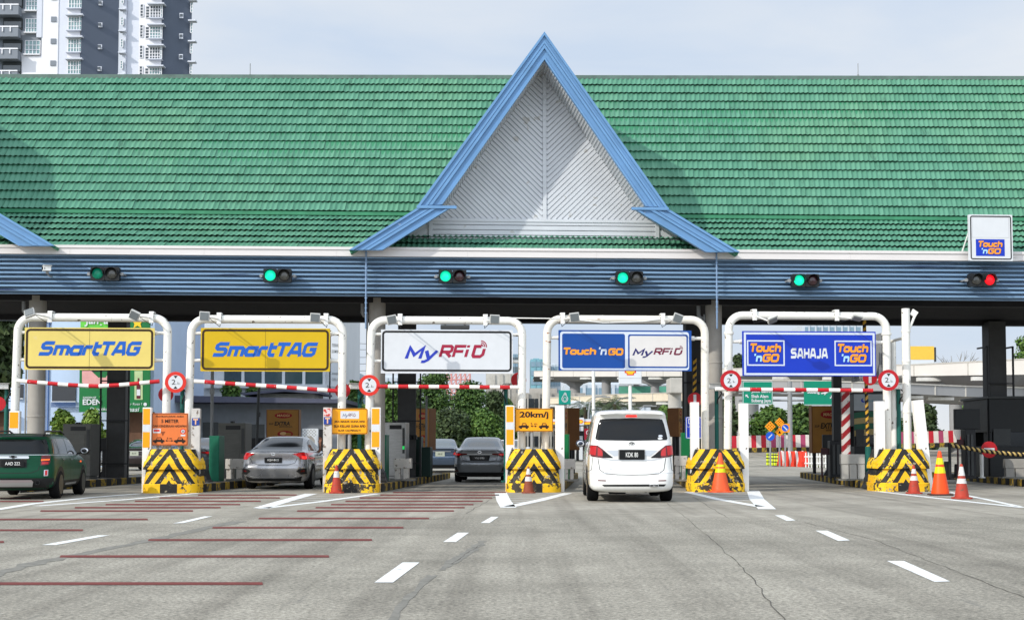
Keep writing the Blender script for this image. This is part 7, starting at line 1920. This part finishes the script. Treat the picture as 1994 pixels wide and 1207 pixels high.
for i in range(6):
    p = W(1494 + i * 5, 868, 79 - i * .5); p.z = 0; t = MB(); t.lathe([(.07, 0), (.06, .7), (.05, .72)], 12, mats=None); o = t.build('lane_post', LIME, loc=p, smooth='auto'); tag(o, 'small lime flexible post in the row left of the water barriers', 'flexible post', 'lime posts by the exit')
    t = MB()
    for z in (.2, .4, .6): t.lathe([(.072, z), (.07, z + .06)], 12)
    t.build('band', BLACK, o, smooth='auto')
o = empty('white_fence', W(1588, 868, 71), 0, 'low white picket fence right of the water barriers', 'fence'); o.location.z = 0
t = MB()
for i in range(9): t.box(-.55 + i * .15, -.5 + i * .15, 0, .03, 0, .8)
t.build('picket', WHITE, o); t = MB(); t.box(-.6, .8, -.03, -.002, .55, .62); t.box(-.6, .8, -.03, -.002, .2, .27); t.build('rail', WHITE, o)
g_ = MB(); g_.add([(W(1462, 868, 82).x, 82, .03), (W(1500, 868, 78).x, 77, .03), (W(1600, 868, 72).x, 71, .03), (W(1640, 868, 76).x, 84, .03)], [(0, 1, 2, 3)]); set_kind(g_.build('verge', mat('dry_grass', (110, 112, 70), .95, var=.25)), 'structure')
# --- filling stations
o = empty('fuel_sign', (W(1100, 868, 62).x, 62, 0), 0, 'square teal sign with white drop emblem above the plain white post', 'fuel sign')
k = mpp(W(1100, 868, 62)); zc = W(1100, 773.5, 62).z; t = MB(); t.box(-11.5 * k, 11.5 * k, 0, .3, zc - 13.8 * k, zc + 13.8 * k); t.build('panel', mat('fuel_teal', (18, 142, 128), .45, var=.05), o, bevel=.02); t = MB(); t.box(-.1, .1, .05, .25, 0, zc - 13.9 * k); t.build('post', GREY, o)
def drop(s): 
    return [(s * 6.2 * k * math.sin(R(a)), zc - 3.2 * k - s * 6 * k * math.cos(R(a))) for a in range(-135, 136, 15)] + [(s * 2.2 * k, zc + (3 + 7 * s - 2) * k), (-s * .5 * k, zc + (3 + 7 * s - 2) * k)]
put_shape('emblem', ring_shape(drop(1), drop(.8)), (-6.4 * k, 6.4 * k, zc - 9.5 * k, zc + 9.5 * k), SGNW, o, -.01); put_shape('emblem', ring_shape(circle(0, zc - 3.4 * k, 3.9 * k, 20), circle(0, zc - 3.4 * k, 2.9 * k, 20)), (-3.9 * k, 3.9 * k, zc - 7.3 * k, zc + .5 * k), SGNW, o, -.012); flat(o, 'emblem', [(0, zc + 3 * k), (3.6 * k, zc + 6.8 * k), (-1.2 * k, zc + 6.8 * k)], SGNW, -.014)
SYL = mat('fuel_yellow', (246, 186, 40), .45, var=0); SRD = mat('fuel_red', (214, 44, 30), .45, var=0)
o = empty('fuel_sign', (W(1228, 868, 86).x, 86, 0), 0, 'white pylon sign with red-edged yellow emblem below the double sign', 'fuel sign'); k = mpp(W(1228, 868, 86)); zc = W(1228, 722, 86).z
t = MB(); t.box(-22 * k, 22 * k, 0, .4, W(1228, 748, 86).z, W(1228, 690, 86).z); t.build('panel', WWALL, o, bevel=.03); t = MB(); t.box(-22 * k, 22 * k, -.01, -.001, zc - 14.4 * k, zc - 14.0 * k); t.build('seam', GREY, o)
def pecten(s, cz): return [(s * x * k, cz + s * y * k) for x, y in ((-6.5, -9), (6.5, -9), (7.5, -5), (11, -4.5), (11, 3), (7, 8), (0, 10), (-7, 8), (-11, 3), (-11, -4.5), (-7.5, -5))]
flat(o, 'emblem', pecten(1, zc + .5 * k), SRD, -.01); flat(o, 'emblem', pecten(.78, zc + .5 * k), SYL, -.014)
t = MB(); t.tube([(0, .2, 0), (0, .2, W(1228, 748, 86).z)], 3.4 * k, 14); t.build('post', WHITE, o, smooth='auto')
o = empty('fuel_canopy', (W(1134, 868, 98).x, 98, 0), 0, 'filling station canopy with yellow and red edge and small shell emblem', 'canopy'); k = mpp(W(1134, 868, 98)); z0, z1 = W(1134, 826, 98).z, W(1134, 815.5, 98).z
t = MB(); t.box(-60 * k, 40 * k, 0, 9, z0, z1); t.build('roof', WWALL, o); t = MB(); t.box(-60 * k, 40 * k, -.04, -.002, z0, z0 + (z1 - z0) * .4); t.build('stripe', SYL, o); t = MB(); t.box(-60 * k, 40 * k, -.04, -.002, z0 - .001 + (z1 - z0) * .4, z0 + (z1 - z0) * .5); t.build('stripe', SRD, o)
t = MB(); t.box(-9 * k, 3 * k, -.12, -.05, z0 - .05, z1 + .1); pn = t.build('logo_panel', WWALL, o); flat(o, 'emblem', [(a * .42 - 3 * k, (b_ - z0) * .42 + (z0 + z1) / 2) for a, b_ in pecten(1, z0)], SRD, -.13); flat(o, 'emblem', [(a * .32 - 3 * k, (b_ - z0) * .32 + (z0 + z1) / 2) for a, b_ in pecten(1, z0)], SYL, -.14)
for x in (-40, -12, 22): t = MB(); t.box(x * k, (x + 4) * k, 3, 3.5, 0, z0); t.build('column', WHITE, o)
t = MB(); t.box(-50 * k, 30 * k, 7, 8.5, 0, z0 - .4); t.build('kiosk', DWIN, o)
for i, (x, m) in enumerate(((-18, WHITE), (-4, WWALL), (8, WHITE))): t = MB(); t.box(x * k, (x + 7) * k, 1.5, 2.2, .1, 1.9); pp = t.build('fuel_pump', m, o, bevel=.04); t = MB(); t.box((x + 1) * k, (x + 6) * k, 1.48, 1.499, 1.2, 1.6); t.build('pump_display', DWIN, pp)
o, w, h, at_, k = board('stop_engine_sign', 'small maroon sign with white ring left of the white van', 'sign', 1138, 834, 1154, 856, 63, mat('maroon_sign', (146, 24, 44), .5, var=0), rotz=0); flat(o, 'ring', circle(0, h * .14, w * .3, 20), SGNW, -.004); flat(o, 'ring', circle(0, h * .14, w * .22, 20), MATS['maroon_sign'], -.006); letters(o, 'K', (-w * .1, w * .1, h * .06, h * .22), SGNW, .02, 0, -.008); letters(o, 'CAJ', (-w * .25, w * .25, -h * .3, -h * .2), SGNW, .02, 0); t = MB(); t.box(-.04, .04, .04, .08, -o.location.z, -h / 2); t.build('post', GREY, o)
for px, top, r_, Y, lab in ((1156, 718, 3.2, 66, 'tall white pole left of the white van, under the double sign'),):
    k = mpp(W(px, 868, Y)); t = MB(); t.tube([(0, 0, 0), (0, 0, W(px, top, Y).z)], r_ * k, 14); o = t.build('white_pole', WHITE, loc=(W(px, 868, Y).x, Y, 0), smooth='auto'); tag(o, lab, 'pole'); t = MB(); t.lathe([(r_ * k * 1.1, 2.9), (r_ * k * 1.15, 2.93), (r_ * k * 1.1, 2.96)], 14); t.build('joint', GREY, o)
for px, top, Y, lab in ((1146, 772, 100, 'thin curved street lamp among the palms, left one'), (1194, 775, 104, 'thin curved street lamp among the palms, middle one'), (1240, 790, 110, 'thin curved street lamp among the palms, right one')):
    p = W(px, 868, Y); h = W(px, top, Y).z; t = MB(); t.tube([(0, 0, 0), (0, 0, h * .75), (.15, 0, h * .92), (.6, 0, h), (1.3, 0, h)], .06, 8); o = t.build('street_lamp', GREY, loc=(p.x, Y, 0), smooth='auto'); tag(o, lab, 'street lamp', 'street lamps among the palms'); t = MB(); t.cbox((1.4, 0, h - .02), (.5, .2, .08)); t.build('lamp_head', GREY, o)
o = far_block('house', 1108, 1150, 782, 112, WWALL, 'pale house with dark window right of the teal fuel sign', 2, 2, DWIN, 8)
# palms
def palm(px, ptop, Y, lab, seed):
    rnd = random.Random(seed); p = W(px, 868, Y); h = W(px, ptop, Y).z
    o = empty('palm_tree', (p.x, Y, 0), rnd.uniform(0, 6), lab, 'palm', 'palms by the filling station')
    t = MB(); t.tube([(0, 0, 0), (.1, 0, h * .5), (.05, 0, h * .84)], [.2, .15, .13], 10); t.build('trunk', BARK, o, smooth=True)
    t = MB(); c = Vector((.05, 0, h * .84))
    for k in range(20):
        a = k * 2.399; el = R(70 - 95 * k / 20); L = h * .36 * rnd.uniform(.8, 1.1)
        d = Vector((math.cos(a), math.sin(a), 0)); prev = c; pts = []
        for i in range(8):
            f = (i + 1) / 8; ang = el - f * R(75); prev = prev + (d * math.cos(ang) + Vector((0, 0, math.sin(ang)))) * L / 8; pts.append(prev.copy())
        sd = d.cross(Vector((0, 0, 1)))
        for i in range(7):
            for s in (-1, 1):
                w_ = L * .24 * math.sin(math.pi * (i + 1.2) / 9)
                for j in (0, .5):
                    q = pts[i].lerp(pts[i + 1], j); t.add([q, q + (pts[i + 1] - pts[i]) * .35, q + sd * s * w_ + Vector((0, 0, -w_ * .45)) + (pts[i + 1] - pts[i]) * .8], [(0, 1, 2)])
    t.build('crown', LF4, o)
for px, top, Y, lab, s in ((1138, 772, 108, 'palm behind the teal fuel sign', 1), (1174, 776, 104, 'palm right of the tall white pole', 2), (1197, 766, 102, 'tallest palm left of the white pylon sign', 3), (1222, 782, 106, 'palm behind the white pylon post', 4)): palm(px, top, Y, lab, s)
# --- green bank on the right
for i, (px, top, w, Y, m, lab) in enumerate(((1500, 792, 90, 118, LF2, 'tree behind the works signs, left one'), (1560, 786, 90, 120, LF1, 'tree behind the works signs, right one'), (1295, 790, 50, 108, LF2, 'green tree left of the thick pale pier'), (1440, 690, 40, 150, LF4, 'dark tree top above the viaduct left of the all blue sign'), (1905, 752, 80, 125, LF2, 'green tree right of the hammerhead pier'), (1985, 748, 110, 125, LF1, 'dark green tree under the viaduct at the right edge'), (1800, 785, 70, 122, LF4, 'dark tree below the viaduct left of the hammerhead pier'), (1640, 790, 90, 122, LF1, 'dark tree hidden behind the large food poster'), (2010, 648, 90, 130, LF2, 'tree top above the viaduct at the right edge'), (1735, 792, 60, 122, LF2, 'green tree behind the teal camera pole'), (1410, 780, 70, 115, LF4, 'dark tree beside the round column right of the van'))):
    tree(px, top, w * 1.25, Y, lab, m, 5500, .24, 60 + i, crown_low=.02, group='trees beyond the exit lanes')
o = empty('bare_tree', (W(1868, 868, 150).x, 150, 0), 0, 'bare twiggy tree above the viaduct', 'tree'); h = W(1868, 684, 150).z; rnd = random.Random(9)
t = MB(); t.tube([(0, 0, 0), (0, 0, h * .78)], [.3, .12], 8)
for k in range(46):
    a = rnd.uniform(0, 6.28); z0 = h * rnd.uniform(.62, .8); l = rnd.uniform(.8, 2.2); e = Vector((math.cos(a) * l, math.sin(a) * l, z0 + l * rnd.uniform(.6, 1.6)))
    e.z = min(e.z, h); t.tube([(0, 0, z0), tuple(Vector((0, 0, z0)).lerp(e, .5) + Vector((0, 0, .1))), tuple(e)], [.06, .04, .015], 5)
    for _ in range(3): t.tube([tuple(e * .7 + Vector((0, 0, z0 * .3))), tuple(e + Vector((rnd.uniform(-.5, .5), rnd.uniform(-.5, .5), rnd.uniform(-.1, .5))))], [.03, .012], 4)
t.build('trunk', mat('grey_twigs', (128, 124, 118), .9, var=.1), o)
o = empty('yellow_billboard', (0, 150, 0), 0, 'plain yellow and white billboard above the viaduct at right', 'billboard'); on(o, 'panel', 1768, 1819, 674, 700, mat('billboard_plain_yellow', (226, 184, 72), .5, var=.05), .4); on(o, 'white_panel', 1768, 1819, 700.3, 712, WWALL, .4); on(o, 'frame', 1819.3, 1823, 676, 704, DGREY, 1.2); on(o, 'post', 1790, 1796, 712.3, 900, GREY, .5, -.6)
# ---------------------------------------------------------------- apartment towers
Y = 180
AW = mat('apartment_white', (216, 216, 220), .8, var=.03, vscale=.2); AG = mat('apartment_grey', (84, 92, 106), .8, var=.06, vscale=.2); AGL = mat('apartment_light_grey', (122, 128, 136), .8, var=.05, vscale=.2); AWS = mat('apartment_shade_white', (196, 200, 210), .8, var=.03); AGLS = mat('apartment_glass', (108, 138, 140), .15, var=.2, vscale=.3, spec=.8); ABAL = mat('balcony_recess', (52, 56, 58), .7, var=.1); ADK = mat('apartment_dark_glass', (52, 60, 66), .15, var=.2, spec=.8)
def tower(name, px, lab): return empty(name, (W(px, 868, Y).x, Y, 0), 0, lab, 'apartment block', 'apartment towers behind the canopy')
def panel_y(o, name, px0, px1, py0, py1, m, d, off):
    d = min(d, 1.2)
    return on(o, name, px0, px1, py0, py1, m, d, off, Y)
TOP = -70
A1 = tower('apartment_tower', 100, 'white and grey apartment tower with balconies at the top left corner')
on(A1, 'grey_wall', -60, 83, TOP, 900, AGL, 8, 0, Y)
panel_y(A1, 'white_wall', 83, 115, TOP, 900, AW, 14, .35); panel_y(A1, 'curved_wall', 115.1, 133, TOP, 900, AWS, 14, .25); panel_y(A1, 'bay_wall', 133.1, 158, TOP, 900, AW, 14, .4)
# deep grey side wall turned away to the right
def side_wall(o, px0, Yo0, px1, Yo1, m, name='grey_side_wall'):
    a = W(px0, 75, Y + Yo0); c = W(px1, 75, Y + Yo1); zt = W(100, TOP, Y).z; ox = o.location.x
    t = MB(); t.add([(a.x - ox, Yo0, 0), (c.x - ox, Yo1, 0), (c.x - ox, Yo1, zt), (a.x - ox, Yo0, zt), (a.x - ox - 9, 16, 0), (W(px1 - .5, 75, Y + 16).x - ox, 16, 0), (W(px1 - .5, 75, Y + 16).x - ox, 16, zt), (a.x - ox - 9, 16, zt)], [(0, 1, 2, 3), (1, 5, 6, 2), (4, 0, 3, 7), (5, 4, 7, 6), (3, 2, 6, 7)]); return t.build(name, m, o)
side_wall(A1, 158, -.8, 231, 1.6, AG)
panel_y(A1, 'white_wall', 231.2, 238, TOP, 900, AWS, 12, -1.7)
panel_y(A1, 'service_shaft', 73, 83, TOP, 75, AWS, .45, .45); 
fl_h = 42.6
def window(o, px0, px1, py0, py1, off, nx, nz_, m=AGLS, fr=AW):
    f = panel_y(o, 'window', px0, px1, py0, py1, m, .1, off + .06)
    t = MB(); a = W(px0, py1, Y); c = W(px1, py0, Y); ox = o.location.x; a.x = W(px0, 75, Y).x; c.x = W(px1, 75, Y).x
    for i in range(nx + 1): x = a.x + (c.x - a.x) * i / nx - ox; t.box(x - .05, x + .05, -off - .12, -off - .062, a.z, c.z)
    for j in list(range(nz_ + 1)): z = a.z + (c.z - a.z) * j / nz_; t.box(a.x - ox, c.x - ox, -off - .115, -off - .063, z - .04, z + .04)
    t.build('window_frame', fr, f); return f
for k in range(-2, 5):
    y = 38 + k * fl_h    # window head of this floor
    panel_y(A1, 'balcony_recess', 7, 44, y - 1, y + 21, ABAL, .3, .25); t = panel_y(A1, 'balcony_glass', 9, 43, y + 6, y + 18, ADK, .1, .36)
    bl = panel_y(A1, 'balcony', -20, 44, y + 24, y + 41, AGL, 1.6, 1.7); panel_y(A1, 'balcony_rail', -20, 44, y + 20.5, y + 23, AW, .15, 1.75)
    for xx in (13.5, 28.5): panel_y(A1, 'balcony_post', xx, xx + 2, y + 23.1, y + 32, AW, .12, 1.85)
    window(A1, 50, 79 if k > 0 else 72, y - .5, y + 26, .02, 4, 3, AGLS if k < 2 else ADK); panel_y(A1, 'window_sill', 48, 80 if k > 0 else 73, y + 26.3, y + 28.5, AW, .5, .5)
    panel_y(A1, 'vent', 101, 111, y - 3, y + 7, AGL, .15, .47)
    w = window(A1, 135, 157, y - 1.5, y + 24, .4, 4, 3); panel_y(A1, 'ledge', 132.5, 166, y - 5.2, y - 2.6, AWS, 1.2, 1.3); panel_y(A1, 'ledge', 132.5, 162, y + 24.2, y + 26, AWS, .8, 1.0)
    window(A1, 157.3, 161.6, y - 1.5, y + 24, .6, 1, 3)
    t = panel_y(A1, 'side_window', 190, 198, y + 7 - 1, y + 16 - 1, AWS, .12, -.0 - .10 + .0); t.location.y = .05; t = panel_y(A1, 'side_window', 191.2, 197, y + 8, y + 13, ADK, .1, 0); t.location.y = -.12
    window(A1, 229, 233.5, y - 10, y + 5, -1.5, 1, 3); panel_y(A1, 'ledge', 226, 239, y + 16, y + 18.5, AWS, 1, -1.0)
panel_y(A1, 'white_base', 43.5, 82.5, 110, 900, AW, .2, .18)
B1 = tower('apartment_tower', 300, 'white and dark grey apartment tower right of the taller looking one')
panel_y(B1, 'white_wall', 238.3, 263, TOP, 900, AWS, 13, -2.2); panel_y(B1, 'white_wall', 263.1, 286, TOP, 900, AW, 13, -1.9); panel_y(B1, 'bay_wall', 286.1, 309, TOP, 900, AW, 13, -1.3)
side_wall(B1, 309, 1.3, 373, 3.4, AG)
fb_h = 40.5
for k in range(-2, 5):
    y = 48 + k * fb_h
    dk = AGLS if k % 2 == 0 else ADK
    window(B1, 265, 271, y - 7, y + 17, -1.9, 1, 4, ADK); window(B1, 276, 283.5, y - 3, y + 20, -1.9, 1, 4, ADK); window(B1, 287, 308, y - 1, y + 23, -1.3, 4, 4, dk); window(B1, 308.3, 311.5, y - 1, y + 22, -1.1, 1, 3)
    panel_y(B1, 'ledge', 284, 317, y - 4, y - 1.6, AWS, 1.2, -.4); panel_y(B1, 'ledge', 286, 313, y + 23.3, y + 25, AWS, .8, -.6)
    t = panel_y(B1, 'side_window', 341.5, 349, y + 9, y + 19, AWS, .12, 0); t.location.y = 2.05; t = panel_y(B1, 'side_window', 342.5, 348, y + 11, y + 16, ADK, .1, 0); t.location.y = 1.98
    panel_y(B1, 'ledge', 358, 373, y + 21, y + 23.5, AWS, 1.0, -2.2); window(B1, 360.5, 364.5, y + 25, y + 44, -3.0, 1, 3)
